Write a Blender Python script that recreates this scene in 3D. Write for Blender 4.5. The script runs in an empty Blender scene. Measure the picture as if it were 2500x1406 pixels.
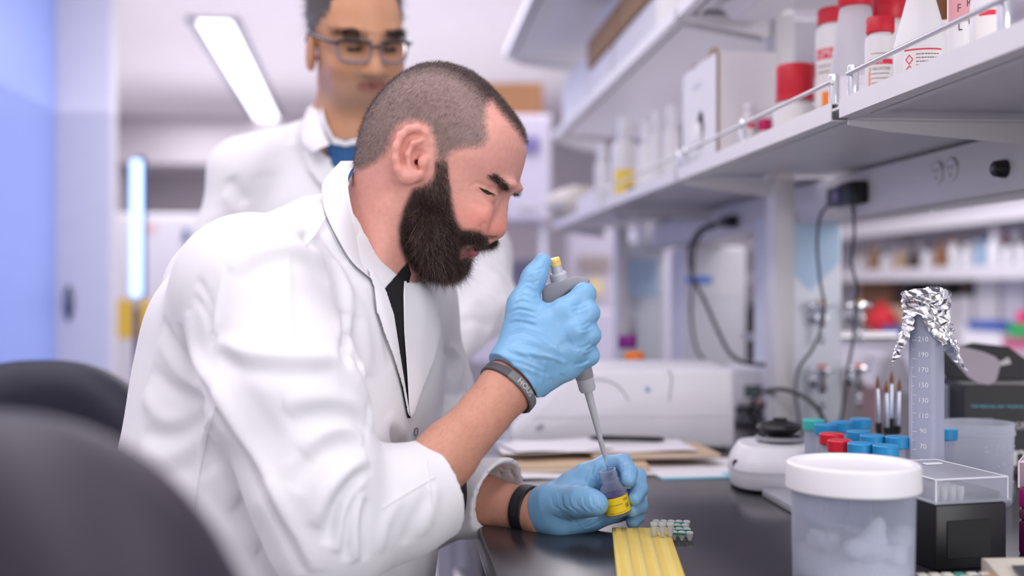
import bpy, bmesh, math, random
import numpy as np
from mathutils import Vector, Matrix
from mathutils.bvhtree import BVHTree

# ---------------------------------------------------------------- camera, world, key lights, exposure
scn = bpy.context.scene
COL = scn.collection
FPX = 2800.0
CAMZ = 1.18
TH = math.atan(270 / FPX)
VV = np.array([math.sin(TH), math.cos(TH), 0.0])
CC = np.array([math.cos(TH), -math.sin(TH), 0.0])
ZZ = np.array([0, 0, 1.0])
CAM = np.array([0, 0, CAMZ])
cam_d = bpy.data.cameras.new('camera')
cam_d.sensor_width = 36.0
cam_d.lens = 36.0 * FPX / 2500.0
cam_d.clip_start = 0.02
cam_d.dof.use_dof = True
cam_d.dof.focus_distance = 1.25
cam_d.dof.aperture_fstop = 2.2
cam_o = bpy.data.objects.new('camera', cam_d)
COL.objects.link(cam_o)
cam_o.location = CAM
cam_o.rotation_euler = (math.pi / 2, 0, -TH)
scn.camera = cam_o
scn.view_settings.view_transform = 'Standard'
scn.view_settings.look = 'None'
scn.view_settings.gamma = 1.0
scn.view_settings.use_curve_mapping = False
scn.view_settings.exposure = -0.05

w = bpy.data.worlds.new('world')
scn.world = w
w.use_nodes = True
w.node_tree.nodes['Background'].inputs[0].default_value = (0.97, 0.935, 0.985, 1)
w.node_tree.nodes['Background'].inputs[1].default_value = 0.80


def area(name, loc, target, sx, sy, power, col):
    l = bpy.data.lights.new(name, 'AREA')
    l.shape = 'RECTANGLE'
    l.size, l.size_y = sx, sy
    l.energy = power
    l.color = col
    o = bpy.data.objects.new(name, l)
    COL.objects.link(o)
    o.location = loc
    d = Vector(target) - Vector(loc)
    o.rotation_euler = d.to_track_quat('-Z', 'Y').to_euler()
    return o


# ceiling fixtures over the aisles (out of frame, above), added front fill from behind the camera,
# unseen uplights added to brighten the ceiling, a corridor fill, an added blue wall wash
area('ceiling_light_aisle', (-0.9, 1.2, 2.68), (-0.9, 1.2, 0), 0.5, 3.6, 24, (1, 0.96, 0.97))
area('ceiling_light_bench', (0.35, 0.2, 2.68), (0.35, 0.2, 0), 0.4, 2.4, 12, (1, 0.97, 0.98))
area('front_fill_left', (-2.4, -1.8, 1.8), (0.1, 1.6, 1.2), 2.4, 1.8, 24, (0.97, 0.96, 1.0))  # unseen fill added to light the front from the left
area('front_fill_right', (1.6, -1.7, 1.7), (0.6, 2.0, 1.15), 1.8, 1.5, 52, (1.0, 0.98, 1.0))  # unseen fill added to brighten the upright, column and white machine
area('blue_wall_wash', (-0.95, 3.2, 1.25), (-1.6, 4.0, 1.25), 0.1, 1.2, 8, (0.25, 0.42, 1.0))  # unseen area light added to turn the left wall blue
area('ceiling_light_far', (0.2, 5.5, 2.68), (0.2, 5.5, 0), 1.6, 4.0, 62, (1, 0.96, 0.99))
area('ceiling_light_next_bay', (2.1, 4.0, 2.68), (2.1, 4.0, 0), 0.6, 4.0, 55, (1, 0.96, 0.99))
area('corridor_fill', (-1.7, 8.6, 2.66), (-1.7, 8.6, 0), 0.6, 3.0, 40, (1, 0.96, 0.99))  # unseen light added to lift the dark corridor
area('ceiling_fill_near', (-0.6, 1.0, 2.15), (-0.6, 1.0, 2.7), 1.6, 3.0, 14, (1, 0.95, 0.99))  # unseen upward fill added to brighten the ceiling
area('ceiling_fill_far', (-0.2, 6.0, 2.0), (-0.2, 6.0, 2.7), 3.0, 6.0, 34, (1, 0.95, 0.99))  # same upward ceiling fill, further down the room

# ---------------------------------------------------------------- helpers


def P(px, py, D):
    """point seen at photograph pixel px,py at a depth of D metres"""
    return CAM + D * VV + (px - 1250) / FPX * D * CC + (703 - py) / FPX * D * ZZ


def Q(px, py, D):
    return np.array([(px - 1250) / FPX * D, D, (703 - py) / FPX * D])


def q2w(V):
    V = np.asarray(V, float)
    return CAM + V[..., 0:1] * CC + V[..., 1:2] * VV + V[..., 2:3] * ZZ


def on_bench(px, D):
    p = P(px, 703, D)
    return (float(p[0]), float(p[1]))


MATS = {}


def mat(name, col, rough=0.5, metal=0.0, spec=0.5, trans=0.0, ior=1.45, bump=0.0, bscale=60.0, var=0.0, vscale=12.0,
        sss=0.0, attr=None, alpha=1.0, coat=0.0, emit=None, estr=0.0, sheen=0.0):
    if name in MATS:
        return MATS[name]
    m = bpy.data.materials.new(name)
    m.use_nodes = True
    nt = m.node_tree
    b = nt.nodes['Principled BSDF']
    I = b.inputs
    I['Base Color'].default_value = (*col, 1)
    I['Roughness'].default_value = rough
    I['Metallic'].default_value = metal
    I['Specular IOR Level'].default_value = spec
    I['Transmission Weight'].default_value = trans
    I['IOR'].default_value = ior
    I['Coat Weight'].default_value = coat
    I['Alpha'].default_value = alpha
    I['Sheen Weight'].default_value = sheen
    if sss:
        I['Subsurface Weight'].default_value = sss
        I['Subsurface Radius'].default_value = (1, .35, .2)
        I['Subsurface Scale'].default_value = 0.006
    if emit:
        I['Emission Color'].default_value = (*emit, 1)
        I['Emission Strength'].default_value = estr
    tc = nt.nodes.new('ShaderNodeTexCoord')
    src = None
    if attr:
        a = nt.nodes.new('ShaderNodeAttribute')
        a.attribute_name = attr
        src = a.outputs['Color']
    n = nt.nodes.new('ShaderNodeTexNoise')
    n.inputs['Scale'].default_value = vscale
    n.inputs['Detail'].default_value = 5
    nt.links.new(tc.outputs['Object'], n.inputs['Vector'])
    mr = nt.nodes.new('ShaderNodeMapRange')
    mr.inputs[1].default_value = 0.3
    mr.inputs[2].default_value = 0.7
    v = var if var else 0.02
    mr.inputs[3].default_value = 1 - v
    mr.inputs[4].default_value = 1 + v
    nt.links.new(n.outputs['Fac'], mr.inputs[0])
    mx = nt.nodes.new('ShaderNodeVectorMath')
    mx.operation = 'SCALE'
    if src:
        nt.links.new(src, mx.inputs[0])
    else:
        mx.inputs[0].default_value = col
    nt.links.new(mr.outputs[0], mx.inputs['Scale'])
    nt.links.new(mx.outputs[0], I['Base Color'])
    if bump:
        nb = nt.nodes.new('ShaderNodeTexNoise')
        nb.inputs['Scale'].default_value = bscale
        nb.inputs['Detail'].default_value = 4
        nt.links.new(tc.outputs['Object'], nb.inputs['Vector'])
        bp = nt.nodes.new('ShaderNodeBump')
        bp.inputs['Strength'].default_value = bump
        bp.inputs['Distance'].default_value = 0.002
        nt.links.new(nb.outputs['Fac'], bp.inputs['Height'])
        nt.links.new(bp.outputs[0], I['Normal'])
    MATS[name] = m
    return m


def matclear(name, col, see=.55, rough=.25, spec=.5):
    """thin translucent plastic: part of the light passes straight through, the rest scatters in the wall"""
    if name in MATS:
        return MATS[name]
    m = mat(name, col, rough, spec=spec)
    nt = m.node_tree
    out = [n for n in nt.nodes if n.type == 'OUTPUT_MATERIAL'][0]
    pb = nt.nodes['Principled BSDF']
    tr = nt.nodes.new('ShaderNodeBsdfTransparent')
    tr.inputs[0].default_value = (.93, .94, .97, 1)
    tl = nt.nodes.new('ShaderNodeBsdfTranslucent')
    tl.inputs[0].default_value = (*col, 1)
    m1 = nt.nodes.new('ShaderNodeMixShader')
    m1.inputs[0].default_value = .45
    nt.links.new(pb.outputs[0], m1.inputs[1])
    nt.links.new(tl.outputs[0], m1.inputs[2])
    lw_ = nt.nodes.new('ShaderNodeLayerWeight')
    lw_.inputs[0].default_value = .3
    mr_ = nt.nodes.new('ShaderNodeMapRange')
    mr_.inputs[3].default_value = see
    mr_.inputs[4].default_value = see * .25
    nt.links.new(lw_.outputs['Facing'], mr_.inputs[0])
    m2 = nt.nodes.new('ShaderNodeMixShader')
    nt.links.new(mr_.outputs[0], m2.inputs[0])
    nt.links.new(m1.outputs[0], m2.inputs[1])
    nt.links.new(tr.outputs[0], m2.inputs[2])
    nt.links.new(m2.outputs[0], out.inputs[0])
    return m


class MB:
    """collects shapes and links them as one mesh object"""

    def __init__(s):
        s.v, s.f = [], []

    def add(s, V, Fc):
        o = len(s.v)
        s.v.extend([tuple(map(float, x)) for x in V])
        s.f.extend([tuple(int(i) + o for i in f) for f in Fc])
        return s

    def box(s, x0, x1, y0, y1, z0, z1, bev=0.0, seg=2):
        if bev:
            bm = bmesh.new()
            bmesh.ops.create_cube(bm, size=1)
            for v in bm.verts:
                v.co = Vector(((x0 + x1) / 2 + v.co.x * (x1 - x0), (y0 + y1) / 2 + v.co.y * (y1 - y0), (z0 + z1) / 2 + v.co.z * (z1 - z0)))
            bmesh.ops.bevel(bm, geom=bm.edges[:], offset=bev, segments=seg, profile=.5, affect='EDGES')
            bm.verts.index_update()
            s.add([v.co for v in bm.verts], [[v.index for v in f.verts] for f in bm.faces])
            bm.free()
        else:
            V = [(x, y, z) for x in (x0, x1) for y in (y0, y1) for z in (z0, z1)]
            s.add(V, [(0, 1, 3, 2), (4, 6, 7, 5), (0, 4, 5, 1), (2, 3, 7, 6), (0, 2, 6, 4), (1, 5, 7, 3)])
        return s

    def lathe(s, prof, c=(0, 0, 0), n=32, axis=None, a0=0.0, a1=2 * math.pi):
        """prof: list of (r, z); closed solid when it starts and ends at r=0"""
        full = abs(a1 - a0 - 2 * math.pi) < 1e-6
        m = n if full else n + 1
        V, Fc = [], []
        M = Matrix.Identity(3)
        if axis is not None:
            M = Vector(axis).to_track_quat('Z', 'Y').to_matrix()
        for r, z in prof:
            for i in range(m):
                a = a0 + (a1 - a0) * i / n
                V.append(M @ Vector((r * math.cos(a), r * math.sin(a), z)) + Vector(c))
        for j in range(len(prof) - 1):
            for i in range(n):
                k = (i + 1) % m
                Fc.append((j * m + i, j * m + k, (j + 1) * m + k, (j + 1) * m + i))
        return s.add(V, Fc)

    def tube(s, pts, r, n=10, caps=True):
        pts = [Vector(p) for p in pts]
        rs = r if isinstance(r, (list, tuple)) else [r] * len(pts)
        V, Fc = [], []
        t0 = (pts[1] - pts[0]).normalized()
        nrm = t0.orthogonal().normalized()
        for i, p in enumerate(pts):
            t = (pts[min(i + 1, len(pts) - 1)] - pts[max(i - 1, 0)]).normalized()
            nrm = (nrm - t * nrm.dot(t)).normalized()
            b = t.cross(nrm)
            for k in range(n):
                a = 2 * math.pi * k / n
                V.append(p + (nrm * math.cos(a) + b * math.sin(a)) * rs[i])
        for i in range(len(pts) - 1):
            for k in range(n):
                l = (k + 1) % n
                Fc.append((i * n + k, i * n + l, (i + 1) * n + l, (i + 1) * n + k))
        if caps:
            Fc.append(tuple(range(n - 1, -1, -1)))
            Fc.append(tuple(range((len(pts) - 1) * n, len(pts) * n)))
        return s.add(V, Fc)

    def prism(s, poly, z0, z1, M=None):
        n = len(poly)
        V = [Vector((x, y, z0)) for x, y in poly] + [Vector((x, y, z1)) for x, y in poly]
        if M is not None:
            V = [M @ v for v in V]
        Fc = [tuple(range(n - 1, -1, -1)), tuple(range(n, 2 * n))] + [(i, (i + 1) % n, n + (i + 1) % n, n + i) for i in range(n)]
        return s.add(V, Fc)

    def ell(s, c, r, n=16, m=10):
        prof = [(math.sin(math.pi * j / m), -math.cos(math.pi * j / m)) for j in range(m + 1)]
        V, Fc = [], []
        for a, z in prof:
            for i in range(n):
                t = 2 * math.pi * i / n
                V.append((c[0] + r[0] * a * math.cos(t), c[1] + r[1] * a * math.sin(t), c[2] + r[2] * z))
        for j in range(m):
            for i in range(n):
                k = (i + 1) % n
                Fc.append((j * n + i, j * n + k, (j + 1) * n + k, (j + 1) * n + i))
        return s.add(V, Fc)

    def grid(s, G, thick=None):
        """G: rows of points"""
        R, C = len(G), len(G[0])
        V = [p for r in G for p in r]
        Fc = [(i * C + j, i * C + j + 1, (i + 1) * C + j + 1, (i + 1) * C + j) for i in range(R - 1) for j in range(C - 1)]
        return s.add(V, Fc)

    def build(s, name, m, parent=None, loc=(0, 0, 0), smooth=35, rot=None):
        me = bpy.data.meshes.new(name)
        me.from_pydata(s.v, [], s.f)
        bm = bmesh.new()
        bm.from_mesh(me)
        bmesh.ops.remove_doubles(bm, verts=bm.verts, dist=1e-6)
        bmesh.ops.recalc_face_normals(bm, faces=bm.faces)
        bm.to_mesh(me)
        bm.free()
        me.materials.append(m)
        if smooth:
            me.shade_smooth()
            me.set_sharp_from_angle(angle=math.radians(smooth))
        o = bpy.data.objects.new(name, me)
        COL.objects.link(o)
        o.location = loc
        if rot is not None:
            o.rotation_euler = rot
        if parent is not None:
            o.parent = parent
        return o


def tag(o, label=None, cat=None, group=None, kind=None):
    if label:
        o['label'] = label
    if cat:
        o['category'] = cat
    if group:
        o['group'] = group
    if kind:
        o['kind'] = kind
    return o


def thing(name, label, cat, loc=(0, 0, 0), rotz=0.0, group=None, rot=None):
    o = bpy.data.objects.new(name, None)
    o.empty_display_size = 0.02
    COL.objects.link(o)
    o.location = [float(x) for x in loc]
    o.rotation_euler = rot if rot is not None else (0, 0, rotz)
    return tag(o, label, cat, group)


def dup(root, loc, rotz=None, label=None, group=None):
    r = root.copy()
    COL.objects.link(r)
    r.location = [float(x) for x in loc]
    if rotz is not None:
        r.rotation_euler = (0, 0, rotz)
    if label:
        r['label'] = label
    if group:
        r['group'] = group
    for ch in list(root.children):
        c = ch.copy()
        COL.objects.link(c)
        c.parent = r
        for g in ch.children:
            d = g.copy()
            COL.objects.link(d)
            d.parent = c
    return r


_txt = {}


def text_geo(s, size):
    """flat glyph mesh, centred, in the xy plane"""
    cu = bpy.data.curves.new('t', 'FONT')
    cu.body = s
    cu.size = size
    cu.align_x = 'CENTER'
    cu.align_y = 'CENTER'
    cu.resolution_u = 2
    o = bpy.data.objects.new('t', cu)
    COL.objects.link(o)
    dg = bpy.context.evaluated_depsgraph_get()
    me = o.evaluated_get(dg).to_mesh()
    V = np.array([v.co[:] for v in me.vertices]) if len(me.vertices) else np.zeros((0, 3))
    Fc = [tuple(p.vertices) for p in me.polygons]
    o.evaluated_get(dg).to_mesh_clear()
    bpy.data.objects.remove(o)
    bpy.data.curves.remove(cu)
    return V, Fc


def text_flat(mb, s, size, M, sx=1.0):
    V, Fc = text_geo(s, size)
    return mb.add([M @ Vector((v[0] * sx, v[1], 0)) for v in V], Fc)


def text_cyl(mb, s, size, r, ang, z, c=(0, 0), sx=1.0):
    """lettering wrapped on an upright cylinder; ang = direction it faces"""
    V, Fc = text_geo(s, size)
    out = []
    for v in V:
        a = ang + v[0] * sx / r
        out.append((c[0] + r * math.cos(a), c[1] + r * math.sin(a), z + v[1]))
    return mb.add(out, Fc)


# ---- implicit surfaces ------------------------------------------------------


class Field:
    """signed field on a grid (camera-aligned metres) turned into one continuous mesh"""

    def __init__(s, lo, hi, h):
        s.lo = np.array(lo, np.float32)
        s.h = h
        s.n = np.ceil((np.array(hi) - np.array(lo)) / h).astype(int) + 1
        s.F = np.full(s.n, 1.0, np.float32)

    def sub(s, lo, hi, pad):
        i0 = np.maximum(0, np.floor((np.array(lo) - pad - s.lo) / s.h).astype(int))
        i1 = np.minimum(s.n, np.ceil((np.array(hi) + pad - s.lo) / s.h).astype(int) + 1)
        if np.any(i1 <= i0):
            return None
        ax = [(s.lo[k] + s.h * np.arange(i0[k], i1[k], dtype=np.float32)) for k in range(3)]
        sl = tuple(slice(i0[k], i1[k]) for k in range(3))
        return sl, ax[0][:, None, None], ax[1][None, :, None], ax[2][None, None, :]

    def put(s, sl, d, k, op):
        A = s.F[sl]
        k = max(k, 1e-5)
        if op == 'u':
            h = np.clip(.5 + .5 * (A - d) / k, 0, 1)
            s.F[sl] = A * (1 - h) + d * h - k * h * (1 - h)
        elif op == 's':
            h = np.clip(.5 - .5 * (A + d) / k, 0, 1)
            s.F[sl] = A * (1 - h) - d * h + k * h * (1 - h)

    def cone(s, a, b, ra, rb, k=.01, op='u'):
        a = np.array(a, np.float32)
        b = np.array(b, np.float32)
        R = max(ra, rb)
        t = s.sub(np.minimum(a, b) - R, np.maximum(a, b) + R, k + 3 * s.h)
        if t is None:
            return s
        sl, X, Y, Z = t
        e = b - a
        L = float(e @ e) + 1e-12
        u = np.clip(((X - a[0]) * e[0] + (Y - a[1]) * e[1] + (Z - a[2]) * e[2]) / L, 0, 1)
        d = np.sqrt((X - a[0] - u * e[0])**2 + (Y - a[1] - u * e[1])**2 + (Z - a[2] - u * e[2])**2) - (ra + (rb - ra) * u)
        s.put(sl, d, k, op)
        return s

    def chain(s, pts, rs, k=.006, op='u'):
        rs = rs if isinstance(rs, (list, tuple)) else [rs] * len(pts)
        for i in range(len(pts) - 1):
            s.cone(pts[i], pts[i + 1], rs[i], rs[i + 1], k, op)
        return s

    def ell(s, c, r, R=None, k=.01, op='u'):
        c = np.array(c, np.float32)
        r = np.array(r, np.float32)
        m = float(r.max())
        t = s.sub(c - m, c + m, k + 3 * s.h)
        if t is None:
            return s
        sl, X, Y, Z = t
        X, Y, Z = X - c[0], Y - c[1], Z - c[2]
        if R is not None:
            R = np.array(R, np.float32)
            X, Y, Z = (R[0, 0] * X + R[0, 1] * Y + R[0, 2] * Z, R[1, 0] * X + R[1, 1] * Y + R[1, 2] * Z, R[2, 0] * X + R[2, 1] * Y + R[2, 2] * Z)
        k0 = np.sqrt((X / r[0])**2 + (Y / r[1])**2 + (Z / r[2])**2)
        k1 = np.sqrt((X / r[0]**2)**2 + (Y / r[1]**2)**2 + (Z / r[2]**2)**2)
        s.put(sl, k0 * (k0 - 1) / np.maximum(k1, 1e-6), k, op)
        return s

    def cut(s, c, n, R):
        """slice away what lies beyond a plane, within R of c"""
        c, n = np.array(c, np.float32), np.array(n, np.float32)
        sl, X, Y, Z = s.sub(c - R, c + R, 0)
        X, Y, Z = X - c[0], Y - c[1], Z - c[2]
        d = np.maximum(-(X * n[0] + Y * n[1] + Z * n[2]), np.sqrt(X * X + Y * Y + Z * Z) - R)
        s.put(sl, d, .0008, 's')
        return s

    def loft(s, zs, cx, cy, ax, by, phi, k=.02, p=2.4):
        """stack of turned ellipses along Z"""
        zs = np.array(zs, np.float32)
        o = np.argsort(zs)
        g = lambda q: np.interp(Zr, zs[o], np.array(q, np.float32)[o])
        t = s.sub([s.lo[0], s.lo[1], zs.min()], [s.lo[0] + s.n[0] * s.h, s.lo[1] + s.n[1] * s.h, zs.max()], 0)
        sl, X, Y, Z = t
        Zr = Z.ravel()
        kern = np.hanning(25)[1:-1]
        kern /= kern.sum()
        sm = lambda q: np.convolve(np.pad(g(q), 11, mode='edge'), kern, 'valid').astype(np.float32)[None, None, :]
        c, sn = math.cos(phi), math.sin(phi)
        dx, dy = X - sm(cx), Y - sm(cy)
        a, b = sm(ax), sm(by)
        u, w_ = (dx * c - dy * sn) / a, (dx * sn + dy * c) / b
        d = ((np.abs(u)**p + np.abs(w_)**p)**(1 / p) - 1) * np.minimum(a, b)
        d = np.maximum(d, np.maximum(zs.min() + .004 - Z, Z - zs.max() + .004))
        s.put(sl, d, k, 'u')
        return s

    def mesh(s, smooth=2):
        F, h = s.F, s.h
        I = F < 0
        c = np.zeros([n - 1 for n in F.shape], np.uint8)
        sh = [(i, j, k) for i in (0, 1) for j in (0, 1) for k in (0, 1)]
        cut = lambda A, o: A[o[0]:A.shape[0] - 1 + o[0], o[1]:A.shape[1] - 1 + o[1], o[2]:A.shape[2] - 1 + o[2]]
        for o in sh:
            c += cut(I, o)
        ci = np.argwhere((c > 0) & (c < 8))
        idx = np.full(c.shape, -1, np.int32)
        idx[tuple(ci.T)] = np.arange(len(ci))
        val = {o: F[tuple((ci + o).T)] for o in sh}
        acc = np.zeros((len(ci), 3))
        cnt = np.zeros(len(ci))
        for o in sh:
            for ax in range(3):
                if o[ax] == 0:
                    q = tuple(1 if t == ax else o[t] for t in range(3))
                    f0, f1 = val[o], val[q]
                    m = (f0 < 0) != (f1 < 0)
                    t = np.where(m, f0 / np.where(m, f0 - f1, 1), 0)
                    p = np.tile(np.array(o, float), (len(ci), 1))
                    p[:, ax] = t
                    acc += p * m[:, None]
                    cnt += m
        V = (ci + acc / cnt[:, None]) * h + s.lo
        Q4 = []
        for ax in range(3):
            sl0 = [slice(1, -1)] * 3
            sl0[ax] = slice(0, -1)
            sl1 = list(sl0)
            sl1[ax] = slice(1, None)
            a, b = I[tuple(sl0)], I[tuple(sl1)]
            e = np.argwhere(a != b)
            off = [1, 1, 1]
            off[ax] = 0
            e0 = e + np.array(off)
            u, v = [(1, 2), (2, 0), (0, 1)][ax]
            du = np.zeros(3, int)
            du[u] = 1
            dv = np.zeros(3, int)
            dv[v] = 1
            q = np.stack([idx[tuple((e0 - du - dv).T)], idx[tuple((e0 - dv).T)], idx[tuple(e0.T)], idx[tuple((e0 - du).T)]], 1)
            flip = ~a[tuple(e.T)]
            q[flip] = q[flip][:, ::-1]
            Q4.append(q)
        Qd = np.concatenate(Q4)
        Qd = Qd[(Qd >= 0).all(1)]
        for _ in range(smooth):
            V = lap(V, Qd, .5)
        return V, Qd


def lap(V, Qd, f):
    acc = np.zeros_like(V)
    cnt = np.zeros(len(V))
    for i in range(4):
        a, b = Qd[:, i], Qd[:, (i + 1) % 4]
        for t in range(3):
            acc[:, t] += np.bincount(a, V[b, t], len(V)) + np.bincount(b, V[a, t], len(V))
        cnt += np.bincount(a, minlength=len(V)) + np.bincount(b, minlength=len(V))
    return V + f * (acc / np.maximum(cnt, 1)[:, None] - V)


def normals(V, Qd):
    n = np.cross(V[Qd[:, 2]] - V[Qd[:, 0]], V[Qd[:, 3]] - V[Qd[:, 1]])
    N = np.zeros_like(V)
    for i in range(4):
        for t in range(3):
            N[:, t] += np.bincount(Qd[:, i], n[:, t], len(V))
    return N / np.maximum(np.linalg.norm(N, axis=1), 1e-12)[:, None]


def bvh_of(V, Qd):
    return BVHTree.FromPolygons([tuple(v) for v in V.tolist()], Qd.tolist())


def seen(bvh, px, py):
    """where the sight line through a photograph pixel meets a surface (camera-aligned metres)"""
    d = Vector(Q(px, py, 1.0)).normalized()
    h = bvh.ray_cast(Vector((0, 0, 0)), d)
    return (np.array(h[0]), np.array(h[1])) if h[0] is not None else (None, None)


def resample(pts, step):
    pts = np.array(pts, float)
    out = [pts[0]]
    for a, b in zip(pts[:-1], pts[1:]):
        n = max(1, int(np.linalg.norm(b - a) / step))
        out += [a + (b - a) * i / n for i in range(1, n + 1)]
    return np.array(out)


def spline(pts, n=8):
    pts = np.array(pts, float)
    ext = np.vstack([2 * pts[0] - pts[1], pts, 2 * pts[-1] - pts[-2]])
    out = []
    for i in range(1, len(ext) - 2):
        p0, p1, p2, p3 = ext[i - 1:i + 3]
        for t in np.linspace(0, 1, n, endpoint=False):
            out.append(.5 * ((2 * p1) + (p2 - p0) * t + (2 * p0 - 5 * p1 + 4 * p2 - p3) * t * t + (3 * p1 - p0 - 3 * p2 + p3) * t**3))
    out.append(pts[-1])
    return np.array(out)


def sculpt(V, Qd, strokes, taper=True):
    """folds and creases: strokes = (pixel polyline, height, width, asymmetry); each lies on the surface and lifts or presses it"""
    bvh = bvh_of(V, Qd)
    N = normals(V, Qd)
    disp = np.zeros(len(V))
    for st in strokes:
        line, amp, wid = st[:3]
        L = spline(line, 6) if len(line) > 2 else resample(line, 14)
        pts = [seen(bvh, x, y)[0] for x, y in L]
        pts = np.array([p for p in pts if p is not None])
        if len(pts) < 2:
            continue
        # drop jumps in depth
        keep = [0]
        for i in range(1, len(pts)):
            if np.linalg.norm(pts[i] - pts[keep[-1]]) < .06:
                keep.append(i)
        pts = resample(pts[keep], wid * .22)
        lo, hi = pts.min(0) - 3 * wid, pts.max(0) + 3 * wid
        m = np.where(((V > lo) & (V < hi)).all(1))[0]
        if not len(m):
            continue
        best = np.full(len(m), 1e9)
        tt = np.zeros(len(m))
        for i, p in enumerate(pts):
            d = ((V[m] - p)**2).sum(1)
            b = d < best
            best[b] = d[b]
            tt[b] = i / max(1, len(pts) - 1)
        prof = np.exp(-best / (wid * wid))
        tp = np.clip(np.minimum(tt, 1 - tt) * 5, 0, 1) if taper else 1.0
        tp = np.sqrt(tp) if taper else 1.0
        disp[m] += amp * prof * tp
    return V + N * disp[:, None]


def inside_poly(x, y, poly):
    poly = np.array(poly, float)
    r = np.zeros(np.shape(x), bool)
    j = len(poly) - 1
    for i in range(len(poly)):
        xi, yi = poly[i]
        xj, yj = poly[j]
        with np.errstate(divide='ignore', invalid='ignore'):
            c = ((yi > y) != (yj > y)) & (x < (xj - xi) * (y - yi) / (yj - yi + 1e-12) + xi)
        r ^= c
        j = i
    return r


def poly_sdf(x, y, poly):
    """positive inside"""
    x, y = np.broadcast_arrays(np.asarray(x, float), np.asarray(y, float))
    poly = np.array(poly, float)
    d = np.full(np.shape(x), 1e9)
    for i in range(len(poly)):
        a, b = poly[i], poly[(i + 1) % len(poly)]
        e = b - a
        t = np.clip(((x - a[0]) * e[0] + (y - a[1]) * e[1]) / (e @ e + 1e-12), 0, 1)
        d = np.minimum(d, (x - a[0] - t * e[0])**2 + (y - a[1] - t * e[1])**2)
    d = np.sqrt(d)
    return np.where(inside_poly(x, y, poly), d, -d)


def skin_obj(name, V, Qd, m, parent, cols=None, world=True):
    """mesh object from camera-aligned vertices, under a parent Empty"""
    W = q2w(V) if world else V
    q_ = parent
    while q_ is not None and world:
        W = W - np.array(q_.location)
        q_ = q_.parent
    me = bpy.data.meshes.new(name)
    me.vertices.add(len(W))
    me.vertices.foreach_set('co', np.ascontiguousarray(W, np.float32).ravel())
    Qd = np.asarray(Qd)
    me.loops.add(Qd.size)
    me.loops.foreach_set('vertex_index', np.ascontiguousarray(Qd, np.int32).ravel())
    me.polygons.add(len(Qd))
    me.polygons.foreach_set('loop_start', np.arange(0, Qd.size, Qd.shape[1], dtype=np.int32))
    me.update(calc_edges=True)
    me.validate()
    if cols is not None:
        a = me.color_attributes.new('col', 'FLOAT_COLOR', 'POINT')
        c4 = np.ones((len(W), 4), np.float32)
        c4[:, :3] = cols
        a.data.foreach_set('color', c4.ravel())
    me.materials.append(m)
    me.shade_smooth()
    o = bpy.data.objects.new(name, me)
    COL.objects.link(o)
    if parent is not None:
        o.parent = parent
    return o


def patch(bvh, poly, step, lift, thick, bulge=0.0, curl=None):
    """cloth laid on a surface: the pixel outline is cut on the surface, raised by lift, with its own thickness"""
    poly = np.array(poly, float)
    x0, y0 = poly.min(0)
    x1, y1 = poly.max(0)
    nx, ny = max(2, int((x1 - x0) / step)), max(2, int((y1 - y0) / step))
    gx, gy = np.meshgrid(np.linspace(x0, x1, nx + 1), np.linspace(y0, y1, ny + 1), indexing='ij')
    sd = poly_sdf(gx, gy, poly)
    sp = max((x1 - x0) / nx, (y1 - y0) / ny)
    # snap near-boundary nodes to the outline
    bx, by = gx.copy(), gy.copy()
    for i in range(len(poly)):
        pass
    ids = {}
    V = []
    near = np.abs(sd) < sp * .75
    edge = resample(np.vstack([poly, poly[:1]]), 1.5)
    for i in range(nx + 1):
        for j in range(ny + 1):
            if sd[i, j] > -sp * .75:
                x, y = gx[i, j], gy[i, j]
                if sd[i, j] < sp * .35:
                    k = np.argmin((edge[:, 0] - x)**2 + (edge[:, 1] - y)**2)
                    x, y = edge[k]
                p, n = seen(bvh, x, y)
                if p is None:
                    continue
                ids[i, j] = len(V)
                up = lift + (curl[2] * min(1, max(0, (x - curl[0]) / (curl[1] - curl[0]))) if curl else 0) + bulge * min(1.0, max(0.0, sd[i, j]) / (8 * sp))
                V.append(p + n * 0 - p / np.linalg.norm(p) * up)
    Fc = []
    for i in range(nx):
        for j in range(ny):
            q = [(i, j), (i + 1, j), (i + 1, j + 1), (i, j + 1)]
            if all(t in ids for t in q):
                f = [ids[t] for t in q]
                pp = np.array([V[t] for t in f])
                if np.ptp(pp[:, 1]) < .05:
                    Fc.append(f)
    if not Fc:
        return np.zeros((0, 3)), np.zeros((0, 4), int)
    V = np.array(V)
    Fc = np.array(Fc)
    # keep the one connected piece
    lab = np.arange(len(V))
    for _ in range(400):
        m_ = lab[Fc].min(1)
        l2 = lab.copy()
        np.minimum.at(l2, Fc.ravel(), np.repeat(m_, 4))
        if (l2 == lab).all():
            break
        lab = l2
    ids_, cnt_ = np.unique(lab[Fc[:, 0]], return_counts=True)
    Fc = Fc[lab[Fc[:, 0]] == ids_[cnt_.argmax()]]
    used = np.unique(Fc)
    rm = np.full(len(V), -1)
    rm[used] = np.arange(len(used))
    V, Fc = V[used], rm[Fc]
    for _ in range(3):
        # smooth the interior only
        cnt = np.bincount(Fc.ravel(), minlength=len(V))
        V2 = lap(V, Fc, .5)
        V = np.where((cnt >= 4)[:, None], V2, V)
    # thickness: back face pushed away from the viewer
    Vb = V + V / np.linalg.norm(V, axis=1)[:, None] * thick
    n = len(V)
    E = {}
    for f in Fc:
        for k in range(4):
            a, b = int(f[k]), int(f[(k + 1) % 4])
            if (b, a) in E:
                del E[(b, a)]
            else:
                E[(a, b)] = 1
    side = [(b, a, a + n, b + n) for a, b in E]
    F2 = np.concatenate([Fc, Fc[:, ::-1] + n, np.array(side)])
    return np.vstack([V, Vb]), F2


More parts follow.
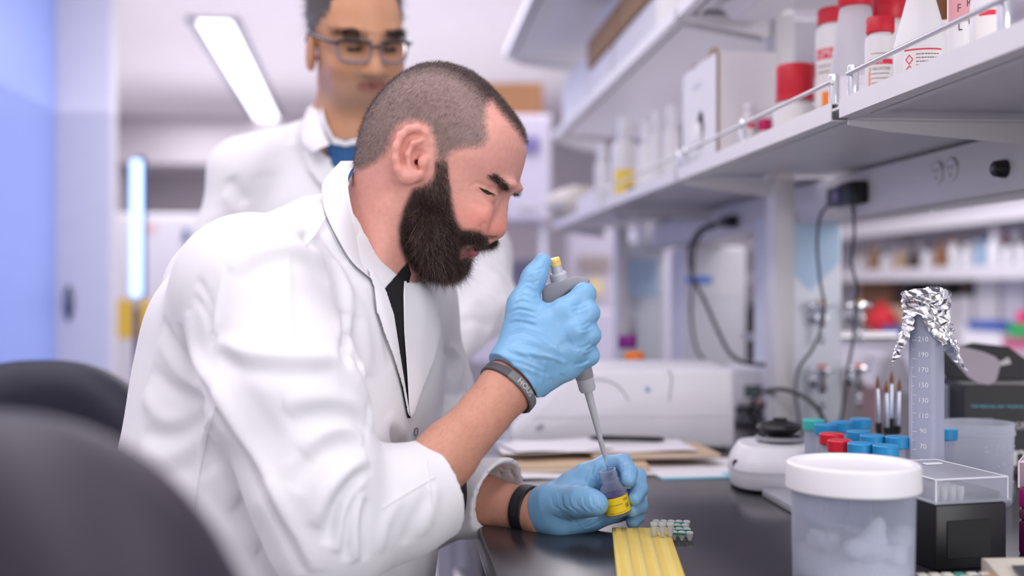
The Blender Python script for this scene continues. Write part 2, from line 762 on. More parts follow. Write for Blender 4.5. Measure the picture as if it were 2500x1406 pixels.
def fibres(roots, dirs, length, width, cols, seed, segs=2, curl=.25):
    """hair: thin tapering blades"""
    rng = np.random.default_rng(seed)
    n = len(roots)
    side = np.cross(dirs, rng.normal(size=(n, 3)))
    side /= np.linalg.norm(side, axis=1)[:, None] + 1e-9
    bend = rng.normal(size=(n, 3)) * curl
    V, Fc, C = [], [], []
    ln = length if np.ndim(length) else np.full(n, length)
    rows = []
    for k in range(segs + 1):
        t = k / segs
        p = roots + dirs * (ln * t)[:, None] + bend * (ln * t * t)[:, None]
        wd = width * (1 - t * .85)
        rows.append(p - side * wd)
        rows.append(p + side * wd)
    V = np.stack(rows, 1).reshape(-1, 3)
    m = 2 * (segs + 1)
    base = np.arange(n)[:, None] * m
    F2 = np.concatenate([base + np.array([2 * k, 2 * k + 1, 2 * k + 3, 2 * k + 2]) for k in range(segs)])
    return V, F2, np.repeat(cols, m, axis=0)
# ================================================================ room shell
WALL = mat('painted_wall', (.62, .60, .65), rough=.7, bump=.03, bscale=200)
CEIL = mat('ceiling_tile', (.84, .80, .85), rough=.85, bump=.04, bscale=150)
BLUELIGHT = mat('blue_light_tint', (.30, .40, .80), rough=.35, spec=.4)  # colour stands in for blue light falling on the wall
GREYW = mat('far_wall_paint', (.58, .54, .59), rough=.75)
FLOORM = mat('vinyl_floor', (.62, .60, .62), rough=.35, var=.06, vscale=40)
WHITE = mat('white_powder_coat', (.76, .745, .775), rough=.38, spec=.5, bump=.02, bscale=500)
WHITE2 = mat('white_laminate', (.70, .69, .76), rough=.5)
BENCH = mat('black_epoxy', (.030, .026, .031), rough=.21, spec=.5, bump=.02, bscale=300, var=.08, vscale=8)
CHROME = mat('chrome', (.75, .76, .80), rough=.12, metal=1)
STEEL = mat('brushed_steel', (.55, .54, .56), rough=.28, metal=1, bump=.03, bscale=800)
BLACKP = mat('black_plastic', (.012, .012, .015), rough=.42)
GREYP = mat('grey_plastic', (.33, .33, .37), rough=.45)
WPLAST = mat('white_plastic', (.78, .77, .81), rough=.4, sss=.05)
CARD = mat('cardboard', (.36, .22, .12), rough=.85, var=.06, vscale=30, bump=.05, bscale=120)


def structure(name, mb, m):
    return tag(mb.build(name, m), kind='structure')


structure('floor', MB().box(-4, 4.2, -3, 12.2, -.05, 0), FLOORM)
structure('ceiling', MB().box(-4, 4.2, -1.0, 12.2, 2.7, 2.75), CEIL)
structure('wall_left', MB().box(-1.72, -1.606, -2.8, 5.5, 0, 2.7), WALL)
tag(MB().box(-1.606, -1.596, 3.2, 5.498, .1, 2.695, .002, 1).build('blue_lit_panel', BLUELIGHT), 'tall panel over the left wall up to the white pillar, blue light painted in', 'panel')  # added panel whose colour carries the blue light
structure('trim_1', MB().box(-1.78, -1.345, 5.5, 5.62, 0, 2.7, .01), WALL)
structure('wall_corridor', MB().box(-2.6, -2.5, 5.6, 11.6, 0, 2.7), WALL)
structure('wall_far', MB().box(-2.6, 4.1, 11.5, 11.62, 0, 2.7), GREYW)
structure('wall_right', MB().box(3.35, 3.47, -2.8, 11.5, 0, 2.7), WALL)
structure('baseboard_left', MB().box(-1.6, -1.588, -2.8, 5.5, 0, .1), GREYP)
# a bulkhead under the far ceiling
structure('trim_2', MB().box(-2.5, -.4, 10.4, 11.5, 2.28, 2.7), GREYW)

# door lever plate on the pillar
p = P(183, 740, 5.42)
t = thing('door_release', 'dark oval door release plate on the white pillar beside the blue lit wall', 'switch', (p[0], 5.495, p[2]))
MB().ell((0, -.004, 0), (.022, .006, .085)).build('plate', mat('dark_blue_plastic', (.03, .035, .10), rough=.4), t)
MB().ell((0, -.012, .02), (.009, .006, .015)).build('button', GREYP, t)

# recessed ceiling light running away down the aisle
EMIT = mat('lit_diffuser', (1, 1, 1), rough=.5, emit=(1, .98, 1), estr=3.2)
a0, a1 = P(522, 50, 6.5), P(660, 305, 10.6)
dv = Vector(a1 - a0)
L = Vector((dv.x, dv.y, 0)).length
ang = math.atan2(-dv.x, dv.y)
t = thing('ceiling_light', 'long white recessed linear ceiling light, lit, running down the aisle', 'light', (a0[0], a0[1], 2.7), ang)
f = MB()
for x0, x1 in ((-.145, -.095), (.095, .145)):
    f.box(x0, x1, -.06, L + .05, -.012, 0)
f.box(-.145, .145, -.06, -.01, -.012, 0).box(-.145, .145, L, L + .05, -.012, 0)
f.build('trim_frame', mat('fixture_grey', (.36, .35, .45), rough=.5), t)
for y0, y1 in ((-.005, L * .47), (L * .475, L)):
    MB().box(-.094, .094, y0, y1, -.010, -.003, .002).build('diffuser', EMIT, t)

# upright freezer with a yellow sign
x0, x1 = P(292, 700, 8.0)[0], P(610, 700, 8.0)[0]
yb = 7.85
t = thing('upright_freezer', 'tall white upright freezer in the corridor behind the blue light tube', 'freezer', (x0, yb, 0))
W_ = x1 - x0
MB().box(0, W_, .05, .75, .05, 1.68, .015).build('cabinet', WHITE2, t)
d_ = MB().box(.01, W_ - .01, 0, .05, .12, 1.66, .012).build('door', WHITE2, t)
MB().box(W_ * .5, W_ * .5 + .03, -.03, 0, 1.05, 1.35, .006).build('handle', GREYP, d_)
MB().box(.0, W_, .06, .7, 0, .06).build('plinth', GREYP, t)
NB = mat('pink_note', (.85, .50, .50), rough=.8)
tag(MB().box(P(362, 0, 7.9)[0], P(400, 0, 7.9)[0], yb - .004, yb - .001, 1.555 - .0, 1.60).build('sticky_note', NB, loc=(0, 0, 0)), 'small pink note stuck on the freezer door', 'note')
tag(MB().box(P(462, 0, 7.9)[0], P(478, 0, 7.9)[0], yb - .012, yb - .001, 1.48, 1.57, .003).build('magnet', mat('navy_plastic', (.06, .09, .25), rough=.5), loc=(0, 0, 0)), 'dark blue magnet on the freezer door', 'magnet')
YEL = mat('sign_yellow', (.72, .47, .06), rough=.6)
tag(MB().box(P(299, 0, 7.9)[0], P(388, 0, 7.9)[0], yb - .006, yb - .001, P(0, 822, 7.9)[2], P(0, 730, 7.9)[2]).build('warning_sign', YEL), 'plain yellow sign on the freezer behind the light stand', 'sign')

# photographer's blue light tube on a stand
p = P(333, 556, 4.2)
t = thing('tube_light', 'glowing blue light tube on a black stand left of the standing man', 'lamp', (p[0], p[1], 0))
TUBE = bpy.data.materials.new('blue_tube_glow')
TUBE.use_nodes = True
nt = TUBE.node_tree
lw = nt.nodes.new('ShaderNodeLayerWeight')
lw.inputs[0].default_value = .35
cr_ = nt.nodes.new('ShaderNodeValToRGB')
cr_.color_ramp.elements[0].color = (.62, .86, 1, 1)
cr_.color_ramp.elements[1].color = (.03, .16, 1, 1)
cr_.color_ramp.elements[0].position = .25
cr_.color_ramp.elements[1].position = .8
nt.links.new(lw.outputs['Facing'], cr_.inputs[0])
nt.links.new(cr_.outputs[0], nt.nodes['Principled BSDF'].inputs['Emission Color'])
nt.nodes['Principled BSDF'].inputs['Emission Strength'].default_value = 1.35
nt.nodes['Principled BSDF'].inputs['Base Color'].default_value = (.4, .6, 1, 1)
z0, z1 = P(333, 726, 4.2)[2], P(333, 388, 4.2)[2]
R_ = .0225
MB().lathe([(0, z0), (R_ * .8, z0 + .004), (R_, z0 + .02), (R_, z1 - .02), (R_ * .8, z1 - .004), (0, z1)], n=24).build('tube', TUBE, t)
MB().box(-.006, .03, .012, .03, z0 - .0, z1 + .012, .004).build('back_rail', mat('navy_metal', (.03, .05, .16), rough=.4, metal=.5), t)
MB().lathe([(0, z0 - .045), (.012, z0 - .045), (.012, z0 - .004), (0, z0 - .004)], n=16).build('clamp', mat('clamp_beige', (.4, .35, .33), rough=.5), t)
MB().lathe([(0, .02), (.0125, .02), (.0125, z0 - .04), (0, z0 - .04)], n=16).build('pole', mat('stand_black', (.10, .09, .12), rough=.4, metal=.3), t)
for k in range(3):
    a = k * 2.094 + .4
    MB().tube([(0, 0, .34), (.38 * math.cos(a), .38 * math.sin(a), .012)], .010).build('leg', MATS['stand_black'], t)

# ---- bench, raceway, uprights and shelving
t = thing('lab_bench', 'black epoxy topped laboratory bench the seated man rests his arm on', 'bench', (0.09, 0, 0))
MB().box(0, 1.25, -.4, 4.35, .868, .9, .0035).build('bench_top', BENCH, t)
CABG = mat('cabinet_dark_grey', (.10, .095, .115), rough=.5)
MB().box(.05, 1.2, 1.75, 4.3, .08, .868, .004).build('base_cabinet', CABG, t)
for k in range(3):
    y = 1.76 + k * .85
    d_ = MB().box(.032, .05, y, y + .83, .12, .70, .004).build('door', CABG, t)
    MB().box(.012, .032, y + .36, y + .48, .62, .635, .003).build('handle', STEEL, d_)
    d_ = MB().box(.032, .05, y, y + .83, .715, .86, .004).build('drawer', CABG, t)
    MB().box(.012, .032, y + .36, y + .48, .78, .795, .003).build('handle', STEEL, d_)
MB().box(.5, .56, -.38, 1.75, 0, .868).build('back_panel', GREYP, t)

UP = thing('shelf_upright', 'white square steel upright in front of the blue service column with taps', 'post', (.722, 2.14, .9))
MB().box(-.019, .020, -.03, .03, 0, 1.35, .004).build('column', WHITE, UP)
MB().box(-.024, .028, -.034, .034, 0, .006, .002).build('foot_plate', WHITE, UP)
dup(UP, (.722, 3.73, .9), label='white square steel upright furthest down the bench')

RX = .81
t = thing('power_raceway', 'long white metal raceway with outlets under the lowest shelf', 'raceway', (RX, 0, 1.309))
MB().box(0, .095, .2, 4.3, 0, .079, .003).build('housing', WHITE, t)
for px in (2292, 2327):
    D = 2800 * RX / .995 / (px - 980)
    p = P(px, 422, D)
    o_ = MB().lathe([(0, 0), (.017, 0), (.0172, .0025), (.016, .004), (0, .004)], n=28).build('outlet', WPLAST, t, (0, p[1], .045), rot=(0, -math.pi / 2, 0))
    s_ = MB()
    s_.tube([(.0172 * math.cos(a), .0172 * math.sin(a), .0035) for a in np.linspace(-1.3, 1.3, 14)], .0009, 6)
    s_.build('rim_line', GREYP, o_)
    s_ = MB()
    for y_, x_ in ((-.0055, .004), (.0055, .004)):
        s_.box(x_ - .0035, x_ + .0035, y_ - .0009, y_ + .0009, .0038, .0046)
    s_.lathe([(0, .0038), (.0022, .0038), (.0022, .0046), (0, .0046)], (-.007, 0, 0), 12)
    s_.build('slots', BLACKP, o_)
D = 2800 * RX / .995 / (2455 - 980)
p = P(2455, 412, D)
k_ = MB().lathe([(0, 0), (.0125, 0), (.0125, .004), (.0105, .016), (.008, .018), (0, .018)], n=28).build('knob', BLACKP, t, (0, p[1], p[2] - 1.309), rot=(0, -math.pi / 2, 0))
MB().lathe([(.0016, .0178), (.0026, .0184), (.0022, .0184)], n=14).build('dot', WPLAST, k_)
for px, yy in ((2272, 512),):
    p = P(px, yy, 2800 * .87 / .995 / (px - 980))
    MB().lathe([(0, 0), (.003, 0), (.003, .012), (0, .012)], n=10).build('screw', STEEL, t, (.06, p[1], -.006))


def shelf(label, x0, x1, y0, y1, zt, lip=.0225, posts=(), px=.155):
    """posts: world y of uprights that pass through notches in the rear half of the board"""
    t = thing('shelf_board', label, 'shelf', (x0, y0, zt), 0)
    W, L = x1 - x0, y1 - y0
    px = .722 - .026 - x0
    cuts = sorted([0] + [v for q in posts for v in (q - .04 - y0, q + .04 - y0) if 0 < v < L] + [L])
    if any(q - .04 < y0 for q in posts):
        cuts = cuts[1:]
    if any(q + .04 > y1 for q in posts):
        cuts = cuts[:-1]
    b = MB().box(0.0015, px, -.013, L + .013, -.011, -.008)
    for k in range(0, len(cuts) - 1, 2):
        b.box(px, W, cuts[k] - (.013 if k == 0 and cuts[0] == 0 else 0), cuts[k + 1] + (.013 if cuts[k + 1] == L else 0), -.011, -.008)
    b.build('board', WHITE, t)
    prof = [(0, 0), (.0115, 0), (.0115, -.0085), (.0095, -.0085), (.0095, -.0018), (.0018, -.0018), (.0018, -lip + .0015), (.020, -lip + .0015), (.020, -lip), (0, -lip)]
    MB().prism(prof, 0, L, Matrix(((1, 0, 0, 0), (0, 0, 1, 0), (0, 1, 0, 0), (0, 0, 0, 1)))).build('lip', WHITE, t)
    MB().box(.03, .042, .02, L - .02, -lip * .9, -.0112).build('stiffener', WHITE, t)
    return t


def bracket(par, y, x0, x1, drop=.03, z=-.0235):
    mb = MB()
    mb.prism([(x0, 0), (x1, 0), (x1, -drop), (x0 + .05, -drop * .45), (x0, -.006)], -.0012, .0012, Matrix(((1, 0, 0, 0), (0, 0, 1, y), (0, 1, 0, z), (0, 0, 0, 1))))
    mb.box(x0 + .01, x1, y - .014, y + .014, z - .001, z + .001)
    o = mb.build('bracket', WHITE, par)
    for xx in (x0 + .055, x1 - .05):
        MB().lathe([(0, -.003), (.003, -.003), (.0035, 0), (0, 0)], (xx, y + .007, z - .001), 10).build('screw', STEEL, o)
    return o


A = .52
ZS = 1.4055
s1 = shelf('lower shelf nearest the camera carrying the conical bottles, with a guard rail', A, .90, .35, 1.325, ZS)
s2 = shelf('lower shelf carrying the white dispenser box and red capped jar', A, .90, 1.352, 2.135, ZS, posts=(2.14,))
s3 = shelf('lower shelf carrying the yellow labelled bottle, past the upright', A, .90, 2.15, 2.93, ZS, posts=(2.14,))
s4 = shelf('lower shelf at the far end carrying the beige bag', A, .90, 2.945, 3.93, ZS, posts=(3.73,))
bracket(s1, .985, .015, .28)
bracket(s2, .775, .010, .178)
bracket(s3, .77, .015, .28)
bracket(s4, .975, .015, .178)
u1 = shelf('upper shelf nearest the camera, its underside at the top edge of the picture', A, .90, .35, 2.135, 1.715, posts=(2.14,))
u2 = shelf('upper shelf carrying the brown cardboard tray and white cartons', A, .90, 2.15, 3.93, 1.715, posts=(2.14, 3.73))
bracket(u1, 1.775, .01, .178, .035)
bracket(u2, .02, .01, .178, .035)
bracket(u2, 1.765, .01, .178, .05)
u3 = shelf('highest shelf, nearly empty, deeper than the others', .352, .90, 2.3, 3.93, 2.0, .03, posts=(3.73,))
bracket(u3, 1.615, .01, .345, .07)

# guard rails
def rail(par, y0, y1, posts, x=.006, zr=.028):
    r = thing('guard_rail', None, None)
    o = MB().tube([(x, y0, zr), (x, y1, zr)], .0029, 12).build('guard_rail', STEEL, par)
    bpy.data.objects.remove(r)
    for y in posts:
        MB().lathe([(0, 0), (.0066, 0), (.0066, .036), (.006, .0375), (0, .0375)], (x + .006, y, 0), 20).build('rail_post', CHROME, o)


rail(s1, .35, .975 - .012, (.62, .962))
rail(s2, .012, .775, (.02, .40, .765))
rail(s3, .012, .770, (.02, .765))

# light housing hung below the near upper shelf
p = P(1840, 14, 2.25)
t = thing('shelf_light', 'white tapered lamp housing hung under the upper shelf', 'light', (.64, 1.6, 1.692))
MB().prism([(-.06, 0), (.06, 0), (.035, -.022), (-.035, -.022)], 0, .45, Matrix(((1, 0, 0, 0), (0, 0, 1, 0), (0, 1, 0, 0), (0, 0, 0, 1)))).build('housing', WHITE, t)
MB().box(-.03, .03, .02, .43, -.0235, -.0215).build('lens', WPLAST, t)
# ================================================================ the seated man
SKIN = mat('skin', (.8, .6, .5), rough=.5, sss=.12, attr='col', var=.05, vscale=180, bump=.12, bscale=900)
CLOTH = mat('coat_cotton', (.75, .747, .778), rough=.85, bump=.06, bscale=1400, sheen=.15, var=.012, vscale=30)
BLACKCLOTH = mat('black_jersey', (.006, .006, .009), rough=.9, bump=.1, bscale=1500)
HAIRM = mat('hair_strand', (.1, .07, .06), rough=.40, attr='col', var=.02)
NITRILE = mat('nitrile_blue', (.215, .455, .71), rough=.38, spec=.5, bump=.10, bscale=260, var=.05, vscale=60, sss=.05)
HS = FPX / 1.30
HX, HD, HPSI = (1080 - 1250) / HS, 1.30, math.radians(9)


def head_uvw(X, Y, Z):
    """profile pixels (u,v) and distance w from the middle of the head, near side positive"""
    c, s_ = math.cos(HPSI), math.sin(HPSI)
    dx, dy = X - HX, Y - HD
    u = dx * c - dy * s_
    w_ = -dx * s_ - dy * c
    return 1080 + u * HS, 703 - Z * HS, w_


def H(u, v, w_):
    """head point from profile pixel and side distance (metres)"""
    c, s_ = math.cos(HPSI), math.sin(HPSI)
    du = (u - 1080) / HS
    return np.array([HX + du * c - w_ * s_, HD - du * s_ - w_ * c, (703 - v) / HS])


def HN(px, py, w_):
    """head point at side distance w whose near twin is seen at photograph pixel px,py"""
    c, s_ = math.cos(HPSI), math.sin(HPSI)
    a = abs(w_)
    D = HD
    for _ in range(4):
        du = ((px - 1250) / FPX * D - HX + a * s_) / c
        D = HD - du * s_ - a * c
    return H(1080 + du * HS, 703 - (703 - py) / FPX * D * HS, w_)


def seen_px(V):
    """photograph pixel of each vertex, the far half of the head mirrored on to the near one"""
    u, v, w_ = head_uvw(V[:, 0], V[:, 1], V[:, 2])
    c, s_ = math.cos(HPSI), math.sin(HPSI)
    du, a = (u - 1080) / HS, np.abs(w_)
    X, Y, Z = HX + du * c - a * s_, HD - du * s_ - a * c, V[:, 2]
    return 1250 + FPX * X / Y, 703 - FPX * Z / Y, w_


PROFILE = [(915, 505), (890, 450), (876, 400), (878, 350), (887, 312), (903, 275), (922, 245), (955, 207), (991, 179), (1029, 162),
           (1072, 156), (1106, 161), (1149, 177), (1191, 209), (1225, 245), (1255, 284), (1275, 313), (1284, 345), (1285, 375),
           (1279, 403), (1271, 430), (1259, 455), (1240, 480), (1226, 508), (1215, 540), (1196, 568), (1184, 590), (1170, 606), (1158, 616),
           (1148, 632), (1138, 650), (1126, 668), (1098, 676), (1060, 664), (1020, 628), (1000, 594), (985, 564), (955, 540)]


def pillow(Fd, poly, k, Wf, R, op='u', pw=2.0):
    """solid with a given profile in the plane of the face, rounded off towards both sides"""
    poly = np.array(poly, float)
    pts = np.array([H(u, v, w_) for u, v in poly for w_ in (-.09, .09)])
    sl, X, Y, Z = Fd.sub(pts.min(0), pts.max(0), .01)
    u, v, w_ = head_uvw(X, Y, Z)
    # 2-D distance looked up from a fine table
    u0, v0 = poly.min(0) - 40
    gu = np.arange(u0, poly[:, 0].max() + 40, 1.5)
    gv = np.arange(v0, poly[:, 1].max() + 40, 1.5)
    T = poly_sdf(gu[:, None], gv[None, :], poly) / HS
    for _ in range(3):
        T[1:-1] = (T[2:] + 2 * T[1:-1] + T[:-2]) / 4
        T[:, 1:-1] = (T[:, 2:] + 2 * T[:, 1:-1] + T[:, :-2]) / 4
    iu = np.clip((u - u0) / 1.5, 0, len(gu) - 1.01)
    iv = np.clip((np.broadcast_to(v, (1, 1, v.shape[2])) - v0) / 1.5, 0, len(gv) - 1.01)
    iu, iv = np.broadcast_arrays(iu, iv)
    a, b = iu.astype(int), iv.astype(int)
    fu, fv = iu - a, iv - b
    p = (T[a, b] * (1 - fu) + T[a + 1, b] * fu) * (1 - fv) + (T[a, b + 1] * (1 - fu) + T[a + 1, b + 1] * fu) * fv
    Wm = Wf(u, v) if callable(Wf) else Wf
    q = np.clip((R - p) / R, 0, 3)
    ww = np.abs(w_) / Wm
    d = ((q**pw + ww**pw)**(1 / pw) - 1) * np.minimum(R, Wm)
    Fd.put(sl, d.astype(np.float32), k, op)


man = thing('person', 'seated bearded man with cropped hair in a white lab coat, pipetting into a vial', 'person', P(700, 703, 1.3) * [1, 1, 0])


def make_body():
    B = Field((-.36, 1.0, -.34), (.06, 1.55, .27), .002)
    Wf = lambda u, v: np.interp(v, [150, 230, 330, 400, 470, 540, 600, 680], [.064, .0745, .0775, .0765, .071, .064, .056, .046]).astype(np.float32) + 0 * u
    pillow(B, PROFILE, .004, Wf, .066, pw=2.25)
    # neck and trunk inside the clothes
    B.cone(H(985, 470, 0), H(880, 655, 0), .060, .057, .02)
    B.cone(H(880, 655, 0), H(800, 790, 0), .057, .075, .03)
    B.cone(Q(960, 520, 1.262), Q(905, 690, 1.262), .014, .012, .02)      # the cord of the neck
    B.ell(Q(700, 900, 1.31), (.10, .13, .16), k=.03)
    B.ell(Q(650, 1200, 1.31), (.11, .14, .15), k=.04)
    B.cone(Q(800, 690, 1.30), Q(640, 720, 1.15), .05, .045, .03)
    B.cone(Q(800, 690, 1.32), Q(1000, 760, 1.45), .05, .045, .03)
    # near arm
    B.chain([Q(640, 720, 1.15), Q(735, 1040, 1.10), Q(835, 1335, 1.085)], [.046, .040, .034], .02)
    B.chain([Q(835, 1335, 1.085), Q(960, 1257, 1.115), Q(1091, 1115, 1.155), Q(1241, 942, 1.21), Q(1285, 890, 1.222)], [.034, .034, .0285, .0275, .022], .012)
    B.cone(Q(1010, 1170, 1.12), Q(1100, 1075, 1.15), .022, .018, .02)
    # far arm
    B.chain([Q(1000, 760, 1.45), Q(1030, 1000, 1.455), Q(1050, 1235, 1.43)], [.046, .040, .034], .02)
    B.chain([Q(1050, 1235, 1.43), Q(1180, 1224, 1.385), Q(1320, 1252, 1.335), Q(1390, 1240, 1.315)], [.033, .0305, .0240, .020], .012)
    # brow, cheekbones, temples
    for s_ in (1, -1):
        B.ell(HN(1228, 452, .023 * s_), (.016, .018, .0065), k=.010)      # brow ridge
        B.ell(HN(1150, 512, .046 * s_), (.020, .006, .012), k=.022)
        B.ell(HN(1216, 478, .0345 * s_), (.0125, .0130, .0085), k=.008, op='s')   # eye socket
        B.ell(HN(1190, 474, .0335 * s_), (.0125, .0125, .0115), k=.003)    # lidded eye
        B.ell(HN(1190, 560, .0135 * s_), (.0125, .0075, .0095), k=.006)   # wing of the nose
    for s_ in (1, -1):
        B.ell(HN(1140, 556, .041 * s_), (.020, .010, .020), k=.02)
    B.chain([H(1229, 478, 0), H(1219, 512, 0), H(1214, 543, 0), H(1211, 556, 0)], [.0075, .0085, .0105, .0118], .008)
    B.ell(H(1210, 559, 0), (.0118, .0125, .0118), k=.004)
    B.cone(H(1205, 565, .004), H(1192, 585, 0), .007, .006, .008)
    for s_ in (1, -1):
        B.ell(HN(1197, 578, .0085 * s_), (.0065, .0035, .0040), k=.003, op='s')
    # lips
    B.ell(H(1157, 603, 0), (.0085, .021, .0055), k=.004)
    B.ell(H(1150, 617, 0), (.0095, .019, .0058), k=.004)
    B.ell(H(1166, 610, 0), (.010, .020, .0014), k=.002, op='s')
    # near ear, modelled at its own depth; the far one is its mirror
    def ear(pt):
        B.ell(pt(1006, 378, -.001), (.0175, .0075, .0275), k=.006)
        B.chain([pt(1038, 372, -.002), pt(1050, 347, .000), pt(1041, 325, .003), pt(1021, 313, .006), pt(999, 315, .009), pt(979, 331, .011), pt(968, 358, .013), pt(966, 388, .012), pt(972, 414, .010), pt(985, 432, .006)],
                [.003, .0040, .0042, .0042, .0042, .0042, .0040, .0040, .0042, .006], .0035)
        B.ell(pt(996, 430, .003), (.0115, .0055, .0095), k=.005)
        B.cone(pt(1000, 428, .003), pt(1022, 425, -.002), .006, .006, .006)
        # hollow between rim and inner fold, bowl, canal
        B.chain([pt(1040, 345, .012), pt(1026, 329, .015), pt(1003, 330, .018), pt(987, 350, .020), pt(981, 380, .019), pt(985, 405, .017)], [.0035, .0045, .0048, .0044, .0040, .003], .003, 's')
        B.chain([pt(1026, 362, .012), pt(1019, 380, .011), pt(1015, 402, .007)], [.0065, .0105, .0085], .003, 's')
        B.chain([pt(1030, 342, .006), pt(1008, 350, .009), pt(995, 378, .009), pt(999, 408, .007), pt(1016, 422, .004)], [.0026, .0030, .0030, .0030, .003], .003)
        B.cone(pt(1013, 398, .008), pt(1022, 395, -.014), .0036, .003, .002, 's')
        B.ell(pt(1031, 396, .003), (.0055, .004, .0075), k=.004)
    ear(lambda x, y, o: Q(x, y, 1.2255 - o * .9))
    V, Qd = B.mesh(2)
    # lids, creases, wrinkles
    V = sculpt(V, Qd, [
        ([(1154, 452), (1164, 447), (1184, 453), (1208, 467)], -.0013, .0016, 0),
        ([(1162, 462), (1176, 474), (1192, 484)], -.0008, .0020, 0),
        ([(1148, 490), (1166, 500), (1190, 506)], -.0008, .004, 0),
        ([(1174, 548), (1166, 562), (1156, 576)], -.0007, .005, 0),
        ([(1190, 543), (1178, 550), (1175, 562), (1180, 575)], -.0013, .0034, 0),
        ([(1188, 578), (1196, 580), (1206, 579)], -.0022, .0028, 0),
        ([(1155, 452), (1146, 456)], -.0006, .002, 0),
        ([(955, 470), (940, 560), (930, 650)], .0015, .008, 0),
    ])
    # natural colour of the skin, lips and stubble
    u, v, w_ = seen_px(V)
    rng = np.random.default_rng(3)
    c = np.tile(np.array([.71, .345, .28]), (len(V), 1))
    ch = np.exp(-(((u - 1165) / 50)**2 + ((v - 530) / 45)**2)) * (np.abs(w_) > .02)
    c += ch[:, None] * np.array([.05, -.05, -.05])
    ns = np.exp(-(((u - 1218) / 25)**2 + ((v - 558) / 26)**2))
    c += ns[:, None] * np.array([.04, -.06, -.06])
    er = ((u > 955) & (u < 1050) & (v > 305) & (v < 450) & (w_ > .072))
    c[er] = [.72, .33, .27]
    lips = (((u - 1148) / 30)**2 + ((v - 611) / 16)**2 < 1) & (u > 1112) & (np.abs(w_) < .024)
    c[lips] = [.52, .17, .18]
    scalp = [(840, 440), (893, 412), (918, 398), (942, 378), (955, 357), (962, 328), (984, 306), (1010, 298), (1040, 306), (1058, 338), (1064, 395), (1092, 396), (1104, 372),
             (1138, 364), (1178, 360), (1194, 340), (1190, 300), (1190, 262), (1200, 250), (1232, 290), (1262, 322), (1279, 352), (1300, 345), (1290, 250), (1150, 120), (900, 130), (820, 330)]
    hd = poly_sdf(u, v, scalp)
    hf = np.clip(hd / 22 + .25, 0, 1) * (Qv_head(V))
    top = (np.clip((.058 - np.abs(w_)) / .022, 0, 1) * np.clip((390 - v) / 60, 0, 1))[:, None]
    hc = np.array([.27, .185, .165]) * (1 - top) + np.array([.065, .042, .037]) * top
    c = c * (1 - hf[:, None]) + hc * hf[:, None]
    beard_c = np.clip(poly_sdf(u, v, BEARD) / 14 + .6, 0, 1) * Qv_head(V) * np.clip((v - 392) / 80, .15, 1)
    beard_c[lips] = 0
    c = c * (1 - beard_c[:, None]) + np.array([.045, .025, .022]) * beard_c[:, None]
    # ruddier, freckled arms
    arm = (V[:, 2] < -.08)
    c[arm] = [.56, .27, .19]
    return V, Qd, c


def Qv_head(V):
    return (V[:, 2] > -.02).astype(float)


BEARD = [(1066, 402), (1090, 412), (1095, 455), (1102, 495), (1112, 538), (1128, 560), (1150, 562), (1172, 565), (1186, 578), (1188, 592), (1178, 604),
         (1160, 598), (1140, 596), (1124, 606), (1118, 622), (1124, 634), (1144, 628), (1143, 634), (1136, 656), (1124, 681), (1098, 692), (1063, 686), (1029, 671),
         (995, 641), (978, 600), (975, 555), (988, 505), (1008, 463), (1042, 447), (1060, 428)]

bV, bQ, bC = make_body()
skin_obj('body', bV, bQ, SKIN, man, bC)
bN = normals(bV, bQ)

# ---- beard: a body of hair over the jaw plus loose strands
def make_beard():
    B = Field((-.16, 1.2, 0), (.0, 1.4, .15), .0015)
    rear = [(1062, 472), (1086, 468), (1092, 480), (1099, 500), (1110, 538), (1128, 564), (1110, 604), (1106, 622)]
    rear2 = [(1003, 640), (982, 600), (978, 556), (990, 507), (1010, 466), (1042, 446)]
    def pl_(q):
        p = HN(q[0], q[1], .062)
        u, v, _w = head_uvw(p[0], p[1], p[2])
        return (float(u), float(v))
    r1 = [pl_(q) for q in rear]
    core = r1[:6] + [(1150, 572), (1172, 572), (1180, 584), (1170, 598), (1150, 590)] + [r1[6], r1[7], (1122, 640), (1136, 636), (1130, 655), (1118, 674), (1096, 684), (1063, 679), (1033, 664)] + [pl_(q) for q in rear2]
    Wf = lambda u, v: np.interp(v, [420, 480, 540, 600, 640, 700], [.0765, .0765, .0740, .0660, .0560, .040]).astype(np.float32) + 0 * u
    pillow(B, core, .002, Wf, .030, pw=2.2)
    V, Qd = B.mesh(2)
    rng = np.random.default_rng(5)
    N = normals(V, Qd)
    V = V + N * (.0012 * np.sin(V[:, 0] * 900 + 3 * np.sin(V[:, 2] * 500)) * np.cos(V[:, 2] * 700 + 2 * np.sin(V[:, 0] * 400)))[:, None]
    return V, Qd


hV, hQ = make_beard()
hN = normals(hV, hQ)
skin_obj('beard', hV, hQ, HAIRM, man, np.tile([.030, .016, .014], (len(hV), 1)))


def strands(name, V, N, sel, n, L, width, pal, seed, down, lay, curl, segs):
    rng = np.random.default_rng(seed)
    w8 = sel / sel.sum()
    i = rng.choice(len(V), n, p=w8)
    r = V[i] + rng.normal(size=(n, 3)) * .0008
    d = N[i] * (1 - lay) + np.array(down) * lay + rng.normal(size=(n, 3)) * .22
    d /= np.linalg.norm(d, axis=1)[:, None]
    pal = np.array(pal)
    cc = pal[rng.integers(0, len(pal), n)] * rng.uniform(.7, 1.3, (n, 1))
    ln = rng.uniform(.55, 1.15, n) * L
    v, f, c = fibres(r, d, ln, width, cc, seed, segs, curl)
    o = skin_obj(name, v, f, HAIRM, man, c)
    o['kind'] = 'stuff'
    return o


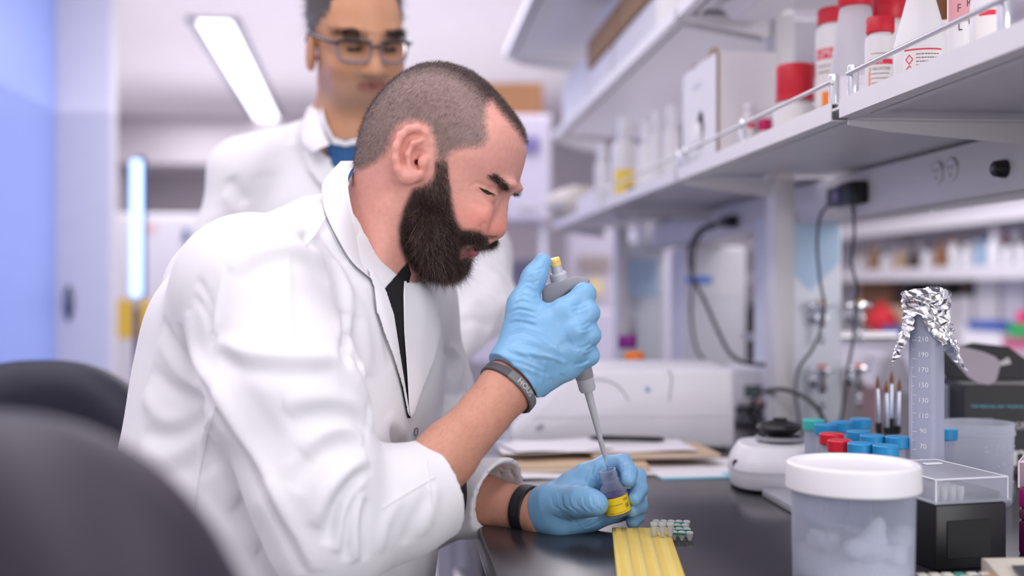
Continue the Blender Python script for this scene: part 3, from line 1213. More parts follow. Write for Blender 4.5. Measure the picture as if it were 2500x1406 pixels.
near = (hV[:, 1] < 1.345).astype(float)
strands('beard_strands', hV, hN, near * (hN[:, 1] < .35), 30000, .0105, .00015, [(.035, .019, .016), (.065, .034, .026), (.025, .014, .013), (.11, .060, .043), (.045, .025, .021), (.20, .15, .13)], 7, (.25, 0, -1), .62, .45, 3)
hu_, hv_, hw_ = seen_px(hV)
strands('beard_strands', hV, hN, near * (hw_ > 0) * np.exp(-((hu_ - 1042) / 34)**2 - ((hv_ - 515) / 34)**2), 6000, .010, .00015, [(.035, .019, .016), (.065, .034, .026), (.025, .014, .013), (.11, .060, .043), (.045, .025, .021)], 19, (.3, -.2, -.9), .45, .5, 3)
u_, v_, w_ = seen_px(bV)
tonef = lambda poly, soft: np.clip(poly_sdf(u_, v_, poly) / soft + .3, 0, 1) * Qv_head(bV)
SCALP = [(868, 420), (893, 408), (918, 396), (942, 376), (955, 355), (962, 326), (984, 304), (1010, 296), (1040, 304), (1058, 335), (1066, 392), (1090, 396), (1104, 372),
         (1138, 364), (1178, 358), (1194, 340), (1190, 300), (1190, 262), (1202, 252), (1234, 292), (1262, 322), (1281, 350), (1300, 345), (1290, 250), (1150, 120), (900, 130), (820, 330)]
sel = tonef(SCALP, 16) * (bV[:, 1] < 1.36)
strands('beard_edge', bV, bN, tonef(BEARD, 10) * np.clip((v_ - 395) / 90, .12, 1) * (bV[:, 1] < 1.345) * ~((((u_ - 1146) / 36)**2 + ((v_ - 611) / 18)**2 < 1) & (u_ > 1106)), 14000, .008, .00015, [(.030, .017, .015), (.055, .03, .024), (.085, .048, .036)], 18, (.25, 0, -1), .66, .4, 3)
strands('cropped_hair', bV, bN, sel * np.clip((np.abs(w_) - .036) / .02, 0.0, 1), 32000, .0042, .00009, [(.20, .135, .12), (.14, .095, .085), (.38, .29, .26), (.25, .18, .16)], 11, (-.5, 0, -.75), .84, .1, 1)
strands('crown_hair', bV, bN, sel * np.clip((.060 - np.abs(w_)) / .022, 0, 1), 34000, .0046, .00010, [(.06, .038, .033), (.09, .058, .05), (.045, .03, .026), (.16, .11, .095)], 12, (.35, 0, -.2), .66, .1, 1)
strands('sideburn', bV, bN, tonef([(1063, 385), (1092, 392), (1096, 430), (1100, 480), (1040, 470), (1062, 430)], 8) * (w_ > 0), 2400, .007, .00012, [(.06, .036, .03), (.12, .075, .06), (.2, .14, .12)], 13, (.1, 0, -1), .8, .2, 2)
strands('eyebrow', bV, bN, tonef([(1188, 428), (1206, 422), (1223, 433), (1237, 448), (1241, 460), (1232, 462), (1220, 456), (1205, 443)], 6) * (w_ > 0), 900, .0058, .00013, [(.018, .011, .010), (.03, .02, .018)], 14, (.75, 0, -.55), .8, .1, 2)
strands('eyebrow', bV, bN, tonef([(1185, 425), (1207, 421), (1226, 436), (1244, 452), (1250, 468), (1236, 468), (1219, 457), (1203, 441)], 4) * (w_ < 0), 600, .0058, .00013, [(.018, .011, .010), (.03, .02, .018)], 15, (.75, 0, -.55), .8, .1, 2)
strands('moustache', bV, bN, tonef([(1118, 575), (1150, 566), (1175, 570), (1190, 584), (1182, 598), (1150, 594), (1124, 600)], 6), 3000, .0072, .00015, [(.025, .015, .013), (.05, .03, .025)], 16, (.15, -.35, -.75), .72, .3, 2)
arm_sel = ((bV[:, 2] < -.1) & (bV[:, 2] > -.21) & (bV[:, 0] > -.1) & (bV[:, 1] < 1.4)).astype(float)
strands('forearm_hair', bV, bN, arm_sel, 2600, .009, .00005, [(.30, .14, .10), (.22, .10, .07)], 17, (.55, 0, .45), .8, .3, 2)

body_bvh = bvh_of(bV, bQ)
EYEM = mat('eye_dark', (.06, .032, .026), rough=.25)
v, f = patch(body_bvh, [(1171, 459), (1182, 462), (1194, 467), (1204, 473), (1198, 475), (1190, 475), (1181, 469)], 1.2, .0005, .0010)
if len(f):
    skin_obj('eye', v, f, EYEM, man)
rng = np.random.default_rng(21)
R0, D0 = [], []
for t in np.linspace(0, 1, 60):
    p, n_ = seen(body_bvh, 1169 + 36 * t, 457 + 16 * t + rng.normal() * 1)
    if p is not None:
        R0.append(p)
        D0.append(n_ * .5 + np.array([.75, 0, -.75]) + rng.normal(size=3) * .1)
D0 = np.array(D0)
D0 /= np.linalg.norm(D0, axis=1)[:, None]
v, f, c = fibres(np.array(R0), D0, .0075, .00016, np.tile([.012, .008, .007], (len(R0), 1)), 3, 2, .2)
tag(skin_obj('eyelashes', v, f, HAIRM, man, c), kind='stuff')


# ---- the lab coat
def make_coat():
    B = Field((-.52, .98, -.66), (.07, 1.64, .16), .0032)
    ys = [585, 640, 700, 770, 840, 950, 1050, 1150, 1300, 1406, 1600, 1900, 2050]
    xl = [610, 480, 424, 392, 378, 352, 329, 308, 287, 274, 262, 250, 245]
    xr = [930, 1000, 1040, 1060, 1068, 1072, 1070, 1066, 1060, 1050, 1040, 1060, 1070]
    bb = [.10, .155, .185, .20, .20, .198, .198, .20, .205, .21, .215, .22, .22]
    phi = .33
    zs = [(703 - y) / HS for y in ys]
    cx = [((l + r) / 2 - 1250) / HS for l, r in zip(xl, xr)]
    hx = [(r - l) / 2 / HS for l, r in zip(xl, xr)]
    ax = [math.sqrt(max(.002, h * h - (b * math.sin(phi))**2)) / math.cos(phi) for h, b in zip(hx, bb)]
    B.loft(zs, cx, [1.315] * len(zs), ax, bb, phi, .02, 2.15)
    # shoulders and upper back
    B.cone(Q(838, 590, 1.29), Q(600, 692, 1.16), .052, .062, .03)
    B.cone(Q(852, 580, 1.33), Q(985, 745, 1.45), .048, .062, .03)
    B.cone(Q(765, 600, 1.35), Q(545, 712, 1.34), .058, .070, .03)
    # near sleeve
    B.chain([Q(612, 712, 1.14), Q(700, 960, 1.095), Q(772, 1180, 1.07), Q(806, 1290, 1.07)], [.073, .068, .0575, .054], .035)
    B.chain([Q(806, 1290, 1.07), Q(960, 1222, 1.115), Q(1130, 1161, 1.165)], [.054, .049, .047], .02)
    B.cone(Q(800, 1345, 1.075), Q(1065, 1250, 1.145), .040, .026, .02)       # slack cloth under the forearm
    # far sleeve
    B.chain([Q(985, 750, 1.46), Q(1032, 960, 1.465), Q(1042, 1230, 1.44)], [.066, .060, .052], .03)
    B.chain([Q(1042, 1224, 1.44), Q(1250, 1214, 1.34)], [.048, .0460], .02)
    # cuffs cut open
    d = Q(1085, 1174, 1.153) - Q(960, 1222, 1.115)
    d /= np.linalg.norm(d)
    c0 = Q(1066, 1184, 1.15)
    n0 = d + np.array([.10, 0, .12])
    B.cut(c0, n0 / np.linalg.norm(n0), .09)
    B.cone(c0 - d * .025, c0 + d * .05, .0405, .0405, .002, 's')
    d2 = Q(1250, 1214, 1.34) - Q(1042, 1224, 1.44)
    d2 /= np.linalg.norm(d2)
    c1 = Q(1222, 1208, 1.356)
    n1 = d2 + np.array([.1, 0, -.45])
    B.cut(c1, n1 / np.linalg.norm(n1), .125)
    B.cone(c1 - d2 * .035, c1 + d2 * .06, .0375, .0375, .002, 's')
    # neck hole
    B.cone(H(975, 480, 0), H(872, 668, .004), .069, .060, .004, 's')
    B.cone(H(965, 600, 0), H(945, 690, .0), .030, .012, .006, 's')
    return B.mesh(3)


cV, cQ = make_coat()
FOLDS = [
    # near sleeve: long drag lines from the shoulder, crook of the elbow, slack under the forearm
    ([(455, 760), (480, 870), (560, 1010), (660, 1190), (745, 1350), (770, 1400)], .0075, .012),
    ([(435, 790), (462, 900), (530, 1010), (610, 1140), (690, 1290), (740, 1400)], -.0085, .009),
    ([(520, 800), (560, 900), (640, 1020), (700, 1130)], -.0035, .016),
    ([(520, 830), (600, 862), (720, 872), (838, 876)], .0060, .011),
    ([(530, 868), (620, 905), (720, 912), (820, 905)], -.0040, .013),
    ([(836, 760), (846, 820), (842, 872), (834, 890)], -.009, .008),
    ([(812, 640), (836, 700), (846, 770), (843, 840)], .0045, .012),
    ([(838, 880), (870, 930), (896, 985), (905, 1050)], .0050, .012),
    ([(690, 985), (780, 975), (850, 985), (890, 1010)], .0050, .014),
    ([(700, 1040), (760, 1012), (850, 1020), (900, 1060)], -.0045, .012),
    ([(740, 1110), (790, 1060), (850, 1045), (890, 1075)], .0050, .012),
    ([(720, 1200), (760, 1120), (830, 1085), (885, 1090)], -.0045, .011),
    ([(770, 1290), (800, 1210), (850, 1150), (900, 1125)], .0060, .010),
    ([(800, 1330), (820, 1240), (860, 1180), (905, 1140)], -.0070, .008),
    ([(822, 1350), (838, 1250), (866, 1195), (900, 1150)], .0050, .007),
    ([(845, 1370), (852, 1270), (875, 1190)], -.0045, .006),
    ([(868, 1375), (866, 1280), (882, 1200)], .0050, .007),
    ([(892, 1370), (888, 1280), (892, 1215)], -.0030, .007),
    ([(930, 1350), (945, 1280), (985, 1200)], .0025, .010),
    ([(985, 1330), (1010, 1270), (1050, 1200)], -.0025, .010),
    ([(1030, 1310), (1050, 1250), (1068, 1180)], .0020, .009),
    # back panel
    ([(395, 780), (430, 850), (480, 920), (528, 970)], -.0050, .010),
    ([(385, 830), (440, 910), (510, 950)], .0040, .012),
    ([(368, 900), (420, 950), (490, 975), (530, 985)], -.0045, .011),
    ([(352, 960), (400, 1020), (460, 1030), (530, 1000)], .0045, .014),
    ([(345, 1060), (420, 1060), (480, 1030), (526, 1012)], -.0045, .012),
    ([(340, 1120), (430, 1110), (490, 1075), (520, 1050)], .0040, .014),
    ([(350, 1190), (440, 1150), (500, 1120)], -.0035, .014),
    ([(528, 985), (505, 1060), (488, 1150), (478, 1240)], .0030, .0045),
    ([(520, 1140), (560, 1200), (620, 1240)], .0045, .020),
    ([(545, 1100), (600, 1140), (640, 1200)], -.0050, .022),
    ([(480, 1250), (560, 1300), (640, 1330)], .0035, .02),
    # shoulder and yoke
    ([(560, 660), (640, 612), (720, 604), (790, 640)], .0040, .014),
    ([(590, 700), (660, 640), (740, 640), (800, 690)], -.0030, .014),
    ([(700, 540), (760, 550), (800, 590), (850, 640)], -.0040, .010),
    ([(690, 560), (750, 575), (800, 625), (840, 690), (862, 780)], .0040, .012),
    ([(795, 530), (770, 570), (748, 590)], .0025, .004),
    ([(745, 575), (742, 590), (760, 604)], -.0025, .007),
    ([(540, 645), (532, 720), (522, 820)], .0020, .0040),
    ([(706, 630), (712, 740), (724, 850)], .0012, .0035),
    ([(480, 680), (505, 720), (515, 760)], -.002, .006),
    ([(470, 720), (500, 760), (512, 800)], -.002, .006),
    # front panel by the chest
    ([(848, 690), (872, 740), (890, 830), (898, 920)], .0030, .012),
    ([(862, 880), (905, 890), (940, 960), (960, 1040)], -.0040, .012),
    ([(880, 900), (920, 960), (930, 1040), (915, 1090)], .0040, .014),
    ([(945, 1010), (975, 1060), (990, 1110)], .002, .010),
    ([(905, 700), (935, 800), (955, 900)], -.003, .008),
    # far sleeve
    ([(1082, 850), (1100, 880), (1095, 920)], -.005, .008),
    ([(1096, 840), (1122, 880), (1118, 940)], .004, .008),
    ([(1085, 960), (1120, 965), (1140, 950)], -.004, .008),
    ([(1090, 1000), (1120, 1010), (1140, 990)], .003, .008),
]
cV = sculpt(cV, cQ, [(a, b * .95, c * .78) for a, b, c in FOLDS])
rng = np.random.default_rng(8)
cN = normals(cV, cQ)
soft = sum(np.sin(cV @ rng.normal(size=3) * f + rng.uniform(0, 6)) for f in (22, 31, 44, 60, 27, 38)) / 6
cV = cV + cN * (.0026 * soft)[:, None]
coat = skin_obj('lab_coat', cV, cQ, CLOTH, man)
cb = bvh_of(cV, cQ)


def sheet(name, poly, lift, thick, m, parent, step=5, bulge=0.0, bv=None, curl=None):
    v, f = patch(bv or cb, poly, step, lift, thick, bulge, curl)
    if len(f):
        return skin_obj(name, v, f, m, parent)


def loft_sheet(name, A, Bc, m, parent, thick=.0025, bulge=.006, rows=10, n=40, off=None):
    """cloth spanned between two edges given as (px, py, D)"""
    A = spline([Q(*p) for p in A], 12)
    Bc = spline([Q(*p) for p in Bc], 12)
    ra = resample(A, .002)
    rb = resample(Bc, .002)
    ta, tb = np.linspace(0, 1, len(ra)), np.linspace(0, 1, len(rb))
    if off:
        for q in rb:
            h_, _n = seen(cb, 1250 + FPX * q[0] / q[1], 703 - FPX * q[2] / q[1])
            if h_ is not None and h_[1] - off < q[1] and q[1] - h_[1] < .08:
                q *= (h_[1] - off) / q[1]
        for _ in range(3):
            rb[1:-1] = (rb[:-2] + 2 * rb[1:-1] + rb[2:]) / 4
    T = np.linspace(0, 1, n)
    A = np.stack([np.interp(T, ta, ra[:, k]) for k in range(3)], 1)
    Bc = np.stack([np.interp(T, tb, rb[:, k]) for k in range(3)], 1)
    G = []
    for i in range(rows + 1):
        s_ = i / rows
        p = A * (1 - s_) + Bc * s_
        p = p - p / np.linalg.norm(p, axis=1)[:, None] * (bulge * math.sin(math.pi * s_))
        G.append(p)
    V = np.concatenate(G)
    Fc = np.array([(i * n + j, i * n + j + 1, (i + 1) * n + j + 1, (i + 1) * n + j) for i in range(rows) for j in range(n - 1)])
    Vb = V + V / np.linalg.norm(V, axis=1)[:, None] * thick
    N0 = len(V)
    side = []
    for i in range(rows):
        side += [(i * n, (i + 1) * n, (i + 1) * n + N0, i * n + N0), ((i + 1) * n - 1, (i + 2) * n - 1, (i + 2) * n - 1 + N0, (i + 1) * n - 1 + N0)]
    for j in range(n - 1):
        side += [(j, j + 1, j + 1 + N0, j + N0), (rows * n + j, rows * n + j + 1, rows * n + j + 1 + N0, rows * n + j + N0)]
    F2 = np.concatenate([Fc, Fc[:, ::-1] + N0, np.array(side)])
    o = skin_obj(name, np.vstack([V, Vb]), F2, m, parent)
    return o


# black shirt in the opening, lapels, collar, snap, seams
sheet('black_shirt', [(938, 706), (952, 690), (975, 664), (996, 640), (1004, 668), (992, 720), (994, 812), (1000, 905), (1003, 1020), (996, 1020), (978, 930), (962, 850), (950, 780)], .004, .006, BLACKCLOTH, man, 2.5, bv=bvh_of(np.vstack([cV, bV]), np.vstack([cQ, bQ + len(cV)])))
B = Field((-.14, 1.2, -.30), (-.02, 1.42, -.14), .003)
B.ell(Q(1085, 1205, 1.31), (.026, .035, .05), k=.01)
V_, Q_ = B.mesh(2)
skin_obj('black_shirt', V_, Q_, BLACKCLOTH, man)
sheet('lapel', [(988, 658), (1004, 664), (1038, 687), (1061, 720), (1074, 772), (1077, 812), (1060, 882), (1032, 951), (1012, 1010), (1003, 1020), (999, 996), (994, 905), (987, 812), (985, 720)], .008, .003, CLOTH, coat, 4, .0, curl=(990, 1077, .022))
sheet('lapel', [(900, 655), (915, 664), (944, 712), (962, 768), (978, 870), (999, 1000), (1003, 1020), (996, 1010), (984, 946), (962, 872), (938, 810), (925, 768), (921, 765), (914, 700), (905, 680)], .009, .003, CLOTH, coat, 3, .002)
loft_sheet('collar', [(876, 392, 1.325), (852, 425, 1.262), (851, 466, 1.236), (867, 540, 1.230), (887, 600, 1.236), (905, 650, 1.246), (913, 684, 1.25)],
           [(832, 393, 1.335), (802, 425, 1.29), (786, 452, 1.262), (787, 490, 1.238), (799, 530, 1.222), (822, 578, 1.216), (860, 640, 1.222), (911, 684, 1.244)], CLOTH, coat, .003, .010, off=.010)
loft_sheet('collar_lining', [(876, 393, 1.33), (884, 405, 1.37), (900, 430, 1.38)], [(852, 440, 1.255), (868, 470, 1.30), (890, 480, 1.36)], mat('collar_inside', (.55, .52, .52), rough=.9), coat, .002, 0)
loft_sheet('collar', [(905, 420, 1.372), (960, 560, 1.375), (990, 640, 1.36), (996, 664, 1.34)], [(900, 470, 1.40), (960, 600, 1.40), (1010, 655, 1.375), (1035, 690, 1.35)], CLOTH, coat, .0025, .004)
p, n_ = seen(cb, 1013, 1054)
mb = MB()
t_ = np.linspace(0, 2 * math.pi, 21)
e1 = np.cross(n_, [0, 0, 1.])
e1 /= np.linalg.norm(e1)
e2 = np.cross(n_, e1)
mb.tube([q2w(p + n_ * .0015 + (e1 * math.cos(a) + e2 * math.sin(a)) * .0042) - np.array(man.location) for a in t_], .0007, 6, False)
mb.build('snap_ring', mat('snap_metal', (.35, .35, .36), rough=.3, metal=1), coat)
for line in ([(540, 640), (530, 730), (520, 830)], [(706, 622), (712, 740), (724, 855)], [(796, 530), (770, 572), (745, 600)], [(528, 990), (504, 1070), (486, 1160), (476, 1240)],
             [(1040, 1120), (1052, 1200), (1058, 1285)], [(935, 1240), (1000, 1200), (1062, 1165)], [(800, 545), (850, 640), (900, 700)]):
    L = [seen(cb, x, y)[0] for x, y in spline(line, 10)]
    L = [q for q in L if q is not None]
    MB().tube([q2w(q - q / np.linalg.norm(q) * .0002) - np.array(man.location) for q in L], .00075, 5).build('seam', CLOTH, coat)


# ---- gloves
def fingers(B, chains, k=.0035):
    for pts, rs in chains:
        B.chain([Q(*p) for p in pts], rs, k)


def make_right_glove():
    B = Field((-.045, 1.13, -.115), (.10, 1.30, .04), .0011)
    W1, W2 = (1246, 898, 1.205), (1288, 934, 1.214)
    for a, ra, b, rb in ((W1, .0215, (1378, 760, 1.203), .0130), (W1, .021, (1402, 806, 1.199), .0135), (W2, .0195, (1400, 856, 1.202), .0128), (W2, .0185, (1386, 898, 1.208), .0120), (W1, .021, (1345, 850, 1.203), .017)):
        B.cone(Q(*a), Q(*b), ra, rb, .012)
    B.ell(Q(1325, 830, 1.213), (.034, .016, .036), k=.012)
    B.cone(Q(1330, 790, 1.210), Q(1375, 770, 1.205), .013, .012, .010)
    fingers(B, [([(1378, 760, 1.203), (1427, 718, 1.213), (1424, 722, 1.243), (1385, 745, 1.262)], [.0130, .0112, .0100, .0085]),
                ([(1402, 806, 1.199), (1436, 764, 1.205), (1432, 772, 1.240), (1395, 790, 1.262)], [.0135, .0112, .0100, .0085]),
                ([(1400, 856, 1.202), (1440, 818, 1.205), (1436, 824, 1.240), (1400, 840, 1.262)], [.0128, .0107, .0098, .0082]),
                ([(1386, 898, 1.208), (1438, 868, 1.212), (1434, 872, 1.240), (1405, 885, 1.258)], [.0120, .0100, .0090, .0078])], .0065)
    # thumb, pressed beside the plunger
    B.chain([Q(1250, 870, 1.215), Q(1276, 745, 1.216), Q(1304, 678, 1.222), Q(1325, 640, 1.229)], [.019, .0150, .0118, .0096], .010)
    B.cone(Q(1290, 770, 1.214), Q(1340, 790, 1.212), .016, .014, .012)
    # cuff
    ax = Q(1215, 972, 1.198) - Q(1262, 922, 1.211)
    ax /= np.linalg.norm(ax)
    c = Q(1262, 922, 1.211)
    B.cone(c, c + ax * .035, .0315, .0320, .008)
    B.cut(c + ax * .005, ax, .06)
    B.cone(c + ax * .004, c + ax * .03, .0292, .0292, .001, 's')
    V, Qd = B.mesh(2)
    S = []
    rr_ = random.Random(4)
    for i in range(13):
        y = 690 + i * 8
        S.append(([(1270 - i * 2.5 + rr_.uniform(-4, 4), y + 8), (1288 - i * 2.5, y + rr_.uniform(-3, 3)), (1312, y + 9)], .0006 if i % 2 else -.0006, .0015))
    for i in range(9):
        S.append(([(1234 + i * 2, 765 + i * 14 + rr_.uniform(-4, 4)), (1275, 757 + i * 14), (1318 + rr_.uniform(-12, 12), 774 + i * 13)], .0005 if i % 2 else -.0005, .0018))
    for i in range(10):
        x = 1290 + i * 4
        y = 640 + rr_.uniform(0, 50)
        S.append(([(x - 8, y), (x + 6, y - 4 + rr_.uniform(-4, 4))], -.0006, .0014))
    for x, y in ((1408, 742), (1412, 752), (1418, 792), (1424, 800), (1420, 845), (1428, 850), (1416, 884)):
        S.append(([(x - 14, y + 6), (x + 6, y + 3), (x + 24, y - 8)], -.0009, .0020))
        S.append(([(x - 10, y + 10), (x + 8, y + 8), (x + 26, y - 2)], .0008, .0020))
    for a, b in (((1222, 868), (1330, 905)), ((1225, 885), (1345, 925)), ((1250, 900), (1310, 955)), ((1262, 860), (1385, 885)), ((1300, 900), (1305, 950)), ((1330, 880), (1322, 940)), ((1240, 850), (1300, 880)), ((1350, 880), (1345, 925)), ((1375, 880), (1372, 915))):
        S.append(([a, ((a[0] + b[0]) / 2, (a[1] + b[1]) / 2 - 5), b], .0011, .0026))
    S.append(([(1385, 735), (1372, 790), (1340, 840)], -.0012, .008))
    S.append(([(1396, 830), (1360, 850)], -.0012, .006))
    V = sculpt(V, Qd, S)
    return V, Qd


gV, gQ = make_right_glove()
tag(skin_obj('glove', gV, gQ, NITRILE, man))


def make_left_glove():
    B = Field((-.005, 1.21, -.29), (.165, 1.40, -.17), .0011)
    # palm turned to the viewer
    for a, ra, b, rb in (((1345, 1232, 1.325), .021, (1432, 1163, 1.318), .0150), ((1345, 1240, 1.325), .021, (1425, 1200, 1.335), .015), ((1350, 1255, 1.325), .021, (1425, 1240, 1.335), .015), ((1365, 1268, 1.318), .018, (1440, 1268, 1.325), .0135)):
        B.cone(Q(*a), Q(*b), ra, rb, .012)
    fingers(B, [([(1432, 1163, 1.318), (1478, 1135, 1.328), (1522, 1129, 1.316), (1536, 1152, 1.294), (1535, 1172, 1.281)], [.0150, .0115, .0098, .0094, .0082]),
                ([(1425, 1200, 1.335), (1500, 1165, 1.338), (1558, 1164, 1.328), (1562, 1195, 1.306), (1550, 1217, 1.287)], [.0150, .0110, .0096, .0090, .0080]),
                ([(1425, 1240, 1.335), (1510, 1215, 1.340), (1560, 1208, 1.332), (1562, 1236, 1.312), (1543, 1246, 1.293)], [.0150, .0108, .0092, .0088, .0076]),
                ([(1440, 1268, 1.325), (1505, 1254, 1.330), (1535, 1250, 1.330), (1556, 1260, 1.318), (1545, 1275, 1.306)], [.0135, .0098, .0088, .0084, .0078])], .0035)
    # ball and blade of the thumb, in front of the vial
    B.chain([Q(1352, 1228, 1.312), Q(1418, 1224, 1.281), Q(1448, 1228, 1.268), Q(1460, 1231, 1.2635)], [.0225, .0165, .0128, .0105], .010)
    B.cone(Q(1400, 1190, 1.315), Q(1440, 1170, 1.318), .016, .013, .012)
    B.cone(Q(1370, 1272, 1.312), Q(1450, 1262, 1.315), .0165, .012, .012)
    c = Q(1338, 1246, 1.331)
    ax = Q(1300, 1250, 1.345) - c
    ax /= np.linalg.norm(ax)
    B.cone(c, c + ax * .03, .0285, .0290, .008)
    B.cut(c + ax * .009, ax + np.array([.15, -.2, 0]), .06)
    B.cone(c + ax * .002, c + ax * .03, .0262, .0268, .001, 's')
    V, Qd = B.mesh(2)
    S = []
    rr_ = random.Random(9)
    for i in range(12):
        x = 1350 + i * 10 + rr_.uniform(-4, 4)
        S.append(([(x - 4, 1210 + rr_.uniform(-6, 8)), (x + 1, 1234), (x + 20, 1250 + rr_.uniform(-8, 6))], .0004 if i % 2 else -.0004, .0014))
    for i in range(6):
        S.append(([(1345 + i * 12, 1258 + i), (1400 + i * 6, 1275 + i * 3), (1440 + i * 8, 1268)], .0006 if i % 2 else -.0006, .0022))
    for x, y in ((1438, 1160), (1445, 1150), (1452, 1165), (1434, 1172), (1460, 1150)):
        S.append(([(x + 6, y - 16), (x, y), (x + 2, y + 24)], .0009, .0020))
    for a, b in (((1515, 1135), (1535, 1128)), ((1518, 1142), (1542, 1140)), ((1522, 1165), (1545, 1170)), ((1550, 1205), (1566, 1210)), ((1548, 1180), (1572, 1185)), ((1545, 1235), (1565, 1240))):
        S.append(([a, b], -.0008, .0020))
    return sculpt(V, Qd, S), Qd


lV, lQ = make_left_glove()
skin_obj('glove', lV, lQ, NITRILE, man)


# ---- wristband and watch strap
def band(center, axis, r1, r2, wid, th, a0, a1, m, parent, name, up=None, n=60):
    axis = np.array(axis) / np.linalg.norm(axis)
    e1 = np.cross(axis, [0, 0, 1.0])
    e1 /= np.linalg.norm(e1)
    if e1[1] > 0:
        e1 = -e1
    e2 = np.cross(e1, axis)
    mb = MB()
    full = abs(a1 - a0) > 6.28
    rows = []
    for k, (rr, ww) in enumerate(((0, -1), (th, -.85), (th * 1.1, 0), (th, .85), (0, 1))):
        rows.append([center + e1 * (r1 + rr) * math.cos(a) + e2 * (r2 + rr) * math.sin(a) + axis * ww * wid / 2 for a in np.linspace(a0, a1, n + 1)])
    rows.append(rows[0])
    G = [[q2w(p) - np.array(parent.location) for p in r] for r in rows]
    mb.grid(G)
    return mb.build(name, m, parent), e1, e2, axis


axr = Q(1300, 873, 1.23) - Q(1150, 1047, 1.18)
cr = Q(1240, 947, 1.208)
DG = mat('silicone_dark_grey', (.075, .075, .085), rough=.55)
LG = mat('silicone_mid_grey', (.17, .17, .185), rough=.5)
b1, e1, e2, axn = band(cr, axr, .0312, .0312, .0098, .0022, -.35 - 2 * math.pi, -.35 + 1e-4, DG, man, 'wristband')
tag(b1)
b2, _, _, _ = band(cr, axr, .0315, .0315, .0102, .0022, -1.2, .78, LG, man, 'band_panel')
Vt, Ft = text_geo('HOUS', .0085)
mb = MB()
out = []
for x, y, z in Vt:
    a = .12 - x / .034
    p = cr + (e1 * math.cos(a) + e2 * math.sin(a)) * .03420 + axn * y
    out.append(q2w(p) - np.array(man.location))
mb.add(out, Ft)
mb.build('lettering', mat('print_pale', (.62, .62, .64), rough=.6), man)
axl = Q(1330, 1254, 1.332) - Q(1250, 1238, 1.36)
cl = Q(1287, 1243, 1.3465)
BR = mat('rubber_black', (.012, .012, .015), rough=.5)
b3, f1, f2, axm = band(cl, axl, .0262, .0262, .0175, .0022, -math.pi, math.pi, BR, man, 'watch_strap')
band(cl, axl, .0285, .0285, .0075, .0022, -.1, .75, BR, man, 'strap_keeper')
# ================================================================ things on the shelves
RED = mat('red_cap', (.62, .012, .03), rough=.4)
AMB = mat('amber_glass', (.22, .07, .012), rough=.12, spec=.6, trans=.35)
HDPE = mat('white_polythene', (.80, .79, .80), rough=.42, sss=.1)
HAZY = matclear('hazy_polythene', (.80, .79, .83), .22, .35)
PAPER = mat('label_paper', (.84, .80, .78), rough=.7)
INK = mat('label_ink', (.06, .06, .07), rough=.7)
REDINK = mat('label_red', (.75, .03, .07), rough=.6)
ORANGE = mat('label_orange', (.95, .25, .01), rough=.6)
YLAB = mat('label_yellow', (.85, .62, .10), rough=.6)
CLEAR = matclear('clear_plastic', (.80, .82, .88), .82, .08)
FROST = matclear('frosted_polypropylene', (.74, .77, .84), .60, .22)
GLASSM = matclear('lab_glass', (.75, .77, .82), .85, .03)


def at_lat(px, a):
    D = FPX * a / math.cos(TH) / (px - 980)
    return D, P(px, 703, D)


def zof(py, D):
    return CAMZ + (703 - py) / FPX * D


def cap_geo(r, h, ribs=True, n=40):
    mb = MB()
    V, Fc = [], []
    prof = [(r * .96, 0), (r, h * .06), (r, h * .90), (r * .94, h), (0, h)]
    m = n * 2 if ribs else n
    for rr, z in prof[:-1]:
        for i in range(m):
            k = 1 + (.022 if (ribs and i % 2 and h * .03 < z < h * .95) else 0)
            a = 2 * math.pi * i / m
            V.append((rr * k * math.cos(a), rr * k * math.sin(a), z))
    for j in range(len(prof) - 2):
        for i in range(m):
            k = (i + 1) % m
            Fc.append((j * m + i, j * m + k, (j + 1) * m + k, (j + 1) * m + i))
    Fc.append(tuple(range((len(prof) - 2) * m, (len(prof) - 1) * m)))
    Fc.append(tuple(range(m - 1, -1, -1)))
    return mb.add(V, Fc)


FACE = -math.pi / 2 - .25     # towards the aisle and the viewer


def bottle(label, loc, r, hb, rn, hn, rc, hc, body=None, cap=None, cone=None, ang=0.0, group=None, ribs=True, cat='bottle', name='bottle'):
    """r,hb body; rn,hn neck; rc,hc cap; cone = height at which the sides begin to narrow"""
    t = thing(name, label, cat, loc, ang, group)
    hs = cone if cone else hb - (r - rn) * .8
    if cone:
        prof = [(0, 0), (r * .93, 0), (r, .004), (r, hs), (r * .985, hs + .006), (rn * 1.05, hb), (rn, hb + .002), (rn, hb + hn), (0, hb + hn)]
    else:
        prof = [(0, 0), (r * .93, 0), (r, .004), (r, hs - .004), (r * .975, hs + .002), (r * .86, hs + (hb - hs) * .6), (rn * 1.08, hb), (rn, hb + .002), (rn, hb + hn), (0, hb + hn)]
    MB().lathe(prof, n=40).build('body', body or HDPE, t, smooth=50)
    c = cap_geo(rc, hc, ribs).build('cap', cap or RED, t, (0, 0, hb + hn * .35))
    return t


def wrap(par, r, z0, z1, a0, a1, m, name='label', n=24):
    mb = MB()
    mb.grid([[((r) * math.cos(a), (r) * math.sin(a), z) for a in np.linspace(a0, a1, n)] for z in (z0, z1)])
    mb.grid([[((r - .0005) * math.cos(a), (r - .0005) * math.sin(a), z) for a in np.linspace(a0, a1, n)] for z in (z0, z1)])
    return mb.build(name, m, par)


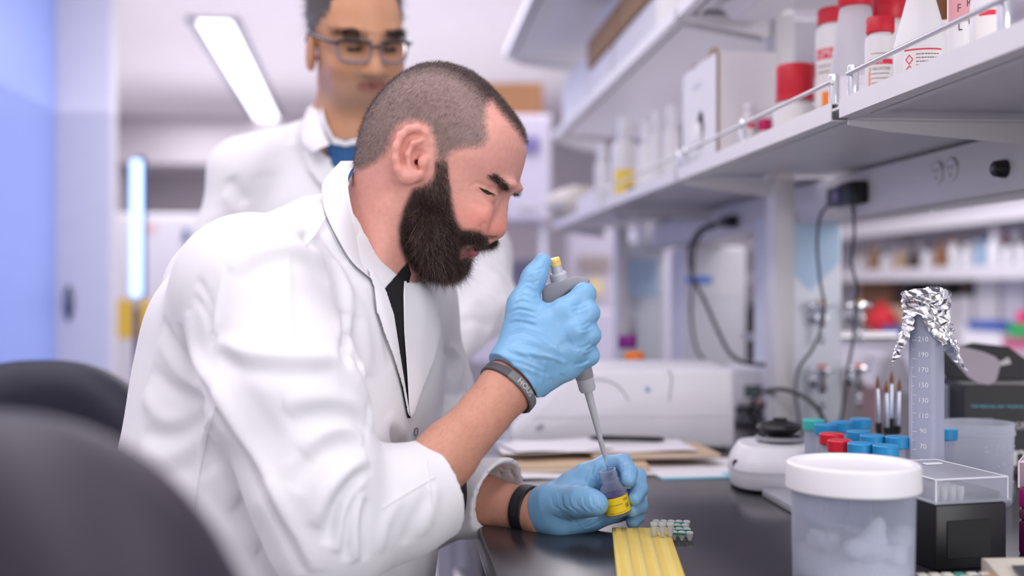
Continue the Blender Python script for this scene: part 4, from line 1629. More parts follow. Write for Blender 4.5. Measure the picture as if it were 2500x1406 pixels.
def scribble(par, r, z, a0, a1, m, lines, dz, h=.0009, seed=0, name='fine_print'):
    """tiny unreadable printed lines"""
    rg = random.Random(seed)
    mb = MB()
    for k in range(lines):
        a = a0
        while a < a1 - .02:
            w_ = rg.uniform(.03, .10)
            b = min(a1, a + w_)
            zz = z - k * dz
            mb.grid([[(r * math.cos(q), r * math.sin(q), zz + o) for q in np.linspace(a, b, 3)] for o in (0, h)])
            a = b + rg.uniform(.012, .03)
    return mb.build(name, m, par)


def shelf_spot(px, a):
    D, p = at_lat(px, a)
    return D, (a, float(p[1]), 1.3985)


ZT = 1.3985
# conical bottle with the printed label
D, l = shelf_spot(2248, .60)
t = bottle('white conical bottle with a printed red edged label behind the guard rail', l, .0305, .118, .0150, .012, .0205, .026, HDPE, cone=.058)
wrap(t, .0309, .006, .0535, FACE - .85, FACE + .62, PAPER)
wrap(t, .0311, .0520, .0537, FACE - .80, FACE + .60, REDINK, 'label_stripe')
scribble(t, .0312, .047, FACE - .35, FACE + .5, INK, 5, .0042, seed=4)
scribble(t, .0312, .018, FACE - .35, FACE + .5, INK, 3, .0042, seed=5)
mb = MB()
for k, zc in enumerate((.042, .030, .016)):
    for s_ in range(4):
        q0, q1 = s_ * math.pi / 2, (s_ + 1) * math.pi / 2
        pa = (FACE - .60 + .13 * math.cos(q0), zc + .0052 * math.sin(q0))
        pb = (FACE - .60 + .13 * math.cos(q1), zc + .0052 * math.sin(q1))
        mb.tube([(.0312 * math.cos(pa[0]), .0312 * math.sin(pa[0]), pa[1]), (.0312 * math.cos(pb[0]), .0312 * math.sin(pb[0]), pb[1])], .0005, 5)
mb.build('hazard_diamonds', REDINK, t)
# translucent conical bottle
D, l = shelf_spot(2088, .625)
t = bottle('hazy translucent conical bottle with a red cap at the gap between shelves', l, .0345, .165, .0205, .012, .0235, .030, HAZY, cone=.075)
wrap(t, .0349, .008, .070, FACE - .75, FACE + .35, mat('label_film', (.78, .76, .83), rough=.5))
scribble(t, .0351, .064, FACE - .5, FACE + .15, mat('label_grey_ink', (.5, .5, .55), rough=.7), 2, .006, seed=9)
# glucose bottle
D, l = shelf_spot(2149, .60)
t = bottle('small white bottle whose red striped label reads glucose', l, .0187, .098, .0135, .010, .0170, .020, HDPE)
wrap(t, .0190, .012, .076, FACE - .95, FACE + .75, PAPER)
wrap(t, .01915, .060, .0665, FACE - .95, FACE + .72, REDINK, 'label_stripe')
wrap(t, .01915, .014, .052, FACE - .95, FACE - .82, ORANGE, 'label_edge')
mb = MB()
text_cyl(mb, 'SIGMA', .0062, .0193, FACE - .45, .0632)
mb.build('lettering', PAPER, t)
mb = MB()
text_cyl(mb, 'D-GLUCOSE', .0050, .0193, FACE - .20, .0545)
mb.build('lettering', INK, t)
scribble(t, .0193, .048, FACE - .75, FACE + .45, INK, 4, .0058, seed=2)
scribble(t, .0193, .073, FACE - .75, FACE + .35, INK, 1, .005, seed=3)
# MA bottle
D, l = shelf_spot(2040, .665)
t = bottle('white wide mouth bottle with red band and orange square, half behind a translucent bottle', l, .030, .182, .0235, .012, .0268, .024, HDPE)
fa = FACE - .38
wrap(t, .0304, .060, .150, fa - .9, fa + .9, PAPER)
wrap(t, .03055, .130, .146, fa - .9, fa + .7, REDINK, 'label_stripe')
mb = MB()
text_cyl(mb, 'SIGMA', .0165, .0307, fa - .42, .138)
mb.build('lettering', PAPER, t)
scribble(t, .0307, .118, fa - .75, fa + .4, INK, 2, .009, .0022, seed=12)
wrap(t, .0307, .056, .080, fa - .45, fa + .35, ORANGE, 'label_square')
# behind them
D, l = shelf_spot(2172, .735)
bottle('white bottle with a broad red cap at the back, behind the glucose bottle', l, .030, .180, .022, .012, .0250, .036)
D, l = shelf_spot(1992, .735)
bottle('white bottle with a small red cap behind the wide mouth bottle', l, .017, .150, .012, .010, .0145, .026)
# big red cap jar
D, l = shelf_spot(1941, .622)
t = bottle('squat white jar with an oversized ribbed red cap', l, .0340, .070, .0275, .024, .0292, .056, HDPE)
wrap(t, .0277, .082, .0835, 0, 6.28, REDINK, 'neck_stripe')
wrap(t, .0344, .010, .055, FACE - .9, FACE + .9, PAPER)
MB().lathe([(.0300, .0), (.0303, .003), (.0300, .009), (.0290, .010)], n=48).build('tamper_ring', RED, t, (0, 0, .0765))
# amber and neighbours
D, l = shelf_spot(1851, .675)
l = (l[0], l[1] - .045, l[2])
t = bottle('amber glass bottle with a red cap beside the white dispenser box', l, .0205, .130, .0120, .013, .0150, .020, AMB)
wrap(t, .0208, .02, .07, FACE - .8, FACE + .8, PAPER)
wrap(t, .02095, .05, .054, FACE - .8, FACE + .8, REDINK, 'label_stripe')
D, l = shelf_spot(1829, .60)
t = bottle('tiny white vial with a red band in front of the amber bottle', l, .0105, .085, .008, .006, .0095, .014, HDPE, WPLAST, ribs=False)
wrap(t, .0107, .058, .066, 0, 6.28, REDINK, 'label_stripe')
D, l = shelf_spot(1884, .655)
bottle('slim white bottle with a white cap left of the big red capped jar', l, .0125, .150, .0100, .010, .0115, .022, HDPE, WPLAST)
D, l = shelf_spot(1868, .625)
bottle('small white bottle with a magenta cap low behind the guard rail', l, .0130, .050, .010, .006, .0120, .020, HDPE, mat('magenta_cap', (.55, .01, .12), rough=.4))
# far right
D, l = shelf_spot(2346, .60)
t = bottle('white bottle wrapped in pink tape with handwritten letters', l, .0140, .130, .011, .008, .0130, .02, HDPE, WPLAST)
wrap(t, .0144, .066, .125, FACE - 1.25, FACE + 1.25, mat('pink_tape', (.74, .36, .38), rough=.7), 'tape')
mb = MB()
for i, (ch, a, z) in enumerate((('P', -.45, .0955), ('F', -.40, .0795), ('L', -.32, .0600), ('R', .30, .0850), ('I', .34, .0665))):
    text_cyl(mb, ch, .0125, .01455, FACE + .05 + a, z, sx=.75)
mb.build('handwriting', INK, t)
D, l = shelf_spot(2312, .70)
t = bottle('amber bottle with a white label behind the pink taped bottle', l, .0245, .16, .014, .01, .018, .022, AMB)
wrap(t, .0248, .04, .122, FACE - .9, FACE + .9, PAPER)
scribble(t, .0250, .11, FACE - .4, FACE + .5, INK, 4, .012, seed=21)
D, l = shelf_spot(2418, .580)
t = bottle('rounded white jar with a curved red stripe at the right end of the shelf', l, .0190, .066, .0165, .006, .0185, .018, HDPE, WPLAST)
wrap(t, .0193, .006, .056, FACE - 1.0, FACE + 1.0, PAPER)
wrap(t, .01945, .0475, .0525, FACE - .8, FACE + .45, REDINK, 'label_stripe')
D, l = shelf_spot(2492, .555)
t = thing('green_lid', 'bright green round lid lying at the right end of the shelf', 'lid', (l[0], l[1], ZT + .0075))
MB().lathe([(0, -.012), (.0075, -.012), (.0078, .010), (.006, .012), (0, .012)], n=24, axis=(.3, 1, 0)).build('shell', mat('lime_plastic', (.25, .70, .12), rough=.4), t)

# dispenser carton with an oval opening
D, l = shelf_spot(1751, .55)
t = thing('dispenser_box', 'white cardboard dispenser box with a torn oval opening in its end', 'box', (.55, l[1], ZT))
CRT = mat('white_card', (.80, .79, .81), rough=.7, bump=.03, bscale=300)
bx, by, bz = .108, .24, .196
mb = MB().box(.001, bx, 0, by, 0, bz, .0015, 1)
mb.build('carton', CRT, t)
# end panel facing the aisle with the oval cut out
n = 28
oy, oz, ra_, rb_ = by * .45, bz * .40, .024, .030
outer = []
for i in range(n):
    a = 2 * math.pi * i / n
    c_, s_ = math.cos(a), math.sin(a)
    k = min((by / 2) / max(abs(c_), 1e-6), (bz / 2) / max(abs(s_), 1e-6))
    outer.append((by / 2 + k * c_, bz / 2 + k * s_))
V, Fc = [], []
for xx in (-.0015, 0.0):
    for i in range(n):
        a = 2 * math.pi * i / n
        V.append((xx, oy + ra_ * math.cos(a), oz + rb_ * math.sin(a)))
    V += [(xx, y, z) for y, z in outer]
for i in range(n):
    j = (i + 1) % n
    Fc += [(i, j, n + j, n + i), (2 * n + i, 3 * n + i, 3 * n + j, 2 * n + j), (i, 2 * n + i, 2 * n + j, j)]
MB().add(V, Fc).build('end_panel', CRT, t, smooth=0)
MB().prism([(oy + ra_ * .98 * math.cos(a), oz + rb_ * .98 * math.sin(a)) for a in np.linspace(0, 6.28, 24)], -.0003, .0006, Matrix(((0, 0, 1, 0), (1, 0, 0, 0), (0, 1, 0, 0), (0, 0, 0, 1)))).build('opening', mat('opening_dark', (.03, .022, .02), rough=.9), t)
for y0, z0, w_, h_ in ((.02, bz, .03, .010), (.05, bz, .02, .004), (.0, bz - .004, .012, .012), (.15, bz, .03, .006)):
    MB().box(-.0012, .0005, y0, y0 + w_, z0 - .004, z0 + h_).build('torn_flap', CARD, t)
MB().box(.0005, .0035, -.0012, .0, .0, bz).build('worn_corner', CARD, t)
mb = MB()
Mx = Matrix(((0, 0, -1, -.0018), (-1, 0, 0, by * .55), (0, 1, 0, bz * .78), (0, 0, 0, 1)))
for k in range(5):
    mb.prism([(-.03 + k * .013, 0), (-.03 + k * .013 + .008, 0), (-.03 + k * .013 + .008, .009), (-.03 + k * .013, .009)], 0, .0003, Mx)
tag(mb.build('faint_print', mat('print_lilac', (.62, .63, .74), rough=.7), t), kind='stuff')
tis = MB()
rg = random.Random(3)
for k in range(5):
    tis.ell((-.006 - .003 * rg.random(), oy - .012 + .006 * k, oz - .012 - .004 * rg.random()), (.006, .006, .020 + .006 * rg.random()), 10, 8)
tis.build('tissue', mat('tissue_white', (.82, .82, .84), rough=.9), t)
MB().box(.075, .1, -.0012, 0, .012, .04).build('blue_mark', mat('print_aqua', (.35, .60, .68), rough=.7), t)

# white squeeze bottles further along
for px, a, top, r, lb in ((1641, .615, 250, .0185, 'white bottle nearest the dispenser box in the far row'), (1607, .60, 264, .018, 'second white bottle from the dispenser box in the far row'),
                          (1577, .63, 290, .0195, 'third white bottle from the dispenser box in the far row'), (1470, .60, 346, .022, 'white bottle left of the yellow labelled bottle')):
    D, l = shelf_spot(px, a)
    H_ = zof(top, D) - ZT
    if px == 1470:
        l = (l[0], l[1], ZT + .0046)
    bottle(lb, l, r, H_ * .70, r * .62, .012, r * .72, H_ * .24, HDPE, WPLAST, group='white bottles along the shelf')
D, l = shelf_spot(1526, .60)
H_ = zof(288, D) - ZT
t = bottle('large white bottle with a square yellow label on the lower shelf', l, .038, H_ * .74, .019, .014, .0215, H_ * .24, HDPE, WPLAST)
wrap(t, .0384, .02, .098, FACE - .75, FACE + .75, YLAB)
D, l = shelf_spot(1552, .555)
t = thing('small_vial', 'little black capped vial with a green band in front of the white bottles', 'vial', (.548, l[1], ZT))
MB().lathe([(0, 0), (.013, 0), (.013, .010), (0, .010)], n=20).build('base', mat('dark_brown_glass', (.03, .015, .01), rough=.2), t)
MB().lathe([(.0125, .010), (.0135, .010), (.0135, .022), (0, .022)], n=20).build('cap', BLACKP, t)
MB().lathe([(.0132, .006), (.0138, .006), (.0138, .011), (.0132, .011)], n=20).build('green_band', mat('teal_plastic', (.02, .35, .28), rough=.5), t)
D, l = shelf_spot(1463, .56)
t = thing('open_bin', 'low white open bin at the end of the lower shelf', 'bin', (.535, l[1] - .10, ZT))
mb = MB()
mb.box(0, .16, 0, .34, 0, .004).box(0, .004, 0, .34, .004, .055).box(.156, .16, 0, .34, .004, .055).box(.004, .156, 0, .004, .004, .055).box(.004, .156, .336, .34, .004, .055)
mb.build('tray', WHITE, t)
t = thing('dark_dish', 'shallow black dish standing in the white open bin', 'dish', (.585, l[1] - .02, ZT + .0045))
MB().lathe([(0, 0), (.028, 0), (.032, .046), (.030, .046), (.026, .004), (0, .004)], n=24).build('bowl', BLACKP, t)
# beige bag at the far end
D, l = shelf_spot(1372, .60)
B = Field((-.14, -.14, -.01), (.14, .14, .16), .006)
B.ell((0, 0, .055), (.085, .12, .05), k=.02).ell((.02, -.04, .07), (.07, .07, .042), k=.03).ell((-.02, .05, .065), (.06, .07, .04), k=.03)
B.cut((0, 0, .004), (0, 0, -1), .3)
V, Qd = B.mesh(2)
V = V + normals(V, Qd) * (.004 * np.sin(V[:, 0] * 90 + 2 * np.sin(V[:, 1] * 60)) * np.cos(V[:, 1] * 70))[:, None]
me_o = skin_obj('plastic_bag', V, Qd, mat('beige_bag', (.62, .58, .52), rough=.5), None, world=False)
me_o.location = (.575, 3.81, ZT + .0045)
tag(me_o, 'crumpled beige bag lying on the far end of the lower shelf', 'bag')

# ---- upper shelf: white cartons and a brown tray
ZU = 1.708
for i, (y0, y1, h, lb) in enumerate(((3.35, 3.85, .17, 'tall white carton at the far end of the upper shelf'), (2.95, 3.32, .105, 'low white carton under the far end of the brown tray'), (2.42, 2.92, .105, 'low white carton under the near end of the brown tray'))):
    t = thing('carton', lb, 'box', (.545, y0, ZU))
    MB().box(0, .125, 0, y1 - y0, 0, h, .003, 1).build('carton_body', CRT, t)
    MB().box(-.0008, 0, .03, y1 - y0 - .03, h * .5, h * .5 + .004).build('tape', PAPER, t)
t = thing('cardboard_tray', 'long brown cardboard tray lying on white cartons on the upper shelf', 'box', (.535, 2.42, ZU + .1055))
TW, TL, TH_ = .135, .86, .075
MB().box(0, TW, 0, TL, 0, .003).build('base', CARD, t)
MB().box(0, .003, 0, TL, .003, TH_).build('side', CARD, t)
MB().box(TW - .003, TW, 0, TL, .003, TH_).build('side', CARD, t)
MB().box(.003, TW - .003, 0, .003, .003, TH_).build('end', CARD, t)
MB().box(.003, TW - .003, TL - .003, TL, .003, TH_).build('end', CARD, t)
MB().box(-.0008, 0, TL * .45, TL * .47, 0, TH_).build('seam_strip', mat('cardboard_dark', (.26, .15, .08), rough=.9), t)
for i, (y0, w_, h, lb) in enumerate(((.03, .20, .120, 'white package standing in the near end of the brown tray'), (.27, .16, .140, 'white package standing second in the brown tray'), (.46, .22, .130, 'white package standing in the middle of the brown tray'), (.70, .12, .142, 'white package standing in the far end of the brown tray'))):
    t = thing('package', lb, 'package', (.560, 2.42 + y0, ZU + .109), .04 * (i - 1.5))
    MB().box(0, .09, 0, w_, 0, h, .006).build('wrapper', CRT, t)
    MB().box(-.0008, 0, w_ * .3, w_ * .75, h * .3, h * .6).build('label', mat('pale_print', (.62, .62, .70), rough=.7), t)
D, p = at_lat(1462, .55)
t = thing('aqua_jar', 'small aqua pot on top of the white packages on the upper shelf', 'pot', (.605, 3.17, ZU + .109 + .1425))
MB().lathe([(0, 0), (.016, 0), (.016, .018), (.013, .021), (0, .021)], n=20).build('shell', mat('aqua_plastic', (.25, .70, .66), rough=.4), t)

# ================================================================ plugs and cables
CAB = mat('cable_grey', (.05, .05, .06), rough=.5)
RF = RX - .0


def raceway_pt(px, py, off=0.0):
    D = FPX * (RX - off) / math.cos(TH) / (px - 980)
    return P(px, py, D)


p = raceway_pt(2054, 474, .03)
t = thing('plug_adapter', 'black and grey mains adapter plugged into the raceway with two leads', 'adapter', (RX, p[1], p[2]))
MB().box(-.034, 0, -.052, .005, -.020, .020, .006).build('housing', BLACKP, t)
MB().box(-.030, -.004, .005, .075, -.019, .016, .004).build('second_plug', mat('slate_plastic', (.10, .10, .16), rough=.5), t)
MB().box(-.031, -.030, .012, .040, -.010, .006).build('label', mat('plug_label', (.30, .25, .33), rough=.6), t)
MB().box(-.0345, -.026, .003, .0055, -.018, .018).build('blue_edge', mat('indicator_blue', (.06, .10, .55), rough=.4), t)
lead = lambda pts: [P(*q) for q in pts]


def cable(label, pts, r=.0032):
    W_ = np.array([P(*q) for q in spline(np.array(pts, float), 10)])
    W_[:, 2] = np.maximum(W_[:, 2], .9 + r * 1.08)
    t = tag(MB().tube(W_, r, 8).build('cable', CAB), label, 'cable')
    return t


cable('thin lead hanging from the left side of the mains adapter', [(2024, 496, 2.13), (2002, 530, 2.11), (1995, 600, 2.08), (2003, 690, 2.07), (2012, 740, 2.07), (2008, 790, 2.08), (1985, 850, 2.10), (1950, 900, 2.14), (1943, 960, 2.16), (1950, 1020, 2.16), (1945, 1052, 2.18)], .0026)
cable('thin lead hanging from the right side of the mains adapter', [(2080, 494, 2.05), (2086, 560, 2.06), (2080, 640, 2.06), (2092, 700, 2.05), (2086, 760, 2.05), (2083, 830, 2.06), (2072, 890, 2.10), (2064, 960, 2.14), (2050, 1030, 2.16), (2040, 1050, 2.17)], .0026)
p = raceway_pt(1775, 541, .02)
t = thing('power_plug', 'black power plug pushed into the far raceway outlet', 'plug', (RX, p[1], p[2]))
MB().box(-.03, 0, -.03, .035, -.014, .014, .006).build('body', BLACKP, t)
MB().tube([(-.022, .03, 0), (-.03, .075, -.005), (-.032, .10, -.012)], [.008, .006, .0045], 10).build('strain_relief', BLACKP, t)
cable('thick black cable looping from the plug down behind the white machine', [(1742, 545, 2.80), (1705, 566, 2.74), (1684, 610, 2.66), (1690, 672, 2.58), (1722, 738, 2.50), (1752, 806, 2.44), (1782, 862, 2.40), (1820, 886, 2.36), (1868, 892, 2.30), (1884, 915, 2.26), (1878, 965, 2.28), (1852, 1010, 2.34), (1840, 1026, 2.36)], .0044)
cable('second dark cable falling to the back of the white machine', [(1742, 548, 2.82), (1700, 590, 2.80), (1690, 700, 2.78), (1688, 780, 2.76), (1700, 850, 2.74), (1720, 880, 2.72)], .0036)
cable('black cable arching on the bench between upright and service column', [(1838, 1028, 2.35), (1832, 1000, 2.34), (1850, 962, 2.30), (1900, 950, 2.10), (1950, 962, 2.08), (1990, 990, 2.07), (2012, 1030, 2.07), (2020, 1075, 2.06)], .0042)

# ================================================================ service column with taps
D0 = 2.34
xa, xb = .768, .905
t = thing('service_column', 'pale service column carrying four chrome taps behind the upright', 'column', (xa, 2.29, .9))
MB().box(0, xb - xa, 0, .16, 0, .43, .004).build('housing', mat('pale_blue_laminate', (.80, .84, .92), rough=.4), t)
yb_ = -.0015
MB().prism([(.006, .415), (xb - xa - .006, .415), (xb - xa - .006, .333), ((xb - xa) / 2, .274), (.006, .333)], 0, .0015, Matrix(((1, 0, 0, 0), (0, 0, -1, 0), (0, 1, 0, 0), (0, 0, 0, 1)))).build('blue_patch', mat('light_blue_patch', (.50, .68, .88), rough=.5), t)  # light blue pentagon across the upper column face


def tap(px, py, D, disk, label):
    p = P(px, py, D)
    q = thing('gas_tap', label, 'tap', p, 0, 'chrome taps on the service column')
    s_ = MB()
    s_.lathe([(0, 0), (.015, 0), (.015, .005), (.009, .008), (.008, .03), (.011, .034), (.011, .044), (0, .044)], (0, 0, 0), 20, axis=(0, -1, 0))
    s_.lathe([(0, -.055), (.004, -.055), (.0065, -.045), (.0045, -.04), (.0065, -.034), (.0045, -.029), (.0065, -.02), (.010, -.012), (.011, .012), (.008, .016), (0, .016)], (0, -.040, 0), 20)
    s_.build('valve_body', CHROME, q)
    h = MB().lathe([(0, .016), (.016, .018), (.019, .021), (.019, .026), (.012, .030), (0, .030)], (0, -.040, 0), 20).box(-.026, .026, -.045, -.035, .020, .027, .002).build('handle', CHROME, q)
    MB().lathe([(0, .0303), (.010, .0303), (.010, .034), (0, .034)], (0, -.040, 0), 18).build('index_disc', disk, h)
    return q


OD = mat('index_orange', (.80, .14, .06), rough=.4)
YD = mat('index_yellow', (.72, .45, .10), rough=.4)
for px, py, dk, lb in ((1988, 772, YD, 'upper left chrome tap with a yellow index disc'), (2078, 772, YD, 'upper right chrome tap with a yellow index disc'),
                       (1990, 928, OD, 'lower left chrome tap with an orange index disc'), (2078, 924, OD, 'lower right chrome tap with an orange index disc')):
    D = 2.29 * math.cos(TH) + .83 * math.sin(TH)
    # on the column's face
    pt_ = P(px, py, D - .0)
    k = (2.288 - pt_[1]) / (VV[1] + (px - 1250) / FPX * CC[1])
    tap(px, py, D + k, dk, lb)
p0, p1 = P(1815, 822, 2.545), P(2190, 820, 2.545)
t = tag(MB().tube([p0, p1], .009, 14).build('support_rod', STEEL), 'horizontal pale rod crossing behind the service column', 'rod')
# ================================================================ pipette and vial in the gloved hands
PG = mat('pipette_grey', (.30, .30, .335), rough=.4)
PL = mat('pipette_pale_grey', (.50, .51, .56), rough=.35)
PY = mat('plunger_yellow', (.90, .66, .20), rough=.45)
VT = Q(1487, 1155, 1.285)
VB = Q(1353, 632, 1.242)
t = thing('pipette', 'grey hand pipette with a yellow plunger top held in the raised glove', 'pipette', q2w(VT))
org = q2w(VT)
axis_c = (VB - VT)
PLN = float(np.linalg.norm(axis_c))
axis_c /= PLN


def along(px, py):
    """distance up the pipette from its tip for a photograph pixel"""
    a = np.array([1487, 1155.]) - np.array([px, py])
    d = np.array([1487 - 1353, 1155 - 632.])
    return PLN * float(a @ d) / float(d @ d)


def pip(prof, n=28):
    M_ = MB()
    ax = CC * axis_c[0] + VV * axis_c[1] + ZZ * axis_c[2]
    return M_.lathe(prof, (0, 0, 0), n, axis=tuple(ax))


s = along
l0, l1, l2, l3, l4 = s(1472, 1096), s(1465, 1072), s(1433, 950), s(1427, 918), s(1418, 890)
pip([(.0004, 0), (.0009, 0), (.0011, .010), (.0022, l0 - .004), (.0025, l0), (.0012, l0), (.0003, .003)], 16).build('disposable_tip', FROST, t)
pip([(0, .0008), (.0007, .0008), (.0010, .010), (0, .010)], 12).build('drawn_liquid', mat('dye_blue', (.02, .08, .55), rough=.1, trans=.2), t)
pip([(0, l0 - .008), (.0017, l0 - .008), (.0029, l0), (.0031, l1), (0, l1)]).build('tip_cone', mat('tip_cone_grey', (.5, .5, .55), rough=.3), t)
pip([(0, l1), (.0026, l1), (.0030, l1 + .004), (.0044, l2 - .012), (.0048, l2), (0, l2)]).build('shaft', PL, t)
pip([(0, l2), (.0082, l2), (.0094, l2 + .003), (.0097, l3), (0, l3)]).box(0, 0, 0, 0, 0, 0).build('ejector_collar', PL, t) if False else pip([(0, l2), (.0082, l2), (.0094, l2 + .003), (.0097, l3), (0, l3)]).build('ejector_collar', PL, t)
pip([(0, l3), (.0100, l3), (.0108, l4), (.0125, l4 + .03), (.0135, s(1385, 760)), (0, s(1385, 760))]).build('handle', PG, t)
# hooked finger rest
hook = [(1322, 702), (1340, 692), (1366, 684), (1392, 678), (1412, 674), (1428, 676), (1440, 684), (1436, 692), (1412, 698), (1388, 712), (1366, 730), (1352, 748), (1345, 790), (1330, 790), (1326, 752)]
dpt = VT[1] + (VB[1] - VT[1]) * .86
bm = bmesh.new()
F0 = []
Vh = []
for off in (-.0115, .0115):
    for x, y in hook:
        q = Q(x, y, dpt)
        q[1] += off
        Vh.append(bm.verts.new(q2w(q) - org))
n_ = len(hook)
bm.faces.new(Vh[:n_])
bm.faces.new(Vh[n_:][::-1])
for i in range(n_):
    bm.faces.new((Vh[i], Vh[(i + 1) % n_], Vh[n_ + (i + 1) % n_], Vh[n_ + i]))
bmesh.ops.recalc_face_normals(bm, faces=bm.faces)
bmesh.ops.bevel(bm, geom=bm.edges[:], offset=.0022, segments=3, profile=.5, affect='EDGES')
bm.verts.index_update()
mb = MB().add([v.co for v in bm.verts], [[v.index for v in f.verts] for f in bm.faces])
bm.free()
hk = mb.build('finger_hook', PG, t)
q = q2w(Q(1404, 681, dpt)) - org
MB().ell(tuple(q + ZZ * .0005 - VV * .004), (.0036, .0022, .0012), 12, 6).build('window', WPLAST, hk)
a, b, c, d, e = s(1366, 690), s(1362, 668), s(1361, 664), s(1356, 648), s(1353, 630)
pip([(0, a - .02), (.0098, a - .02), (.0098, b), (.0078, c), (0, c)]).build('plunger_collar', PL, t)
pip([(0, c - .002), (.0066, c - .002), (.0058, d), (0, d)]).build('plunger_stem', PL, t)
pip([(0, d), (.0062, d), (.0064, d + .003), (.0058, d + .0032), (.0062, d + .004), (.0062, e - .001), (.0055, e), (0, e)]).build('plunger_button', PY, t)

# the vial
VA, VN = Q(1511, 1256, 1.288), Q(1483, 1147, 1.285)
vax = VN - VA
VH = float(np.linalg.norm(vax))
vax /= VH
vaxw = Vector(CC * vax[0] + VV * vax[1] + ZZ * vax[2])
t = thing('vial', 'small open vial of violet dye with a yellow label, held in the lower glove', 'vial', q2w(VA), rot=vaxw.to_track_quat('Z', 'Y').to_euler())
R_ = .0150
VIALM = matclear('vial_plastic', (.70, .69, .80), .93, .18)
MB().lathe([(0, 0), (R_ * .92, 0), (R_, .002), (R_, VH * .52), (R_ * .97, VH * .585), (R_ * .80, VH * .66), (R_ * .68, VH * .69), (R_ * .66, VH * .74), (R_ * .69, VH * .75), (R_ * .69, VH * .77), (R_ * .62, VH * .78), (R_ * .62, VH * .86),
            (R_ * .66, VH * .87), (R_ * .66, VH * .89), (R_ * .62, VH * .90), (R_ * .63, VH), (R_ * .54, VH), (R_ * .54, VH * .70), (R_ * .90, VH * .52), (R_ * .90, .003), (0, .003)], n=48).build('body', VIALM, t)
MB().lathe([(0, .0032), (R_ * .895, .0032), (R_ * .895, VH * .47), (0, VH * .47)], n=40).build('dye', mat('dye_violet', (.045, .012, .16), rough=.15), t)
Mi = vaxw.to_track_quat('Z', 'Y').to_matrix().inverted()
fd = Mi @ Vector(-VV + CC * .05)
fa = math.atan2(fd.y, fd.x)
wrap(t, R_ + .00025, VH * .075, VH * .435, fa - 1.75, fa + 1.45, mat('vial_label_yellow', (.86, .62, .02), rough=.5), 'label', 30)
rr = R_ + .00045
mb = MB()
text_cyl(mb, 'Protein Loading Buffer', .0019, rr, fa - .18, VH * .285)
mb.build('lettering', INK, t)
for k, (z, a0, a1) in enumerate(((.365, .50, .95), (.335, .52, .97), (.245, .60, .98), (.222, .60, .98), (.199, .60, .98), (.178, .6, .98))):
    scribble(t, rr, VH * z, fa + a0, fa + a1, INK, 1, .002, .0007, seed=40 + k)
scribble(t, rr, VH * .105, fa - .8, fa + .55, INK, 1, .002, .0005, seed=60)

# ================================================================ bench things, left to right
ZB = .9
RNG = random.Random(5)

# papers and folders
PAPW = mat('paper_white', (.80, .78, .82), rough=.8)
MAN = mat('manila_card', (.60, .45, .30), rough=.8)
px_c, D_ = 1450, 1.78
for i, (lb, nm, m_, px, D, w_, d_, rz, zz, th) in enumerate((
    ('white paper lying lowest on the bench behind the vial hand', 'paper_sheet', PAPW, 1420, 1.80, .30, .22, .10, 0, .0016),
    ('thick manila folder low in the pile of papers', 'folder', MAN, 1395, 1.80, .22, .16, -.05, .0018, .010),
    ('wide manila folder to the right of the pile', 'folder', MAN, 1580, 1.84, .20, .13, .06, .0136, .007),
    ('white printout lying across both folders', 'paper_sheet', PAPW, 1450, 1.845, .31, .12, .02, .0228, .0014),
    ('white leaflet on the left end of the pile of papers', 'paper_sheet', PAPW, 1350, 1.84, .16, .12, .22, .0262, .0012),
    ('white sheet sticking out to the right of the papers', 'paper_sheet', PAPW, 1700, 1.80, .16, .14, -.12, .0, .0012),
)):
    p = P(px, 703, D)
    t = thing(nm, lb, 'folder' if nm == 'folder' else 'paper', (p[0], p[1], ZB + zz), rz)
    mb = MB()
    G = [[(x, y, .0 + .0012 * math.sin(x * 40 + i) * (1 if nm != 'folder' else .3) + .0012) for x in np.linspace(-w_ / 2, w_ / 2, 12)] for y in np.linspace(-d_ / 2, d_ / 2, 5)]
    mb.grid(G)
    mb.grid([[(a, b, c + th) for a, b, c in r] for r in G])
    for r in (G[0], G[-1]):
        mb.grid([r, [(a, b, c + th) for a, b, c in r]])
    for k in (0, -1):
        mb.grid([[g[k] for g in G], [(g[k][0], g[k][1], g[k][2] + th) for g in G]])
    mb.build('sheet', m_, t)
    if nm == 'folder':
        MB().box(-w_ / 2 + .006, w_ / 2 - .004, -d_ / 2 - .0008, d_ / 2 - .01, .0045, .0045 + .0012).build('inner_sheets', PAPW, t)
p = P(1704, 703, 1.70)
t = thing('pad', 'aqua edged absorbent pad lying on the bench left of the mini centrifuge', 'pad', (p[0], p[1], ZB), .05)
MB().box(-.06, .06, -.02, .10, 0.0002, .0016).build('sheet', mat('aqua_pad', (.22, .60, .75), rough=.8), t)
MB().box(-.06, .04, -.012, .10, .0018, .0028).build('top_layer', PAPW, t)
p0, p1 = P(1440, 703, 1.90), P(1622, 703, 1.88)
t = thing('pen', 'dark pen lying on the papers in front of the white machine', 'pen', (p0[0], p0[1], ZB + .0320))
dv = Vector((p1 - p0) * [1, 1, 0])
MB().tube([(0, 0, 0), dv * .1, dv * .9, dv], [.002, .0045, .0045, .003], 10).build('barrel', BLACKP, t)
MB().tube([dv * .65 + Vector((0, 0, .005)), dv * .98 + Vector((0, 0, .005))], .0012, 6).build('clip', STEEL, t)

